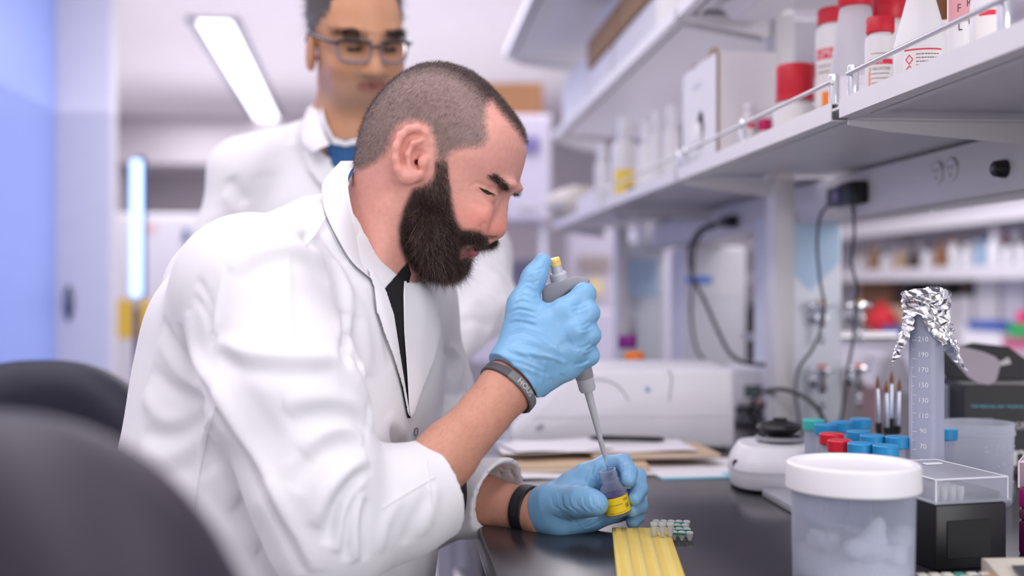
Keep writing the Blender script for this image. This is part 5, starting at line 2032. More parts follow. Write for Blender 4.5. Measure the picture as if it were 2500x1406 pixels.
# white benchtop machine
MW = mat('instrument_white', (.74, .73, .78), rough=.4)
LINE = mat('moulding_grey', (.38, .38, .44), rough=.5)
pl, pr = P(1243, 703, 1.97), P(1795, 703, 1.97)
t = thing('benchtop_instrument', 'large white benchtop machine with curved grey lines and a blue dot', 'machine', (pl[0], pl[1], ZB + .003), -TH)
WI = (1795 - 1243) / FPX * 1.97
HI = .138
mb = MB()
mb.prism([(.0, .0), (WI, .0), (WI, HI), (.115, HI), (.02, .045), (0, .03)], 0, .26, Matrix(((1, 0, 0, 0), (0, 0, 1, 0), (0, 1, 0, 0), (0, 0, 0, 1))))
bm = bmesh.new()
vs = [bm.verts.new(v) for v in mb.v]
for f in mb.f:
    bm.faces.new([vs[i] for i in f])
bmesh.ops.recalc_face_normals(bm, faces=bm.faces)
bmesh.ops.bevel(bm, geom=bm.edges[:], offset=.010, segments=3, profile=.5, affect='EDGES')
bm.verts.index_update()
MB().add([v.co for v in bm.verts], [[v.index for v in f.verts] for f in bm.faces]).build('housing', MW, t)
bm.free()


def fx(px, py):
    return ((px - 1243) / FPX * 1.97, -.0006, CAMZ + (703 - py) / FPX * 1.97 - ZB - .003)


MB().tube([fx(*q) for q in spline([(1448, 924), (1480, 928), (1512, 944), (1535, 978)], 8)], .0011, 6).build('curved_line', LINE, t)
MB().tube([fx(*q) for q in spline([(1632, 902), (1640, 925), (1636, 955), (1634, 978)], 8)], .0011, 6).build('curved_line', LINE, t)
MB().tube([fx(*q) for q in ((1300, 1018), (1780, 1014))], .0006, 6).build('panel_joint', mat('joint_pale', (.62, .61, .67), rough=.6), t)
MB().lathe([(0, 0), (.0048, 0), (.0045, .0016), (0, .0016)], (0, 0, 0), 20, axis=(0, -1, 0)).build('blue_dot', mat('dot_blue', (.30, .42, .66), rough=.4), t, fx(1581, 950))
MB().box(-.007, .007, -.0012, .001, -.004, .004, .001).build('badge', LINE, t, fx(1318, 1042), rot=(0, -.6, 0))
for x in (.05, WI - .05):
    for y in (.03, .22):
        MB().lathe([(0, -.0035), (.009, -.0035), (.010, .001), (0, .001)], (x, y, 0), 14).build('foot', BLACKP, t)
MB().box(WI * .35, WI - .03, .03, .2, HI, HI + .003, .0012).build('top_plate', MW, t)
# round polished thing catching the light at its left
p = P(1236, 1042, 1.86)
t = thing('glass_dish', 'small round glass dish shining at the left end of the white machine', 'dish', (p[0] - .02, p[1], ZB))
MB().lathe([(0, .0), (.022, 0), (.026, .05), (.0245, .05), (.021, .003), (0, .003)], n=28).build('bowl', GLASSM, t)

# bottles standing behind on the machine's far side
for px, D, capm, top, r, lb in ((1532, 2.42, mat('purple_cap', (.22, .01, .22), rough=.4), 812, .022, 'glass bottle with a purple cap behind the white machine'), (1549, 2.30, mat('orange_cap', (.85, .20, .01), rough=.4), 852, .022, 'glass bottle with an orange cap behind the white machine')):
    p = P(px, 703, D)
    H_ = zof(top, D) - ZB
    bottle(lb, (p[0], p[1], ZB), r * 1.35, H_ - .035, r * .7, .010, r * .88, .026, GLASSM, capm, cone=(H_ - .035) * .5)
# white tower and its blue strip
pl = P(1672, 703, 3.2)
TWW = (1822 - 1672) / FPX * 3.2
t = thing('tower_instrument', 'tall white cabinet instrument with a blue strip on the far side of the bench', 'machine', (pl[0], pl[1], ZB), -TH)
MB().box(0, TWW, 0, .3, 0, zof(602, 3.2) - ZB, .012).build('housing', MW, t)
MB().box(.004, .075, -.003, .0, zof(692, 3.2) - ZB, zof(674, 3.2) - ZB, .001).build('blue_strip', mat('strip_blue', (.08, .22, .72), rough=.4), t)
MB().box(.01, TWW - .01, -.003, 0, .05, zof(720, 3.2) - ZB, .004).build('door_panel', WHITE2, t)

# mini centrifuge
p = P(1905, 703, 1.62)
t = thing('mini_centrifuge', 'white mini centrifuge with a raised black lid behind the lidded jar', 'centrifuge', (p[0], p[1], ZB), -TH - .1)
B = Field((-.11, -.12, -.01), (.11, .12, .10), .0025)
zs = [0, .006, .03, .05, .062, .068]
B.loft([.0, .010, .030, .046, .056, .066], [0] * 6, [0] * 6, [.066, .072, .073, .070, .062, .050], [.072, .080, .082, .078, .068, .055], 0, .001, 3.0)
V, Qd = B.mesh(3)
V[:, 2] = np.maximum(V[:, 2], .004)
hs = skin_obj('housing', V, Qd, MW, None, world=False)
hs.parent = t
MB().lathe([(0, .064), (.022, .064), (.018, .072), (.023, .076), (.033, .083), (.030, .088), (.010, .093), (.010, .096), (0, .096)], (0, .004, 0), 36).build('lid', BLACKP, t)
MB().lathe([(.0300, .0655), (.0345, .066), (.0345, .070), (.0300, .071)], (0, .004, 0), 36).build('rotor_ring', GREYP, t)
MB().lathe([(0, 0), (.0075, 0), (.007, .003), (0, .003)], (0, 0, 0), 18, axis=(-1, -.6, 0)).build('switch', mat('switch_navy', (.03, .03, .08), rough=.4), t, (-.0640, -.0400, .036))
MB().lathe([(0, 0), (.0028, 0), (.0025, .0025), (0, .0025)], (0, 0, 0), 12, axis=(-1, -.8, 0)).build('green_lamp', mat('lamp_green', (.1, .45, .30), rough=.3), t, (-.0640, -.0440, .0175))
MB().tube([(.0735 * math.copysign(abs(math.cos(a))**.66, math.cos(a)), .0825 * math.copysign(abs(math.sin(a))**.66, math.sin(a)), .030) for a in np.linspace(3.3, 6.0, 40)], .0006, 5).build('body_joint', LINE, t)
for sx in (-.04, .04):
    for sy in (-.045, .045):
        MB().lathe([(0, 0), (.008, 0), (.009, .006), (0, .006)], (sx, sy, 0), 12).build('foot', BLACKP, t)

# centrifuge tubes with screw caps
CB = mat('cap_blue', (.02, .28, .58), rough=.4)
CT = mat('cap_teal', (.05, .50, .45), rough=.4)
first = None
RACKX = []
spots = [(1986, 1066, 1.52, CT, 'teal'), (2016, 1070, 1.47, CB, 'blue'), (2056, 1066, 1.50, CB, 'blue'), (2101, 1062, 1.53, CB, 'blue'), (2030, 1080, 1.375, RED, 'red'), (2051, 1089, 1.315, RED, 'red'), (2082, 1089, 1.30, CB, 'blue'), (2096, 1076, 1.40, CB, 'blue'), (2129, 1082, 1.36, CB, 'blue'), (2158, 1096, 1.275, CB, 'blue'), (2177, 1083, 1.35, CB, 'blue'), (2309, 1086, 1.42, CB, 'blue')]
names = ['teal capped tube at the left back of the tube rack', 'blue capped tube beside the teal one', 'blue capped tube in the middle of the back row', 'blue capped tube at the right of the back row', 'red capped tube further back of the two red ones', 'red capped tube nearer of the two red ones', 'blue capped tube right of the nearer red one', 'blue capped tube in the middle of the rack', 'blue capped tube right of the rack middle', 'blue capped tube nearest the lidded jar', 'blue capped tube at the right front of the rack', 'blue capped tube standing right of the graduated cylinder']
placed = []
for (px, py, D, cm, cn), lb in zip(spots, names):
    p = P(px, py, D)
    r = .0135
    q = np.array([p[0], p[1]])
    for _ in range(30):
        for o in placed:
            dd = q - o
            L = np.linalg.norm(dd)
            if L < .0285:
                q = q + dd / max(L, 1e-5) * (.0288 - L) * .6
    placed.append(q)
    t = thing('centrifuge_tube', lb, 'tube', (q[0], q[1], ZB + .012), 0, 'screw capped centrifuge tubes in the rack')
    MB().lathe([(0, 0), (.002, 0), (.0115, .014), (.0118, .088), (.0105, .088), (.0100, .015), (0, .004)], n=24).build('tube', FROST, t)
    cap_geo(.0140, .0135, True, 28).build('cap', cm, t, (0, 0, .0805))
RACKP = np.array(placed[:-1])
x0, y0 = RACKP.min(0) - .02
x1, y1 = RACKP.max(0) + .02
t = thing('tube_rack', 'grey foam rack holding the blue and red capped tubes', 'rack', (x0, y0, ZB))
mb = MB().box(0, x1 - x0, 0, y1 - y0, 0, .011, .003)
mb.build('base', GREYP, t)
# brushes in a clear tube
p = P(2168, 703, 1.62)
t = thing('brush_holder', 'clear plastic tube standing behind the capped tubes, holding brushes', 'holder', (p[0], p[1], ZB))
MB().lathe([(0, 0), (.017, 0), (.0185, .003), (.0185, .075), (.0172, .075), (.0168, .004), (0, .004)], n=32).build('tube', CLEAR, t)
BH = mat('brush_handle', (.012, .012, .014), rough=.35)
FER = mat('ferrule_metal', (.62, .66, .74), rough=.18, metal=1)
BR1 = mat('bristle_brown', (.22, .09, .03), rough=.8)
for i, (dx, dy, tilt, hh, lb) in enumerate(((-.0105, .002, -.03, .0, 'leftmost fine brush in the clear holder'), (-.003, -.004, -.01, -.006, 'brush with the widest brown bristles in the clear holder'), (.004, .004, .02, .006, 'tallest fine brush in the clear holder'), (.0105, -.001, .04, -.004, 'rightmost fine brush in the clear holder'))):
    b = thing('paint_brush', lb, 'brush', (p[0] + dx, p[1] + dy, ZB + .004), rot=(0, tilt, 0), group='brushes standing in the clear tube')
    MB().lathe([(0, 0), (.0030, 0), (.0042, .03), (.0046, .086 + hh), (0, .086 + hh)], n=14).build('handle', BH, b)
    MB().lathe([(0, .086 + hh), (.0038, .086 + hh), (.0034, .118 + hh), (.0026, .134 + hh), (0, .134 + hh)], n=14).build('ferrule', FER, b)
    MB().lathe([(0, .134 + hh), (.0026, .134 + hh), (.0030, .141 + hh), (.0006, .152 + hh), (0, .153 + hh)], n=12).build('bristles', BR1, b)

# graduated cylinder with a foil cap
p = P(2262, 703, 1.335)
cx, cy = p[0], p[1]
RC = .0196
HC = zof(748, 1.335) - ZB
t = thing('graduated_cylinder', 'tall translucent graduated plastic cylinder capped with crumpled foil', 'cylinder', (cx, cy, ZB), 0)
PP = matclear('cylinder_polypropylene', (.74, .77, .87), .55, .22)
MB().lathe([(0, 0), (.032, 0), (.033, .006), (.022, .011), (RC, .018), (RC, HC), (RC - .0016, HC), (RC - .0016, .016), (0, .014)], n=48).build('body', PP, t)
ga = math.atan2(-VV[1], -VV[0]) - .62
WH = mat('moulded_scale', (.90, .91, .95), rough=.4)
mb = MB()
k = 0
z = .03
while z < HC - .02:
    ln = .42 if k % 10 == 0 else (.26 if k % 5 == 0 else .13)
    mb.grid([[((RC + .0005) * math.cos(a), (RC + .0005) * math.sin(a), z + o) for a in np.linspace(ga - .72, ga - .72 + ln, 4)] for o in (0, .0008)])
    z += .0021
    k += 1
tag(mb.build('scale_marks', WH, t), kind='stuff')
mb = MB()
for i, n_ in enumerate(range(10, 251, 20)):
    zz = .045 + i * .0176
    if zz < HC - .03:
        text_cyl(mb, str(n_), .0080, RC + .0004, ga + .08, zz)
mb.build('scale_numbers', WH, t)
# foil: crumpled cap and two hanging flaps
FOIL = mat('aluminium_foil', (.86, .87, .90), rough=.20, metal=1)
rng = np.random.default_rng(4)


def crumple(V, amp, freqs=(140, 320, 620, 1050), seed=2):
    r = np.random.default_rng(seed)
    d = np.zeros(V.shape)
    for f, a in zip(freqs, (1, .7, .5, .3)):
        for _ in range(4):
            k = r.normal(size=3)
            k *= f / np.linalg.norm(k)
            ph = r.uniform(0, 6.28)
            t_ = (V @ k + ph) / math.pi
            tri = np.abs(((t_ % 2) - 1)) * 2 - 1
            d += np.outer(tri * a, r.normal(size=3)) * .5
    return V + d * amp


na, nz = 300, 170
TT = np.linspace(0, 2 * math.pi, na, endpoint=False)
rows = []
fl = thing('foil_cap', 'crumpled shiny aluminium foil cap over the graduated cylinder', 'foil', (cx, cy, ZB + HC))
vdir = math.atan2(-VV[1], -VV[0])
for j in range(nz):
    u = j / (nz - 1)
    if u < .25:
        r_ = (RC + .006) * (u / .25)
        z_ = .0195 - .004 * (u / .25)**3
    else:
        w_ = (u - .25) / .75
        r_ = RC + .006 - .003 * w_
        z_ = .0155 - .050 * w_
    row = []
    for a in TT:
        # the skirt hangs lower on the right and at the front middle, torn short at the left front
        rel = (a - vdir + math.pi) % (2 * math.pi) - math.pi
        drop = .80 + .40 * math.exp(-((rel - .35) / .38)**2) + 1.0 * math.exp(-((rel - 1.45) / .66)**4) + .75 * math.exp(-((rel + 1.75) / .58)**4) - .30 * math.exp(-((rel + .75) / .30)**2) + .06 * math.sin(9 * a)
        zz = z_ if u < .25 else .0155 - .050 * (u - .25) / .75 * drop
        rr2 = r_ + (0 if u < .25 else .026 * max(0, drop - 1.0) * ((u - .25) / .75)**2)
        row.append((rr2 * math.cos(a), rr2 * math.sin(a), zz))
    rows.append(row)
V = np.array(rows).reshape(-1, 3)
V = crumple(V, .0021)
# keep clear of the plastic wall
rad = np.hypot(V[:, 0], V[:, 1])
low = V[:, 2] < .002
kk = np.where(low & (rad < RC + .0012), (RC + .0012) / np.maximum(rad, 1e-6), 1)
V[:, 0] *= kk
V[:, 1] *= kk
Qd = np.array([(j * na + i, j * na + (i + 1) % na, (j + 1) * na + (i + 1) % na, (j + 1) * na + i) for j in range(nz - 1) for i in range(na)])
o = skin_obj('foil', V, Qd, FOIL, None, world=False)
o.parent = fl
o.data.shade_flat()

# clear round tub
p = P(2386, 703, 1.50)
RT = .0455
HT = zof(1030, 1.50) - ZB
t = thing('clear_tub', 'empty round clear plastic tub in front of the black box', 'tub', (p[0], p[1], ZB))
MB().lathe([(0, 0), (RT * .90, 0), (RT * .93, .004), (RT * .985, HT - .016), (RT * 1.02, HT - .015), (RT * 1.02, HT - .010), (RT * .99, HT - .009), (RT * 1.0, HT), (RT * .97, HT), (RT * .91, .006), (0, .006)], n=56).build('body', FROST, t)
mb = MB()
rg = random.Random(2)
for k in range(30):
    a, z = rg.uniform(-2.6, -.4), rg.uniform(.02, HT * .75)
    rr = RT * (.93 + .055 * z / HT) + .0004
    mb.ell((rr * math.cos(a), rr * math.sin(a), z), (.0006, .0006, .0014), 6, 4)
tag(mb.build('droplets', mat('droplet', (.8, .78, .74), rough=.1), t), kind='stuff')

# black carton with a torn open flap
BKC = mat('black_carton', (.012, .012, .016), rough=.5)
pl = P(2352, 703, 1.72)
t = thing('black_box', 'open black cardboard box with torn flaps and blue lettering', 'box', (pl[0], pl[1], ZB), -TH - .10)
WB = .17
HB = zof(938, 1.72) - ZB
MB().box(0, WB, 0, .12, 0, HB, .0015, 1).build('carton', BKC, t)
# back flap standing up
MB().prism([(0, 0), (WB * .98, 0), (WB * .60, .050), (WB * .28, .056), (-.012, .040)], 0, .002, Matrix(((1, 0, 0, .004), (0, .35, -1, .115), (0, 1, .3, HB), (0, 0, 0, 1)))).build('flap', BKC, t)
fl_ = [(-.035, .050), (-.012, .058), (.020, .050), (.036, .043), (.044, .034), (.040, .020), (.036, .008), (.026, .001), (.012, .003), (-.004, .012), (-.018, .030)]
MB().prism(fl_, 0, .0015, Matrix(((1, 0, 0, .012), (0, .15, -1, .002), (0, 1, .1, HB - .002), (0, 0, 0, 1)))).build('torn_lining', mat('lining_grey', (.42, .38, .43), rough=.85), t)
mb = MB()
mb.prism([(.082, .022), (.098, .030), (.104, .034), (.108, .024), (.100, .022), (.090, .020)], 0, .0006, Matrix(((1, 0, 0, .0), (0, .35, -1, .1125), (0, 1, .3, HB), (0, 0, 0, 1))))
mb.build('torn_patch', mat('torn_card_pale', (.62, .58, .60), rough=.9), t)
Mt = Matrix(((1, 0, 0, 0), (0, 0, -1, -.0004), (0, 1, 0, 0), (0, 0, 0, 1)))


def flat_on(par, txt, size, x, z, m, name='lettering', sx=1.0):
    mb = MB()
    text_flat(mb, txt, size, Matrix.Translation((x, 0, z)) @ Mt, sx)
    return mb.build(name, m, par, smooth=0)


CY = mat('print_cyan', (.14, .58, .75), rough=.6)
GYP = mat('print_grey', (.60, .58, .60), rough=.6)
flat_on(t, 'THE MEDICAL DAY TROPICAL COUTURIERS', .0058, .068, HB - .033, CY)
flat_on(t, 'ESP', .0150, .078, HB - .062, GYP, sx=1.25)
mb = MB()
rg = random.Random(8)
for k in range(5):
    for x0, x1 in ((.006, .046), (.108, .165)):
        x = x0
        while x < x1 - .004:
            w_ = rg.uniform(.003, .010)
            mb.box(x, min(x1, x + w_), -.0006, 0, HB - .053 - k * .0042 - (.012 if x0 > .1 else 0), HB - .053 - k * .0042 + .0016 - (.012 if x0 > .1 else 0))
            x += w_ + .0016
tag(mb.build('fine_print', GYP, t), kind='stuff')
flat_on(t, 'n', .050, .082, .030, mat('print_white', (.75, .75, .78), rough=.6))
# pale blue box left of it
p = P(2283, 703, 1.80)
t = thing('reagent_box', 'pale blue white cardboard box between the cylinder and the black box', 'box', (p[0] - .02, p[1], ZB), -TH)
MB().box(0, .048, 0, .05, 0, zof(942, 1.80) - ZB, .002, 1).build('carton', mat('pale_box', (.62, .68, .82), rough=.7), t)
MB().box(.012, .032, -.0006, 0, .05, .075).build('blue_mark', mat('mark_blue', (.25, .45, .75), rough=.7), t)

# lidded jar in the foreground
p = P(2082, 703, 1.05)
t = thing('lidded_jar', 'big translucent plastic jar with a white screw lid, half full of white cotton', 'jar', (p[0], p[1], ZB))
JM = matclear('jar_polypropylene', (.66, .71, .82), .74, .25)
RJ = .0552
MB().lathe([(0, 0), (RJ * .93, 0), (RJ * .97, .004), (RJ, .10), (RJ, .112), (RJ - .002, .112), (RJ - .002, .10), (RJ * .94, .006), (0, .005)], n=72).build('body', JM, t)
MB().lathe([(0, .1165), (.049, .1165), (.050, .1170), (.0525, .1205), (.0570, .1210), (.0592, .1195), (.0598, .117), (.0602, .098), (.0595, .0970), (.0570, .0970), (.0570, .114), (0, .114)], n=96).build('lid', mat('lid_white', (.82, .81, .84), rough=.45, sss=.1), t)
B = Field((-.06, -.06, 0), (.06, .06, .11), .0022)
B.ell((0, 0, .022), (.050, .050, .020), k=.008)
rg = random.Random(12)
for k in range(44):
    a, r_ = rg.uniform(0, 6.28), rg.uniform(.0, .043)
    B.ell((r_ * math.cos(a), r_ * math.sin(a), rg.uniform(.022, .050)), (rg.uniform(.007, .013),) * 3, k=.006)
for qx, qy, qz, q in ((.004, -.037, .060, .010), (.008, -.036, .071, .007), (.002, -.036, .050, .014), (.037, -.024, .058, .010), (-.042, -.020, .056, .009), (-.015, -.040, .050, .010), (.025, -.038, .044, .010)):
    B.ell((qx, qy, qz), (q, q, q), k=.006)
V, Qd = B.mesh(1)
N = normals(V, Qd)
V = V + N * (.0008 * np.sin(V[:, 0] * 800) * np.cos(V[:, 2] * 900 + V[:, 1] * 700))[:, None]
rr = np.hypot(V[:, 0], V[:, 1])
k_ = np.minimum(1, .0515 / np.maximum(rr, 1e-6))
V[:, 0] *= k_
V[:, 1] *= k_
V[:, 2] = np.maximum(V[:, 2], .0065)
o = skin_obj('cotton_filling', V, Qd, mat('cotton', (.86, .84, .84), rough=.95), None, world=False)
o.parent = t
o['kind'] = 'stuff'

# pipette tip boxes
CLR = matclear('tip_lid_clear', (.78, .80, .86), .78, .08)
p = P(2285, 703, 1.130)
t = thing('tip_box', 'black pipette tip box with a clear hinged lid', 'box', (p[0], p[1], ZB), -TH + .25)
WX, WY, HZ = .082, .118, .066
bm_ = MB().box(0, WX, 0, WY, 0, HZ, .004)
bm_.build('base', BLACKP, t)
MB().box(.012, WX - .02, -.0012, 0, .012, .05, .0006, 1).build('front_recess', mat('black_plastic_matte', (.008, .008, .010), rough=.6), t)
lid = MB()
z0, z1 = HZ + .0005, HZ + .024
o_ = .003
lid.box(-o_, WX + o_, -o_, WY + o_, z0, z0 + .0032, .0012, 1)
lid.build('lid_flange', matclear('lid_edge_clear', (.70, .74, .82), .45, .12), t)
lid = MB()
w1 = .0012
lid.box(0, WX, 0, w1, z0 + .0032, z1).box(0, WX, WY - w1, WY, z0 + .0032, z1).box(0, w1, w1, WY - w1, z0 + .0032, z1).box(WX - w1, WX, w1, WY - w1, z0 + .0032, z1).box(0, WX, 0, WY, z1, z1 + w1)
ld = lid.build('lid', CLR, t)
mb = MB()
for a, b in (((0, 0), (WX, 0)), ((WX, 0), (WX, WY)), ((WX, WY), (0, WY)), ((0, WY), (0, 0))):
    mb.tube([(a[0], a[1], z1 + .0008), (b[0], b[1], z1 + .0008)], .0009, 6)
mb.tube([(0, 0, z0), (0, 0, z1)], .0009, 6).tube([(WX, 0, z0), (WX, 0, z1)], .0009, 6)
mb.build('lid_rim', mat('lid_rim_white', (.80, .82, .88), rough=.3), ld)
MB().box(WX * .55, WX * .80, WY * .7, WY * .76, z1 + .0013, z1 + .003, .0006, 1).build('lid_tab', WPLAST, t)
tip = None
for i in range(4):
    for j in range(9):
        if tip is None:
            tip = MB().lathe([(0, -.004), (.0022, -.004), (.0036, .004), (.0036, .011), (.0026, .0112), (.0024, .004), (0, .003)], n=14).build('tip', mat('tip_cream', (.74, .70, .66), rough=.4), t, (.008 + i * .0095, .012 + j * .0112, HZ + .004))
            continue
        c = tip.copy()
        COL.objects.link(c)
        c.location = (.008 + i * .0095, .012 + j * .0112, HZ + .004)
MB().box(.045, WX - .005, .004, WY - .03, HZ + .0038, HZ + .010, .001, 1).build('tip_plate', mat('navy_plate', (.035, .045, .075), rough=.4), t)

MG = mat('magenta_plastic', (.34, .008, .16), rough=.35, trans=.15)
MGL = matclear('pink_clear', (.80, .60, .72), .50, .15)
p = P(2487, 703, 1.205)
t = thing('tip_box', 'magenta stacked tip box with a pinkish clear lid and dark top', 'box', (p[0], p[1], ZB), -TH - .52)
WX, WY = .085, .125
Z1 = zof(1190, 1.205) - ZB
Z2 = zof(1128, 1.205) - ZB
MB().box(0, WX, 0, WY, 0, .036, .003).build('lower_tray', mat('wine_plastic', (.09, .004, .05), rough=.35), t)
MB().box(0, WX, 0, WY, .0365, Z1 - .022, .003).build('lower_rack', mat('plum_plastic', (.14, .03, .09), rough=.3, trans=.2), t)
MB().box(0, WX, 0, WY, Z1 - .0215, Z1, .003).build('upper_tray', MG, t)
MB().box(0, WX, 0, WY, Z1 + .0005, Z2, .002).build('lid', MGL, t)
mb = MB()
mb.tube([(0, 0, Z1), (0, 0, Z2)], .0010, 6)
for a, b in (((0, 0), (WX, 0)), ((0, WY), (0, 0))):
    mb.tube([(a[0], a[1], Z2), (b[0], b[1], Z2)], .0010, 6)
mb.build('lid_rim', mat('lid_rim_pink', (.85, .72, .80), rough=.3), t)
MB().box(.006, WX - .004, .006, WY - .004, Z2, Z2 + .0012, .0004, 1).build('top_card', mat('dark_card', (.02, .02, .05), rough=.2), t)

# beige desktop counter with coloured keys
BEI = mat('beige_plastic', (.58, .53, .45), rough=.5)
p = P(2385, 703, 1.045)
t = thing('cell_counter', 'beige desktop counter with cream keys at the lower right corner', 'counter', (p[0], p[1], ZB), -TH + .06)
MB().box(-.060, .075, -.075, .012, 0, .014, .004).build('housing', BEI, t)
MB().prism([(-.040, .014), (.012, .030), (.02, .030), (.02, .014)], .012, .075, Matrix(((0, 0, 1, 0), (1, 0, 0, -.004), (0, 1, 0, 0), (0, 0, 0, 1)))).build('display_hump', BEI, t)
MB().box(-.020, .020, -.013, .013, -.0006, .0008, .0004, 1).build('display', mat('lcd_dark', (.04, .045, .05), rough=.2), t, (.048, -.020, .0245), rot=(.30, 0, 0))
cols = [mat('key_cream', (.72, .68, .60), rough=.5), mat('key_green', (.03, .30, .22), rough=.5), mat('key_blue', (.10, .12, .35), rough=.5), mat('key_orange', (.80, .28, .08), rough=.5)]
key = None
kmesh = {}
for r_ in range(4):
    for c_ in range(6):
        ci = 1 if (r_ == 0 and c_ == 3) else (2 if (r_ == 1 and c_ == 4) else (3 if (r_ == 1 and c_ == 5) else 0))
        loc = (-.050 + c_ * .0118, .003 - r_ * .0125, .0138)
        if ci not in kmesh:
            kmesh[ci] = MB().box(-.0048, .0048, -.0042, .0042, 0, .0062, .0014).build('key', cols[ci], t, loc)
        else:
            k = kmesh[ci].copy()
            COL.objects.link(k)
            k.location = loc

# yellow tube rack plate
YR = mat('rack_yellow', (.76, .60, .17), rough=.5)
p = P(1494, 703, 1.300)
t = thing('tube_rack', 'flat yellow plastic tube rack at the bottom edge of the picture', 'rack', (p[0], p[1], ZB), -TH - .065)
WX, WY, HZ = .0625, -.275, .009
MB().box(0, WX, WY, 0, 0, HZ, .001, 1).build('base', YR, t)
rib = None
YR2 = mat('rack_yellow_rib', (.68, .54, .16), rough=.5)
gx = [0.002, .0155, .029, .0425, .056]
for i, x in enumerate(gx[1:4]):
    MB().box(x - .0006, x + .0006, WY + .004, -.006, HZ, HZ + .0009).build('groove_wall', mat('rack_wall_grey', (.58, .48, .20), rough=.5), t)
mb = MB()
for i, x in enumerate(gx):
    for j in range(66):
        y = -.006 - j * .004
        mb.box(x + (.001 if i else .002), x + .0075, y - .0004, y + .0004, HZ, HZ + .0008)
tag(mb.build('ribs', YR2, t), kind='stuff')
# strips of small white tubes with green caps
TW_ = matclear('tube_strip_white', (.78, .80, .78), .25, .25)
GC = mat('strip_green', (.01, .20, .12), rough=.4)
for i, (px, py, D, rz, zl, lb) in enumerate(((1644, 1290, 1.330, -.12, .0, 'strip of white tubes furthest back beside the yellow rack'), (1640, 1300, 1.310, -.06, .0, 'second strip of white tubes from the back beside the yellow rack'), (1644, 1312, 1.290, -.10, .0, 'third strip of white tubes with a long green cap edge'), (1650, 1322, 1.272, -.22, .0, 'strip of white tubes nearest the front beside the yellow rack'))):
    p = P(px, 703, D)
    q = thing('tube_strip', lb, 'tube strip', (p[0], p[1], ZB), -TH + rz, 'white tube strips by the yellow rack')
    q.scale = (1, 1, .6)
    for k in range(5):
        x = -.020 + k * .0088
        s_ = MB().lathe([(0, 0), (.0018, .0005), (.0034, .008), (.0036, .013), (0, .0135)], (x, 0, .0002), 14).build('tube', TW_, q)
        MB().lathe([(0, .0137), (.0042, .0137), (.0042, .0165), (.003, .0178), (0, .0178)], (x, 0, .0002), 14).build('cap', TW_, s_)
    MB().box(-.006, .012 if i != 2 else .018, -.0052, -.0038, .0125, .0158, .0006, 1).build('green_edge', GC, q)
p = P(1625, 703, 1.245)
t = thing('tube_strip', 'upright white tube strip standing on the corner of the yellow rack', 'tube strip', (p[0] - .004, p[1], ZB + HZ + .001), -TH - .1)
for k in range(3):
    s_ = MB().lathe([(0, 0), (.0018, .0003), (.0034, .007), (.0036, .012), (0, .0125)], (-.0085 + k * .0088, 0, 0), 14).build('tube', TW_, t)
    MB().lathe([(0, .0127), (.0042, .0127), (.0042, .0155), (0, .016)], (-.0085 + k * .0088, 0, 0), 14).build('cap', TW_, s_)
# ================================================================ next bay: wall shelves and counter on the right
XW = 3.35


def far_at(px, a):
    D = FPX * a / math.cos(TH) / (px - 980)
    return D, P(px, 703, D)


for z, lb in ((1.285, 'lower far wall shelf crowded with bottles across the next bay'), (1.575, 'upper far wall shelf across the next bay')):
    t = thing('wall_shelf', lb, 'shelf', (3.0, 2.5, z))
    MB().box(0, XW - 3.0, 0, 8.0, -.045, 0, .004, 1).build('board', WHITE2, t)
    MB().box(-.006, 0, 0, 8.0, -.06, .012, .002, 1).build('lip', WHITE, t)
t = thing('wall_counter', 'pale counter with cupboards along the far wall of the next bay', 'counter', (2.72, 2.5, 0))
MB().box(0, XW - 2.72, 0, 8.0, .86, .90, .004, 1).build('worktop', mat('counter_grey', (.45, .43, .47), rough=.4), t)
MB().box(.03, XW - 2.72, 0, 8.0, .1, .86).build('carcass', WHITE2, t)
for k in range(9):
    d_ = MB().box(.012, .03, .02 + k * .88, .86 + k * .88, .14, .66, .004, 1).build('door', WHITE2, t)
    d2 = MB().box(.012, .03, .02 + k * .88, .86 + k * .88, .68, .84, .004, 1).build('drawer', WHITE2, t)
    MB().box(-.004, .012, .35 + k * .88, .53 + k * .88, .75, .77).build('handle', STEEL, d2)
FARC = {'w': WPLAST, 'p': HDPE, 'a': mat('far_amber', (.30, .14, .05), rough=.3), 'k': mat('far_dark', (.06, .035, .03), rough=.4), 'b': mat('far_teal', (.02, .22, .36), rough=.4), 'c': mat('far_pale_blue', (.35, .52, .70), rough=.4), 'r': mat('far_rose', (.60, .25, .28), rough=.5), 't': mat('far_tan', (.50, .36, .24), rough=.6)}
rg = random.Random(31)
seq = 'wpawwptwkpwwawpwwpcbwrwpw'
desc = {'w': 'white', 'p': 'pale', 'a': 'amber', 'k': 'dark brown', 'b': 'teal', 'c': 'light blue', 'r': 'rose', 't': 'tan'}
pxs = np.linspace(2100, 2496, len(seq))
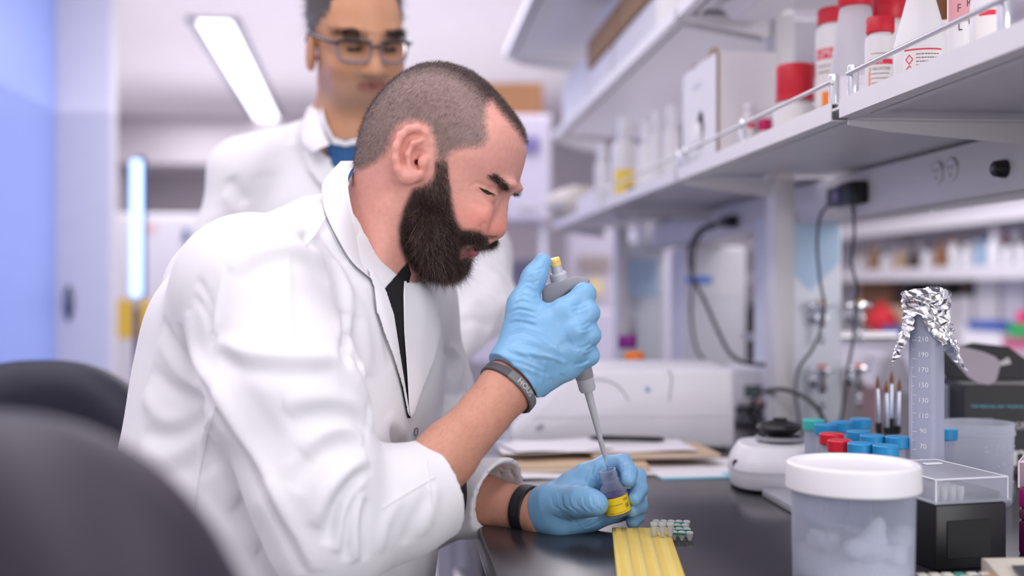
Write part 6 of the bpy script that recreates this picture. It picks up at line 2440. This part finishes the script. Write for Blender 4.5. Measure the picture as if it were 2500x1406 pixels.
for i, (ch, px) in enumerate(zip(seq, pxs)):
    D, p = far_at(px, 3.08 + .10 * (i % 2))
    r = rg.uniform(.030, .042)
    h = rg.uniform(.11, .19)
    cm = FARC[rg.choice('wwpakw')] if ch in 'wp' else FARC[ch]
    body = FARC[ch]
    t = thing('bottle', '%s bottle on the lower far wall shelf, %s from the left end' % (desc[ch], ['first', 'second', 'third', 'fourth', 'fifth', 'sixth', 'seventh', 'eighth', 'ninth', 'tenth', 'eleventh', 'twelfth', 'thirteenth', 'fourteenth', 'fifteenth', 'sixteenth', 'seventeenth', 'eighteenth', 'nineteenth', 'twentieth', 'twenty first', 'twenty second', 'twenty third', 'twenty fourth', 'twenty fifth'][i]),
              'bottle', (p[0], p[1], 1.286), 0, 'bottles on the far wall shelf')
    MB().lathe([(0, 0), (r, 0), (r, h * .66), (r * .55, h * .80), (r * .5, h), (0, h)], n=16).build('body', body, t)
    MB().lathe([(0, 0), (r * .62, 0), (r * .62, h * .16), (0, h * .16)], n=16).build('cap', cm, t, (0, 0, h * .9))

# things on the far counter: (name, category, label, px range, py range, lateral, material)
FB = lambda n, c, r=.5: mat(n, c, rough=r)
tops = {}
for nm, cat, lb, x0, x1, y0, y1, a, m_, key_, on in (
    ('storage_box', 'box', 'brown cardboard box on the far counter left of the foil cap', 2096, 2180, 676, 760, 3.17, FB('far_brown', (.22, .11, .06), .8), '', ''),
    ('waste_bag', 'bag', 'bright red waste bag behind the upper right tap', 2098, 2150, 744, 812, 2.80, FB('far_red', (.62, .015, .03)), '', ''),
    ('storage_box', 'box', 'tall black box on the far counter just left of the foil cap', 2190, 2218, 684, 760, 3.17, FB('far_black', (.03, .028, .035)), '', ''),
    ('carton', 'box', 'cream carton on the far counter right of the red bag', 2156, 2206, 752, 812, 3.0, FB('far_cream', (.70, .58, .42), .7), '', ''),
    ('carton', 'box', 'large white carton on the far counter behind the foil cap', 2236, 2330, 728, 812, 3.17, CRT, 'c1', ''),
    ('storage_box', 'box', 'small black box on the white carton behind the foil cap', 2284, 2318, 690, 728, 3.17, FB('far_black', (.03, .028, .035)), '', 'c1'),
    ('carton', 'box', 'narrow pale carton on the far counter under a dark brown box', 2336, 2372, 726, 812, 3.17, CRT, 'c2', ''),
    ('storage_box', 'box', 'dark brown box on the narrow pale carton right of the foil cap', 2340, 2370, 690, 726, 3.17, FB('far_umber', (.07, .045, .035)), '', 'c2'),
    ('carton', 'box', 'tall white carton on the far counter behind the blue bin', 2380, 2436, 668, 780, 3.17, CRT, '', ''),
    ('carton', 'box', 'tall grey white carton at the right edge above the green box', 2446, 2500, 672, 780, 3.17, WHITE2, '', ''),
    ('carton', 'box', 'white styrofoam box under the blue bin', 2346, 2444, 812, 850, 2.76, CRT, 'c3', ''),
    ('bin', 'bin', 'bright blue plastic bin on a white styrofoam box', 2362, 2440, 784, 812, 2.76, FB('far_blue', (.07, .14, .48)), '', 'c3'),
    ('tray', 'tray', 'pink tray under the green box at the right edge', 2450, 2512, 842, 880, 2.76, FB('far_pink', (.62, .16, .28)), 'c4', ''),
    ('storage_box', 'box', 'green plastic box at the right edge of the picture', 2460, 2510, 806, 842, 2.765, FB('far_green', (.03, .42, .12)), 'c5', 'c4'),
    ('storage_box', 'box', 'hot pink box on the green one at the right edge', 2480, 2512, 772, 806, 2.77, FB('far_hotpink', (.80, .03, .18)), '', 'c5'),
    ('storage_box', 'box', 'flat blue box left of the graduated cylinder on the far counter', 2152, 2210, 818, 850, 2.76, FB('far_flatblue', (.03, .16, .42)), '', ''),
):
    ya, yb2 = far_at(x1, a)[1][1], far_at(x0, a)[1][1]
    Dm = far_at((x0 + x1) / 2, a)[0]
    zt_ = CAMZ + (703 - y0) / FPX * Dm
    base = tops[on] + .0095 if on else .9005
    if zt_ - base < .035:
        zt_ = base + .05
    t = thing(nm, lb, cat, (a, ya + .004, base))
    dz = zt_ - base
    yb2 -= .008
    dp = .15
    tops[key_] = zt_
    if nm == 'waste_bag':
        Bq = MB().ell((dp / 2, (yb2 - ya) / 2, dz * .48), (dp / 2, (yb2 - ya) / 2, dz * .48), 18, 12)
        Bq.build('bag_body', m_, t)
        MB().ell((dp / 2, (yb2 - ya) / 2, dz * .96), (.02, .04, .03), 10, 8).build('knot', m_, t)
    elif nm in ('bin', 'tray'):
        L_ = yb2 - ya
        q = MB().box(0, dp, 0, L_, 0, .004).box(0, .004, 0, L_, .004, dz).box(dp - .004, dp, 0, L_, .004, dz).box(.004, dp - .004, 0, .004, .004, dz).box(.004, dp - .004, L_ - .004, L_, .004, dz)
        q.build('shell', m_, t)
        MB().box(-.008, 0, 0, L_, dz - .015, dz).build('rim', m_, t)
    else:
        MB().box(0, dp, 0, yb2 - ya, 0, dz, .003, 1).build('body', m_, t)
        MB().box(-.003, dp, -.003, yb2 - ya + .003, dz, dz + .008, .002, 1).build('lid', m_, t)

# chairs beyond the bench
MESHK = mat('chair_mesh_grey', (.16, .16, .18), rough=.6)


def back_chair(label, px, py_top, D, wpx, m_, rz=0.0):
    p = P(px, py_top, D)
    W = wpx / FPX * D
    t = thing('office_chair', label, 'chair', (p[0], p[1], 0), rz - TH)
    zt_ = p[2]
    H_ = .46
    n = 18
    V = []
    rows = []
    for j in range(9):
        v = j / 8
        hw = W / 2 * (1 - .35 * max(0, v - .55)**2 / .2) * (.86 + .14 * math.sin(math.pi * min(1, v * 1.2)))
        rows.append([(hw * u, -.05 * (u * u) + .0 + .02 * math.sin(v * 3), zt_ - H_ + H_ * (v - .16 * v * (u**4))) for u in np.linspace(-1, 1, n)])
    mb = MB().grid(rows)
    mb.grid([[(x, y + .025, z) for x, y, z in r] for r in rows])
    e = [r[0] for r in rows] + rows[-1] + [r[-1] for r in rows[::-1]] + rows[0][::-1]
    mb.grid([e, [(x, y + .025, z) for x, y, z in e]])
    mb.build('backrest', m_, t)
    MB().tube([(0, .03, zt_ - H_ + .1), (0, .06, zt_ - H_ - .05), (0, .0, .50)], .018, 10).build('back_stem', BLACKP, t)
    MB().box(-W / 2, W / 2, -.42, .0, .46, .52, .02).build('seat', m_, t)
    MB().lathe([(0, .08), (.028, .08), (.028, .46), (0, .46)], (0, -.2, 0), 16).build('gas_lift', STEEL, t)
    for k in range(5):
        a = k * 1.2566
        l_ = MB().tube([(0, -.2, .09), (.28 * math.cos(a), -.2 + .28 * math.sin(a), .065)], .016, 8).build('base_leg', BLACKP, t)
        MB().ell((.28 * math.cos(a), -.2 + .28 * math.sin(a), .03), (.028, .028, .03), 10, 8).build('caster', BLACKP, l_)
    return t


back_chair('grey mesh backed chair on the other side of the bench behind the lower taps', 2064, 900, 4.25, 190, MESHK, .75)
back_chair('pale grey chair further back, seen beyond the brushes', 2182, 862, 4.9, 130, mat('chair_pale', (.34, .33, .36), rough=.35), -.2)
back_chair('black chair far beyond the upright', 1836, 742, 6.4, 80, mat('chair_black', (.03, .03, .04), rough=.5), .2)

# small power supply and cable tangle behind the mini centrifuge
p = P(1842, 703, 2.46)
t = thing('power_supply', 'small white bench power supply with a dark display behind the black cables', 'machine', (p[0] - .045, p[1], ZB), -TH)
MB().box(0, .088, 0, .12, 0, zof(900, 2.46) - ZB, .005).build('housing', WHITE2, t)
MB().box(.022, .058, -.002, 0, zof(970, 2.46) - ZB, zof(940, 2.46) - ZB, .001, 1).build('display', mat('lcd_teal', (.03, .07, .08), rough=.2), t)
MB().box(.004, .084, -.0015, 0, .008, zof(990, 2.46) - ZB, .001, 1).build('socket_panel', BLACKP, t)
for k, x in enumerate((.016, .034, .052, .070)):
    MB().lathe([(0, 0), (.005, 0), (.004, .008), (0, .008)], (0, 0, 0), 10, axis=(0, -1, 0)).build('socket', GREYP if k != 2 else mat('socket_red', (.5, .02, .03), rough=.4), t, (x, -.0015, .035))
for i, pts in enumerate(([(1815, 1000, 2.40), (1800, 1040, 2.36), (1812, 1070, 2.34), (1850, 1060, 2.36), (1862, 1020, 2.38), (1840, 985, 2.41)],
                         [(1870, 985, 2.41), (1884, 1030, 2.37), (1862, 1068, 2.35), (1830, 1050, 2.36), (1822, 1005, 2.40)],
                         [(1850, 1000, 2.42), (1838, 1048, 2.33), (1808, 1066, 2.32), (1790, 1060, 2.34)])):
    cable('%s dark coil of cable bunched in front of the power supply' % ['first', 'second', 'third'][i], pts, .0042)

# ---- behind the men: storage cabinets, cardboard box, notice pieces
def cabinet(label, px0, px1, py0, py1, D, m_, doors=2, name='storage_cabinet'):
    p = P(px0, py1, D)
    W = (px1 - px0) / FPX * D
    zt_ = CAMZ + (703 - py0) / FPX * D
    zb_ = max(0.0, CAMZ + (703 - py1) / FPX * D)
    t = thing(name, label, 'cabinet', (p[0], p[1], zb_), -TH)
    Hh = zt_ - zb_
    MB().box(0, W, .02, .42, 0, Hh, .005, 1).build('carcass', m_, t)
    for k in range(doors):
        d_ = MB().box(W * k / doors + .006, W * (k + 1) / doors - .006, 0, .02, .01, Hh - .01, .004, 1).build('door', m_, t)
        MB().box(W * (k + .5) / doors - .05, W * (k + .5) / doors + .05, -.015, 0, .06, .075, .003, 1).build('handle', STEEL, d_)
    return t


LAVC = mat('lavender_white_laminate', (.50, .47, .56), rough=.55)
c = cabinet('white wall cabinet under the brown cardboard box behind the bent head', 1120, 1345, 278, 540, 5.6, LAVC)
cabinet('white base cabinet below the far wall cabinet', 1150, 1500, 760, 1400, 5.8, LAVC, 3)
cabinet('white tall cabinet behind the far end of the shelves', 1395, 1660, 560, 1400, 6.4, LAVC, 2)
for xx in (.01, .40):
    MB().box(xx, xx + .03, .1, .40, P(0, 758, 5.8)[2] - c.location[2], 0).build('support_leg', WHITE2, c)
p = P(1172, 276, 5.72)
t = thing('cardboard_box', 'brown cardboard box on top of the far white cabinet', 'box', (p[0], p[1], P(0, 277, 5.6)[2] + .002), -TH)
WBx = (1325 - 1172) / FPX * 5.72
MB().box(0, WBx, 0, .25, 0, .170, .003, 1).build('carton', mat('far_kraft', (.25, .12, .055), rough=.85, var=.04), t)
MB().box(WBx * .3, WBx * .75, -.002, 0, .162, .170).build('tape', mat('far_kraft_tape', (.28, .14, .07), rough=.6), t)
p = P(1262, 372, 5.58)
tag(MB().box(0, .11, -.006, -.001, 0, .075, .001, 1).build('notice', mat('notice_violet', (.17, .14, .33), rough=.7), loc=(p[0], p[1], p[2]), rot=(0, 0, -TH)), 'small dark violet notice on the far white cabinet door', 'notice')
p = P(1246, 725, 5.95)
t = thing('dark_instrument', 'dusky violet grey machine on the far counter beyond the raised glove', 'machine', (p[0], p[1], P(0, 758, 5.8)[2]), -TH)
MB().box(0, .20, 0, .25, 0, .26, .01).build('housing', mat('violet_grey', (.26, .24, .34), rough=.5), t)
MB().box(.02, .18, -.004, 0, .15, .23, .002, 1).build('front_panel', mat('violet_dark', (.17, .16, .25), rough=.4), t)
for nm, lb, x0, x1, y0, y1, D, m_ in (
    ('picture_board', 'grey brown board on the far cabinet right of the plunger', 1412, 1490, 626, 664, 6.393, mat('board_taupe', (.30, .25, .24), rough=.7)),
    ('sticky_note', 'pale yellow note on the far cabinet right of the finger hook', 1432, 1470, 680, 722, 6.393, mat('note_yellow', (.70, .58, .30), rough=.8)),
    ('wood_panel', 'tall brown panel right of the gloved knuckles', 1455, 1492, 760, 885, 6.393, mat('panel_brown', (.30, .17, .11), rough=.7)),
    ('blue_patch', 'light blue patch beside the far upright', 1506, 1604, 636, 724, 3.78, MATS['light_blue_patch']),  # flat light blue rectangle
):
    p = P(x0, y1, D)
    o = MB().box(0, (x1 - x0) / FPX * D, -.012, -.002, 0, (y1 - y0) / FPX * D, .002, 1).build(nm, m_, loc=tuple(p), rot=(0, 0, -TH))
    tag(o, lb, 'board' if 'board' in nm or 'panel' in nm else 'paper')
# far service column (twin of the near one)
p = P(1560, 703, 3.82)
t = thing('service_column', 'second pale service column, far down the bench behind the blue patch', 'column', (p[0] - .075, p[1], .9), -TH)
MB().box(0, .16, 0, .14, 0, .43, .004).build('housing', MATS['pale_blue_laminate'], t)
MB().box(.03, .06, -.02, 0, .12, .18, .003).build('valve', STEEL, t)

# ================================================================ chairs in the left foreground
VIN = mat('navy_vinyl', (.018, .019, .034), rough=.5, spec=.35, bump=.05, bscale=400)
VIN2 = mat('charcoal_vinyl', (.020, .016, .028), rough=.5, spec=.35, bump=.05, bscale=400)


def stool(label, c, rz, W, Hb, zt_, m_, th=.045):
    t = thing('lab_stool', label, 'chair', (c[0], c[1], 0), rz)
    B = Field((-W * .6, -.09, zt_ - Hb - .02), (W * .6, .09, zt_ + .02), .006)
    n = 15
    for i in range(n):
        u = -1 + 2 * i / (n - 1)
        x = u * (W / 2 - th)
        y = .05 * (1 - u * u)
        top = zt_ - th - (W * .19) * abs(u)**3.0
        bot = zt_ - Hb + th + (W * .12) * abs(u)**3.0
        if i:
            for a, b in ((pt, (x, y, top)), (pb, (x, y, bot))):
                B.cone(a, b, th * .9, th * .9, .02)
            B.cone(((pt[0] + x) / 2, (pt[1] + y) / 2, (pt[2] + top) / 2), ((pb[0] + x) / 2, (pb[1] + y) / 2, (pb[2] + bot) / 2), th * .9, th * .9, .02)
        pt, pb = (x, y, top), (x, y, bot)
        B.cone(pt, pb, th * .9, th * .9, .02)
    V, Qd = B.mesh(2)
    o = skin_obj('backrest', V, Qd, m_, None, world=False)
    o.parent = t
    MB().tube([(0, .07, zt_ - Hb * .6), (0, .10, zt_ - Hb - .08), (0, .04, .60)], .016, 10).build('back_stem', STEEL, t)
    MB().lathe([(0, .60), (.19, .60), (.205, .62), (.205, .66), (.19, .68), (0, .685)], (0, -.16, 0), 32).build('seat', m_, t)
    MB().lathe([(0, .06), (.026, .06), (.026, .60), (0, .60)], (0, -.16, 0), 16).build('gas_lift', STEEL, t)
    MB().tube([(.2 * math.cos(a), -.16 + .2 * math.sin(a), .25) for a in np.linspace(0, 6.2832, 33)], .010, 8, False).build('foot_ring', STEEL, t)
    for k in range(5):
        a = k * 1.2566
        l_ = MB().tube([(0, -.16, .08), (.27 * math.cos(a), -.16 + .27 * math.sin(a), .05)], .016, 8).build('base_leg', BLACKP, t)
        MB().ell((.27 * math.cos(a), -.16 + .27 * math.sin(a), .022), (.022, .022, .022), 10, 8).build('glide', BLACKP, l_)
    return t


p = P(85, 893, 1.95)
stool('dark navy lab stool behind the seated man at the left edge', (p[0], p[1]), .15, .42, .34, p[2], VIN)
p = P(40, 1040, .50)
stool('blurred charcoal lab stool close to the camera in the lower left corner', (p[0] - .055, p[1]), -.35, .36, .34, p[2] - .005, VIN2, .05)

# ================================================================ the standing man
SKIN2 = mat('skin_brown', (.4, .22, .14), rough=.45, sss=.08, attr='col', var=.04, vscale=120, bump=.08, bscale=700)
CLOTH2 = CLOTH
man2 = thing('person', 'standing man with glasses and greying hair in a white coat, watching from behind', 'person', P(860, 703, 1.97) * [1, 1, 0])
S2 = FPX / 1.97
HC2 = Q(872, 95, 1.97)            # middle of the head
Y2, P2, R2 = math.radians(52), math.radians(-17), math.radians(-3)


def rot2():
    """head axes: x = forward, y = his left, z = up, in camera-aligned space"""
    # forward points towards the viewer's right and down
    f = np.array([math.cos(math.radians(-52)), math.sin(math.radians(-52)), 0])
    f = np.array([math.sin(math.radians(26)), -math.cos(math.radians(26)), 0])
    u = np.array([0, 0, 1.0])
    l = np.cross(u, f)
    p_ = math.radians(19)
    f2 = f * math.cos(p_) - u * math.sin(p_)
    u2 = u * math.cos(p_) + f * math.sin(p_)
    r_ = math.radians(4)
    l3 = l * math.cos(r_) + u2 * math.sin(r_)
    u3 = u2 * math.cos(r_) - l * math.sin(r_)
    return np.stack([f2, l3, u3])


R3 = rot2()


def G2(x, y, z):
    return HC2 + R3[0] * x + R3[1] * y + R3[2] * z


def make_man2():
    B = Field((-.70, 1.62, -.45), (.10, 2.30, .58), .0032)
    e = lambda c, r, k=.01, op='u': B.ell(G2(*c), r, R3, k, op)
    e((-.015, 0, .035), (.098, .076, .088), .01)
    e((.030, 0, -.030), (.068, .066, .088), .03)
    e((.052, 0, -.088), (.034, .040, .030), .025)      # chin
    e((.066, 0, .012), (.024, .052, .014), .02)        # brow
    for s_ in (1, -1):
        e((.062, .042 * s_, -.035), (.022, .020, .020), .02)   # cheekbone
        e((.088, .031 * s_, -.004), (.014, .016, .010), .008, 's')
        e((.073, .031 * s_, -.005), (.0135, .0145, .0115), .003)
        e((.094, .014 * s_, -.041), (.010, .008, .008), .006)
        # ears
        e((-.010, .079 * s_, -.026), (.018, .008, .032), .006)
        e((-.012, .089 * s_, -.022), (.010, .006, .020), .004, 's')
    B.chain([G2(.083, 0, .004), G2(.095, 0, -.020), G2(.106, 0, -.036)], [.008, .010, .012], .010)
    e((.104, 0, -.040), (.012, .013, .010), .006)
    e((.083, 0, -.0605), (.009, .024, .006), .005)
    e((.080, 0, -.0700), (.009, .021, .006), .005)
    e((.092, 0, -.0652), (.010, .026, .0014), .002, 's')
    e((.060, .040, -.085), (.02, .016, .03), .02)
    e((.060, -.040, -.085), (.02, .016, .03), .02)
    # neck and trunk
    B.cone(G2(-.02, 0, -.06), Q(846, 330, 2.00), .058, .058, .03)
    B.cone(Q(846, 330, 2.00), Q(846, 470, 2.02), .058, .09, .04)
    B.ell(Q(860, 760, 2.03), (.15, .10, .26), k=.04)
    V, Qd = B.mesh(2)
    L = (V - HC2) @ R3.T
    c = np.tile(np.array([.54, .27, .15]), (len(V), 1))
    st = (np.exp(-((L[:, 2] + .085) / .034)**2) * (L[:, 0] > .0) * (np.abs(L[:, 1]) < .075))
    st = np.maximum(st, np.exp(-(((L[:, 2] + .050) / .008)**2)) * (L[:, 0] > .06) * (np.abs(L[:, 1]) < .03))
    c = c * (1 - .55 * st[:, None]) + np.array([.20, .155, .135]) * .55 * st[:, None]
    lips = (np.abs(L[:, 2] + .0655) < .009) & (np.abs(L[:, 1]) < .025) & (L[:, 0] > .07)
    c[lips] = [.30, .12, .095]
    eyes = (np.abs(L[:, 2] + .006) < .0035) & (np.abs(np.abs(L[:, 1]) - .031) < .012) & (L[:, 0] > .06)
    c[eyes] = [.02, .012, .01]
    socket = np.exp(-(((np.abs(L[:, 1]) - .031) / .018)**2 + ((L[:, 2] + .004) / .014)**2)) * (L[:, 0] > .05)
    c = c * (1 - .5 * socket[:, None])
    return V, Qd, c


v2, q2, c2 = make_man2()
skin_obj('body', v2, q2, SKIN2, man2, c2)
n2 = normals(v2, q2)
L2 = (v2 - HC2) @ R3.T


def mat_loc(*pts):
    return [q2w(G2(*p)) - np.array(man2.location) for p in pts]


# hair cap, greying at the temples
B = Field((-.45, 1.75, .25), (-.05, 2.2, .60), .003)
B.ell(G2(-.022, 0, .044), (.101, .0800, .090), R3, .01)
B.ell(G2(.080, 0, .050), (.085, .062, .075), R3, .012, 's')
B.ell(G2(.045, 0, -.07), (.060, .10, .075), R3, .012, 's')
B.ell(G2(-.012, .07, -.034), (.028, .03, .036), R3, .008, 's')
B.ell(G2(-.012, -.07, -.034), (.028, .03, .036), R3, .008, 's')
hv2, hq2 = B.mesh(2)
hn2 = normals(hv2, hq2)
HL = (hv2 - HC2) @ R3.T
g = np.clip((np.abs(HL[:, 1]) - .040) / .025, 0, 1)[:, None] * np.clip((.085 - HL[:, 2]) / .06, 0, 1)[:, None]
hc2 = np.array([.035, .028, .028]) * (1 - g) + np.array([.16, .145, .145]) * g
hv2 = hv2 + hn2 * (.0022 * np.sin(hv2[:, 0] * 500 + 2 * np.sin(hv2[:, 2] * 260)) * np.cos(hv2[:, 2] * 420))[:, None]
skin_obj('hair', hv2, hq2, HAIRM, man2, hc2)
strands('hair_strands', hv2, hn2, np.ones(len(hv2)), 5000, .020, .0003, [(.03, .024, .024), (.06, .05, .05), (.16, .15, .15)], 33, (-.6, .1, -.4), .72, .3, 2) if False else None
rng = np.random.default_rng(33)
i = rng.choice(len(hv2), 5200)
d = hn2[i] * .45 - R3[0] * .55 - R3[2] * .25 + rng.normal(size=(len(i), 3)) * .2
d /= np.linalg.norm(d, axis=1)[:, None]
v, f, c = fibres(hv2[i], d, rng.uniform(.008, .020, len(i)), .0003, hc2[i] * rng.uniform(.7, 1.6, (len(i), 1)), 34, 2, .3)
tag(skin_obj('hair_strands', v, f, HAIRM, man2, c), kind='stuff')
for s_ in (1, -1):
    m_ = np.exp(-((L2[:, 1] - .034 * s_) / .017)**2 - ((L2[:, 2] - .020 - .10 * 0) / .0050)**2) * (L2[:, 0] > .05)
    i = rng.choice(len(v2), 700, p=m_ / m_.sum())
    d = n2[i] * .35 + R3[1] * s_ * .8 + R3[2] * .1 + rng.normal(size=(len(i), 3)) * .12
    d /= np.linalg.norm(d, axis=1)[:, None]
    v, f, c = fibres(v2[i], d, .010, .0003, np.tile([.02, .014, .013], (len(i), 1)), 35, 1, .1)
    tag(skin_obj('eyebrow', v, f, HAIRM, man2, c), kind='stuff')
# glasses
FR = mat('spectacle_frame', (.025, .022, .028), rough=.25)
FR2 = mat('spectacle_lower_rim', (.20, .19, .25), rough=.25)
gt = thing('glasses', 'dark rimmed rectangular glasses worn by the standing man', 'glasses', q2w(G2(.11, 0, 0)))
og = np.array(gt.location)
gl = lambda *pts: [q2w(G2(*p)) - og for p in pts]
for s_ in (1, -1):
    cx_ = .0335 * s_
    rect = [(-.025, .014), (.0, .0165), (.024, .014), (.027, .004), (.024, -.013), (.014, -.018), (-.014, -.018), (-.023, -.012), (-.0255, .004)]
    ring = spline(np.array([(x, z) for x, z in rect + rect[:1]], float), 6)
    pts = gl(*[(.104 - .020 * abs((cx_ + x * s_) / .06)**2, cx_ + x * s_, -.006 + z) for x, z in ring])
    k0 = int(len(pts) * .36)
    MB().tube(pts, .0021, 8).build('rim', FR2, gt)
    MB().tube(pts[:int(len(pts) * .33)], .0033, 8).build('brow_bar', FR, gt)
    lens = MB().add(pts[:-1], [tuple(range(len(pts) - 1))])
    lens.build('lens', mat('lens_glass', (1, 1, 1), rough=.02, trans=1, ior=1.02, spec=.5), gt, smooth=0)
    MB().tube(gl((.085, .0605 * s_, .004), (.072, .071 * s_, .005), (.03, .079 * s_, .006), (-.012, .082 * s_, .008), (-.03, .082 * s_, -.010)), [.0040, .0036, .0028, .0024, .002], 8).build('temple_arm', FR, gt)
MB().tube(gl((.104, -.0095, .000), (.1075, 0, .003), (.104, .0095, .000)), .0022, 8).build('bridge', FR, gt)


# his coat
def make_coat2():
    B = Field((-.72, 1.62, -.50), (.08, 2.36, .32), .0042)
    ys = [330, 370, 420, 520, 640, 760, 900, 1100, 1400]
    xl = [760, 690, 610, 560, 560, 580, 600, 600, 590]
    xr = [930, 985, 1050, 1090, 1110, 1110, 1095, 1050, 1030]
    zs = [(703 - y) / S2 for y in ys]
    cx = [((l + r) / 2 - 1250) / S2 for l, r in zip(xl, xr)]
    ax = [(r - l) / 2 / S2 for l, r in zip(xl, xr)]
    B.loft(zs, cx, [2.03] * len(zs), ax, [.07, .09, .105, .125, .13, .13, .135, .14, .15], .25, .02, 2.2)
    B.cone(Q(800, 345, 2.02), Q(610, 420, 2.0), .050, .060, .03)
    B.cone(Q(900, 350, 2.05), Q(1080, 440, 2.12), .050, .060, .03)
    B.chain([Q(600, 430, 2.0), Q(560, 600, 1.99), Q(545, 820, 1.97)], [.064, .058, .054], .03)
    B.chain([Q(1085, 450, 2.12), Q(1165, 620, 2.10), Q(1190, 745, 2.02)], [.064, .058, .052], .03)
    B.chain([Q(1190, 745, 2.02), Q(1090, 830, 1.93)], [.052, .048], .02)
    # neck hole
    B.cone(G2(-.01, 0, -.05), Q(848, 362, 1.985), .064, .052, .004, 's')
    B.cone(Q(846, 330, 1.95), Q(850, 430, 1.90), .030, .020, .006, 's')
    return B.mesh(3)


kv, kq = make_coat2()
kv = sculpt(kv, kq, [
    ([(560, 430), (580, 470), (600, 500)], -.006, .012), ([(545, 470), (570, 500), (590, 540)], .005, .014),
    ([(500, 560), (540, 545), (590, 530)], -.005, .012), ([(505, 590), (560, 570)], .004, .012),
    ([(700, 300), (706, 330), (712, 350)], -.005, .008), ([(660, 330), (640, 380), (650, 430)], .003, .02),
    ([(1120, 650), (1180, 660), (1240, 690)], .006, .012), ([(1120, 690), (1180, 700), (1235, 730)], -.006, .012),
    ([(1130, 740), (1180, 735), (1225, 770)], .006, .012), ([(1120, 600), (1180, 590), (1235, 630)], -.005, .014), ([(1115, 790), (1160, 780), (1200, 800)], -.005, .010),
])
rng = np.random.default_rng(18)
kn = normals(kv, kq)
kv = kv + kn * (.003 * sum(np.sin(kv @ rng.normal(size=3) * f + rng.uniform(0, 6)) for f in (20, 28, 38, 52)) / 4)[:, None]
coat2 = skin_obj('lab_coat', kv, kq, CLOTH, man2)
kb = bvh_of(kv, kq)
SHB = mat('blue_sweater', (.03, .11, .27), rough=.9, bump=.1, bscale=900)
sheet('blue_sweater', [(792, 345), (884, 340), (890, 420), (850, 440), (808, 400)], .008, .004, SHB, man2, 5, bv=bvh_of(np.vstack([kv, v2]), np.vstack([kq, q2 + len(kv)])))
sheet('shirt_collar', [(776, 290), (790, 320), (812, 352), (845, 358), (880, 350), (900, 300), (892, 300), (870, 338), (842, 346), (815, 335), (797, 300), (786, 262)], .012, .004, mat('shirt_white', (.75, .75, .80), rough=.9), man2, 4, bv=bvh_of(np.vstack([kv, v2]), np.vstack([kq, q2 + len(kv)])))
sheet('lapel', [(742, 300), (764, 282), (790, 345), (812, 405), (850, 450), (880, 520), (850, 540), (800, 470), (755, 420), (740, 380), (765, 350), (735, 330)], .012, .004, CLOTH, coat2, 6, .004, kb)
sheet('lapel', [(900, 320), (930, 340), (925, 420), (900, 500), (884, 500), (885, 420), (888, 360)], .012, .004, CLOTH, coat2, 6, .004, kb)
loft_sheet('collar', [(782, 246, 1.99), (778, 275, 1.945), (790, 320, 1.915), (806, 352, 1.905)], [(752, 262, 2.01), (738, 300, 1.955), (736, 345, 1.92), (760, 372, 1.90)], CLOTH, coat2, .003, .008)
# trousers and shoes carry both men down to the floor
TR = mat('dark_trousers', (.05, .05, .065), rough=.85, bump=.1, bscale=900)
SH = mat('shoe_black', (.015, .014, .014), rough=.4)
w2 = q2w(Q(860, 703, 2.03))
dz_ = CAMZ
B = Field((-.25, -.2, 0), (.25, .25, .82), .008)
for s_ in (1, -1):
    B.chain([(.10 * s_, 0, .80), (.10 * s_, -.01, .45), (.10 * s_, .02, .08)], [.095, .070, .055], .02)
V, Qd = B.mesh(2)
w2 = w2 - CC * .10
V = V + np.array([w2[0], w2[1], 0])
o = skin_obj('trousers', V - np.array(man2.location), Qd, TR, man2, world=False)
for s_ in (1, -1):
    mb = MB().ell((.10 * s_ + w2[0] - man2.location[0], -.05 + w2[1] - man2.location[1], .045), (.048, .135, .045), 18, 10)
    mb.build('shoe', SH, man2)
w1_ = q2w(Q(640, 703, 1.31))
f_ = np.array([math.cos(-.33 - TH), math.sin(-.33 - TH), 0])
s__ = np.array([-f_[1], f_[0], 0])
B = Field((w1_[0] - .3, w1_[1] - .5, 0), (w1_[0] + .75, w1_[1] + .5, .78), .009)
for k in (1, -1):
    h0 = np.array([w1_[0], w1_[1], .69]) + s__ * .10 * k
    kn_ = h0 + f_ * .40 + s__ * .03 * k - np.array([0, 0, .06])
    an = kn_ + f_ * .02 - np.array([0, 0, .40])
    B.chain([h0, kn_, an], [.095, .070, .052], .03)
B.cone(np.array([w1_[0], w1_[1], .72]) + s__ * .08, np.array([w1_[0], w1_[1], .72]) - s__ * .08, .10, .10, .03)
V, Qd = B.mesh(2)
o = skin_obj('trousers', V - np.array(man.location), Qd, TR, man, world=False)
for k in (1, -1):
    h0 = np.array([w1_[0], w1_[1], .69]) + s__ * .10 * k + f_ * .47 + s__ * .03 * k
    mb = MB().ell((0, 0, 0), (.135, .048, .045), 18, 10)
    mb.build('shoe', SH, man, (h0[0] - man.location[0], h0[1] - man.location[1], .215), rot=(0, 0, -.33 - TH))
t = thing('lab_stool', 'black lab stool the seated man sits on, mostly hidden by his coat', 'chair', (w1_[0], w1_[1], 0))
MB().lathe([(0, .545), (.18, .545), (.19, .56), (.19, .585), (.17, .60), (0, .60)], n=32).build('seat', BLACKP, t)
MB().lathe([(0, .06), (.026, .06), (.026, .545), (0, .545)], n=16).build('gas_lift', STEEL, t)
MB().tube([(.22 * math.cos(a), .22 * math.sin(a), .19) for a in np.linspace(0, 6.2832, 33)], .011, 8, False).build('foot_ring', STEEL, t)
for k in range(5):
    a = k * 1.2566
    MB().tube([(0, 0, .07), (.28 * math.cos(a), .28 * math.sin(a), .022)], .02, 8).build('base_leg', BLACKP, t)
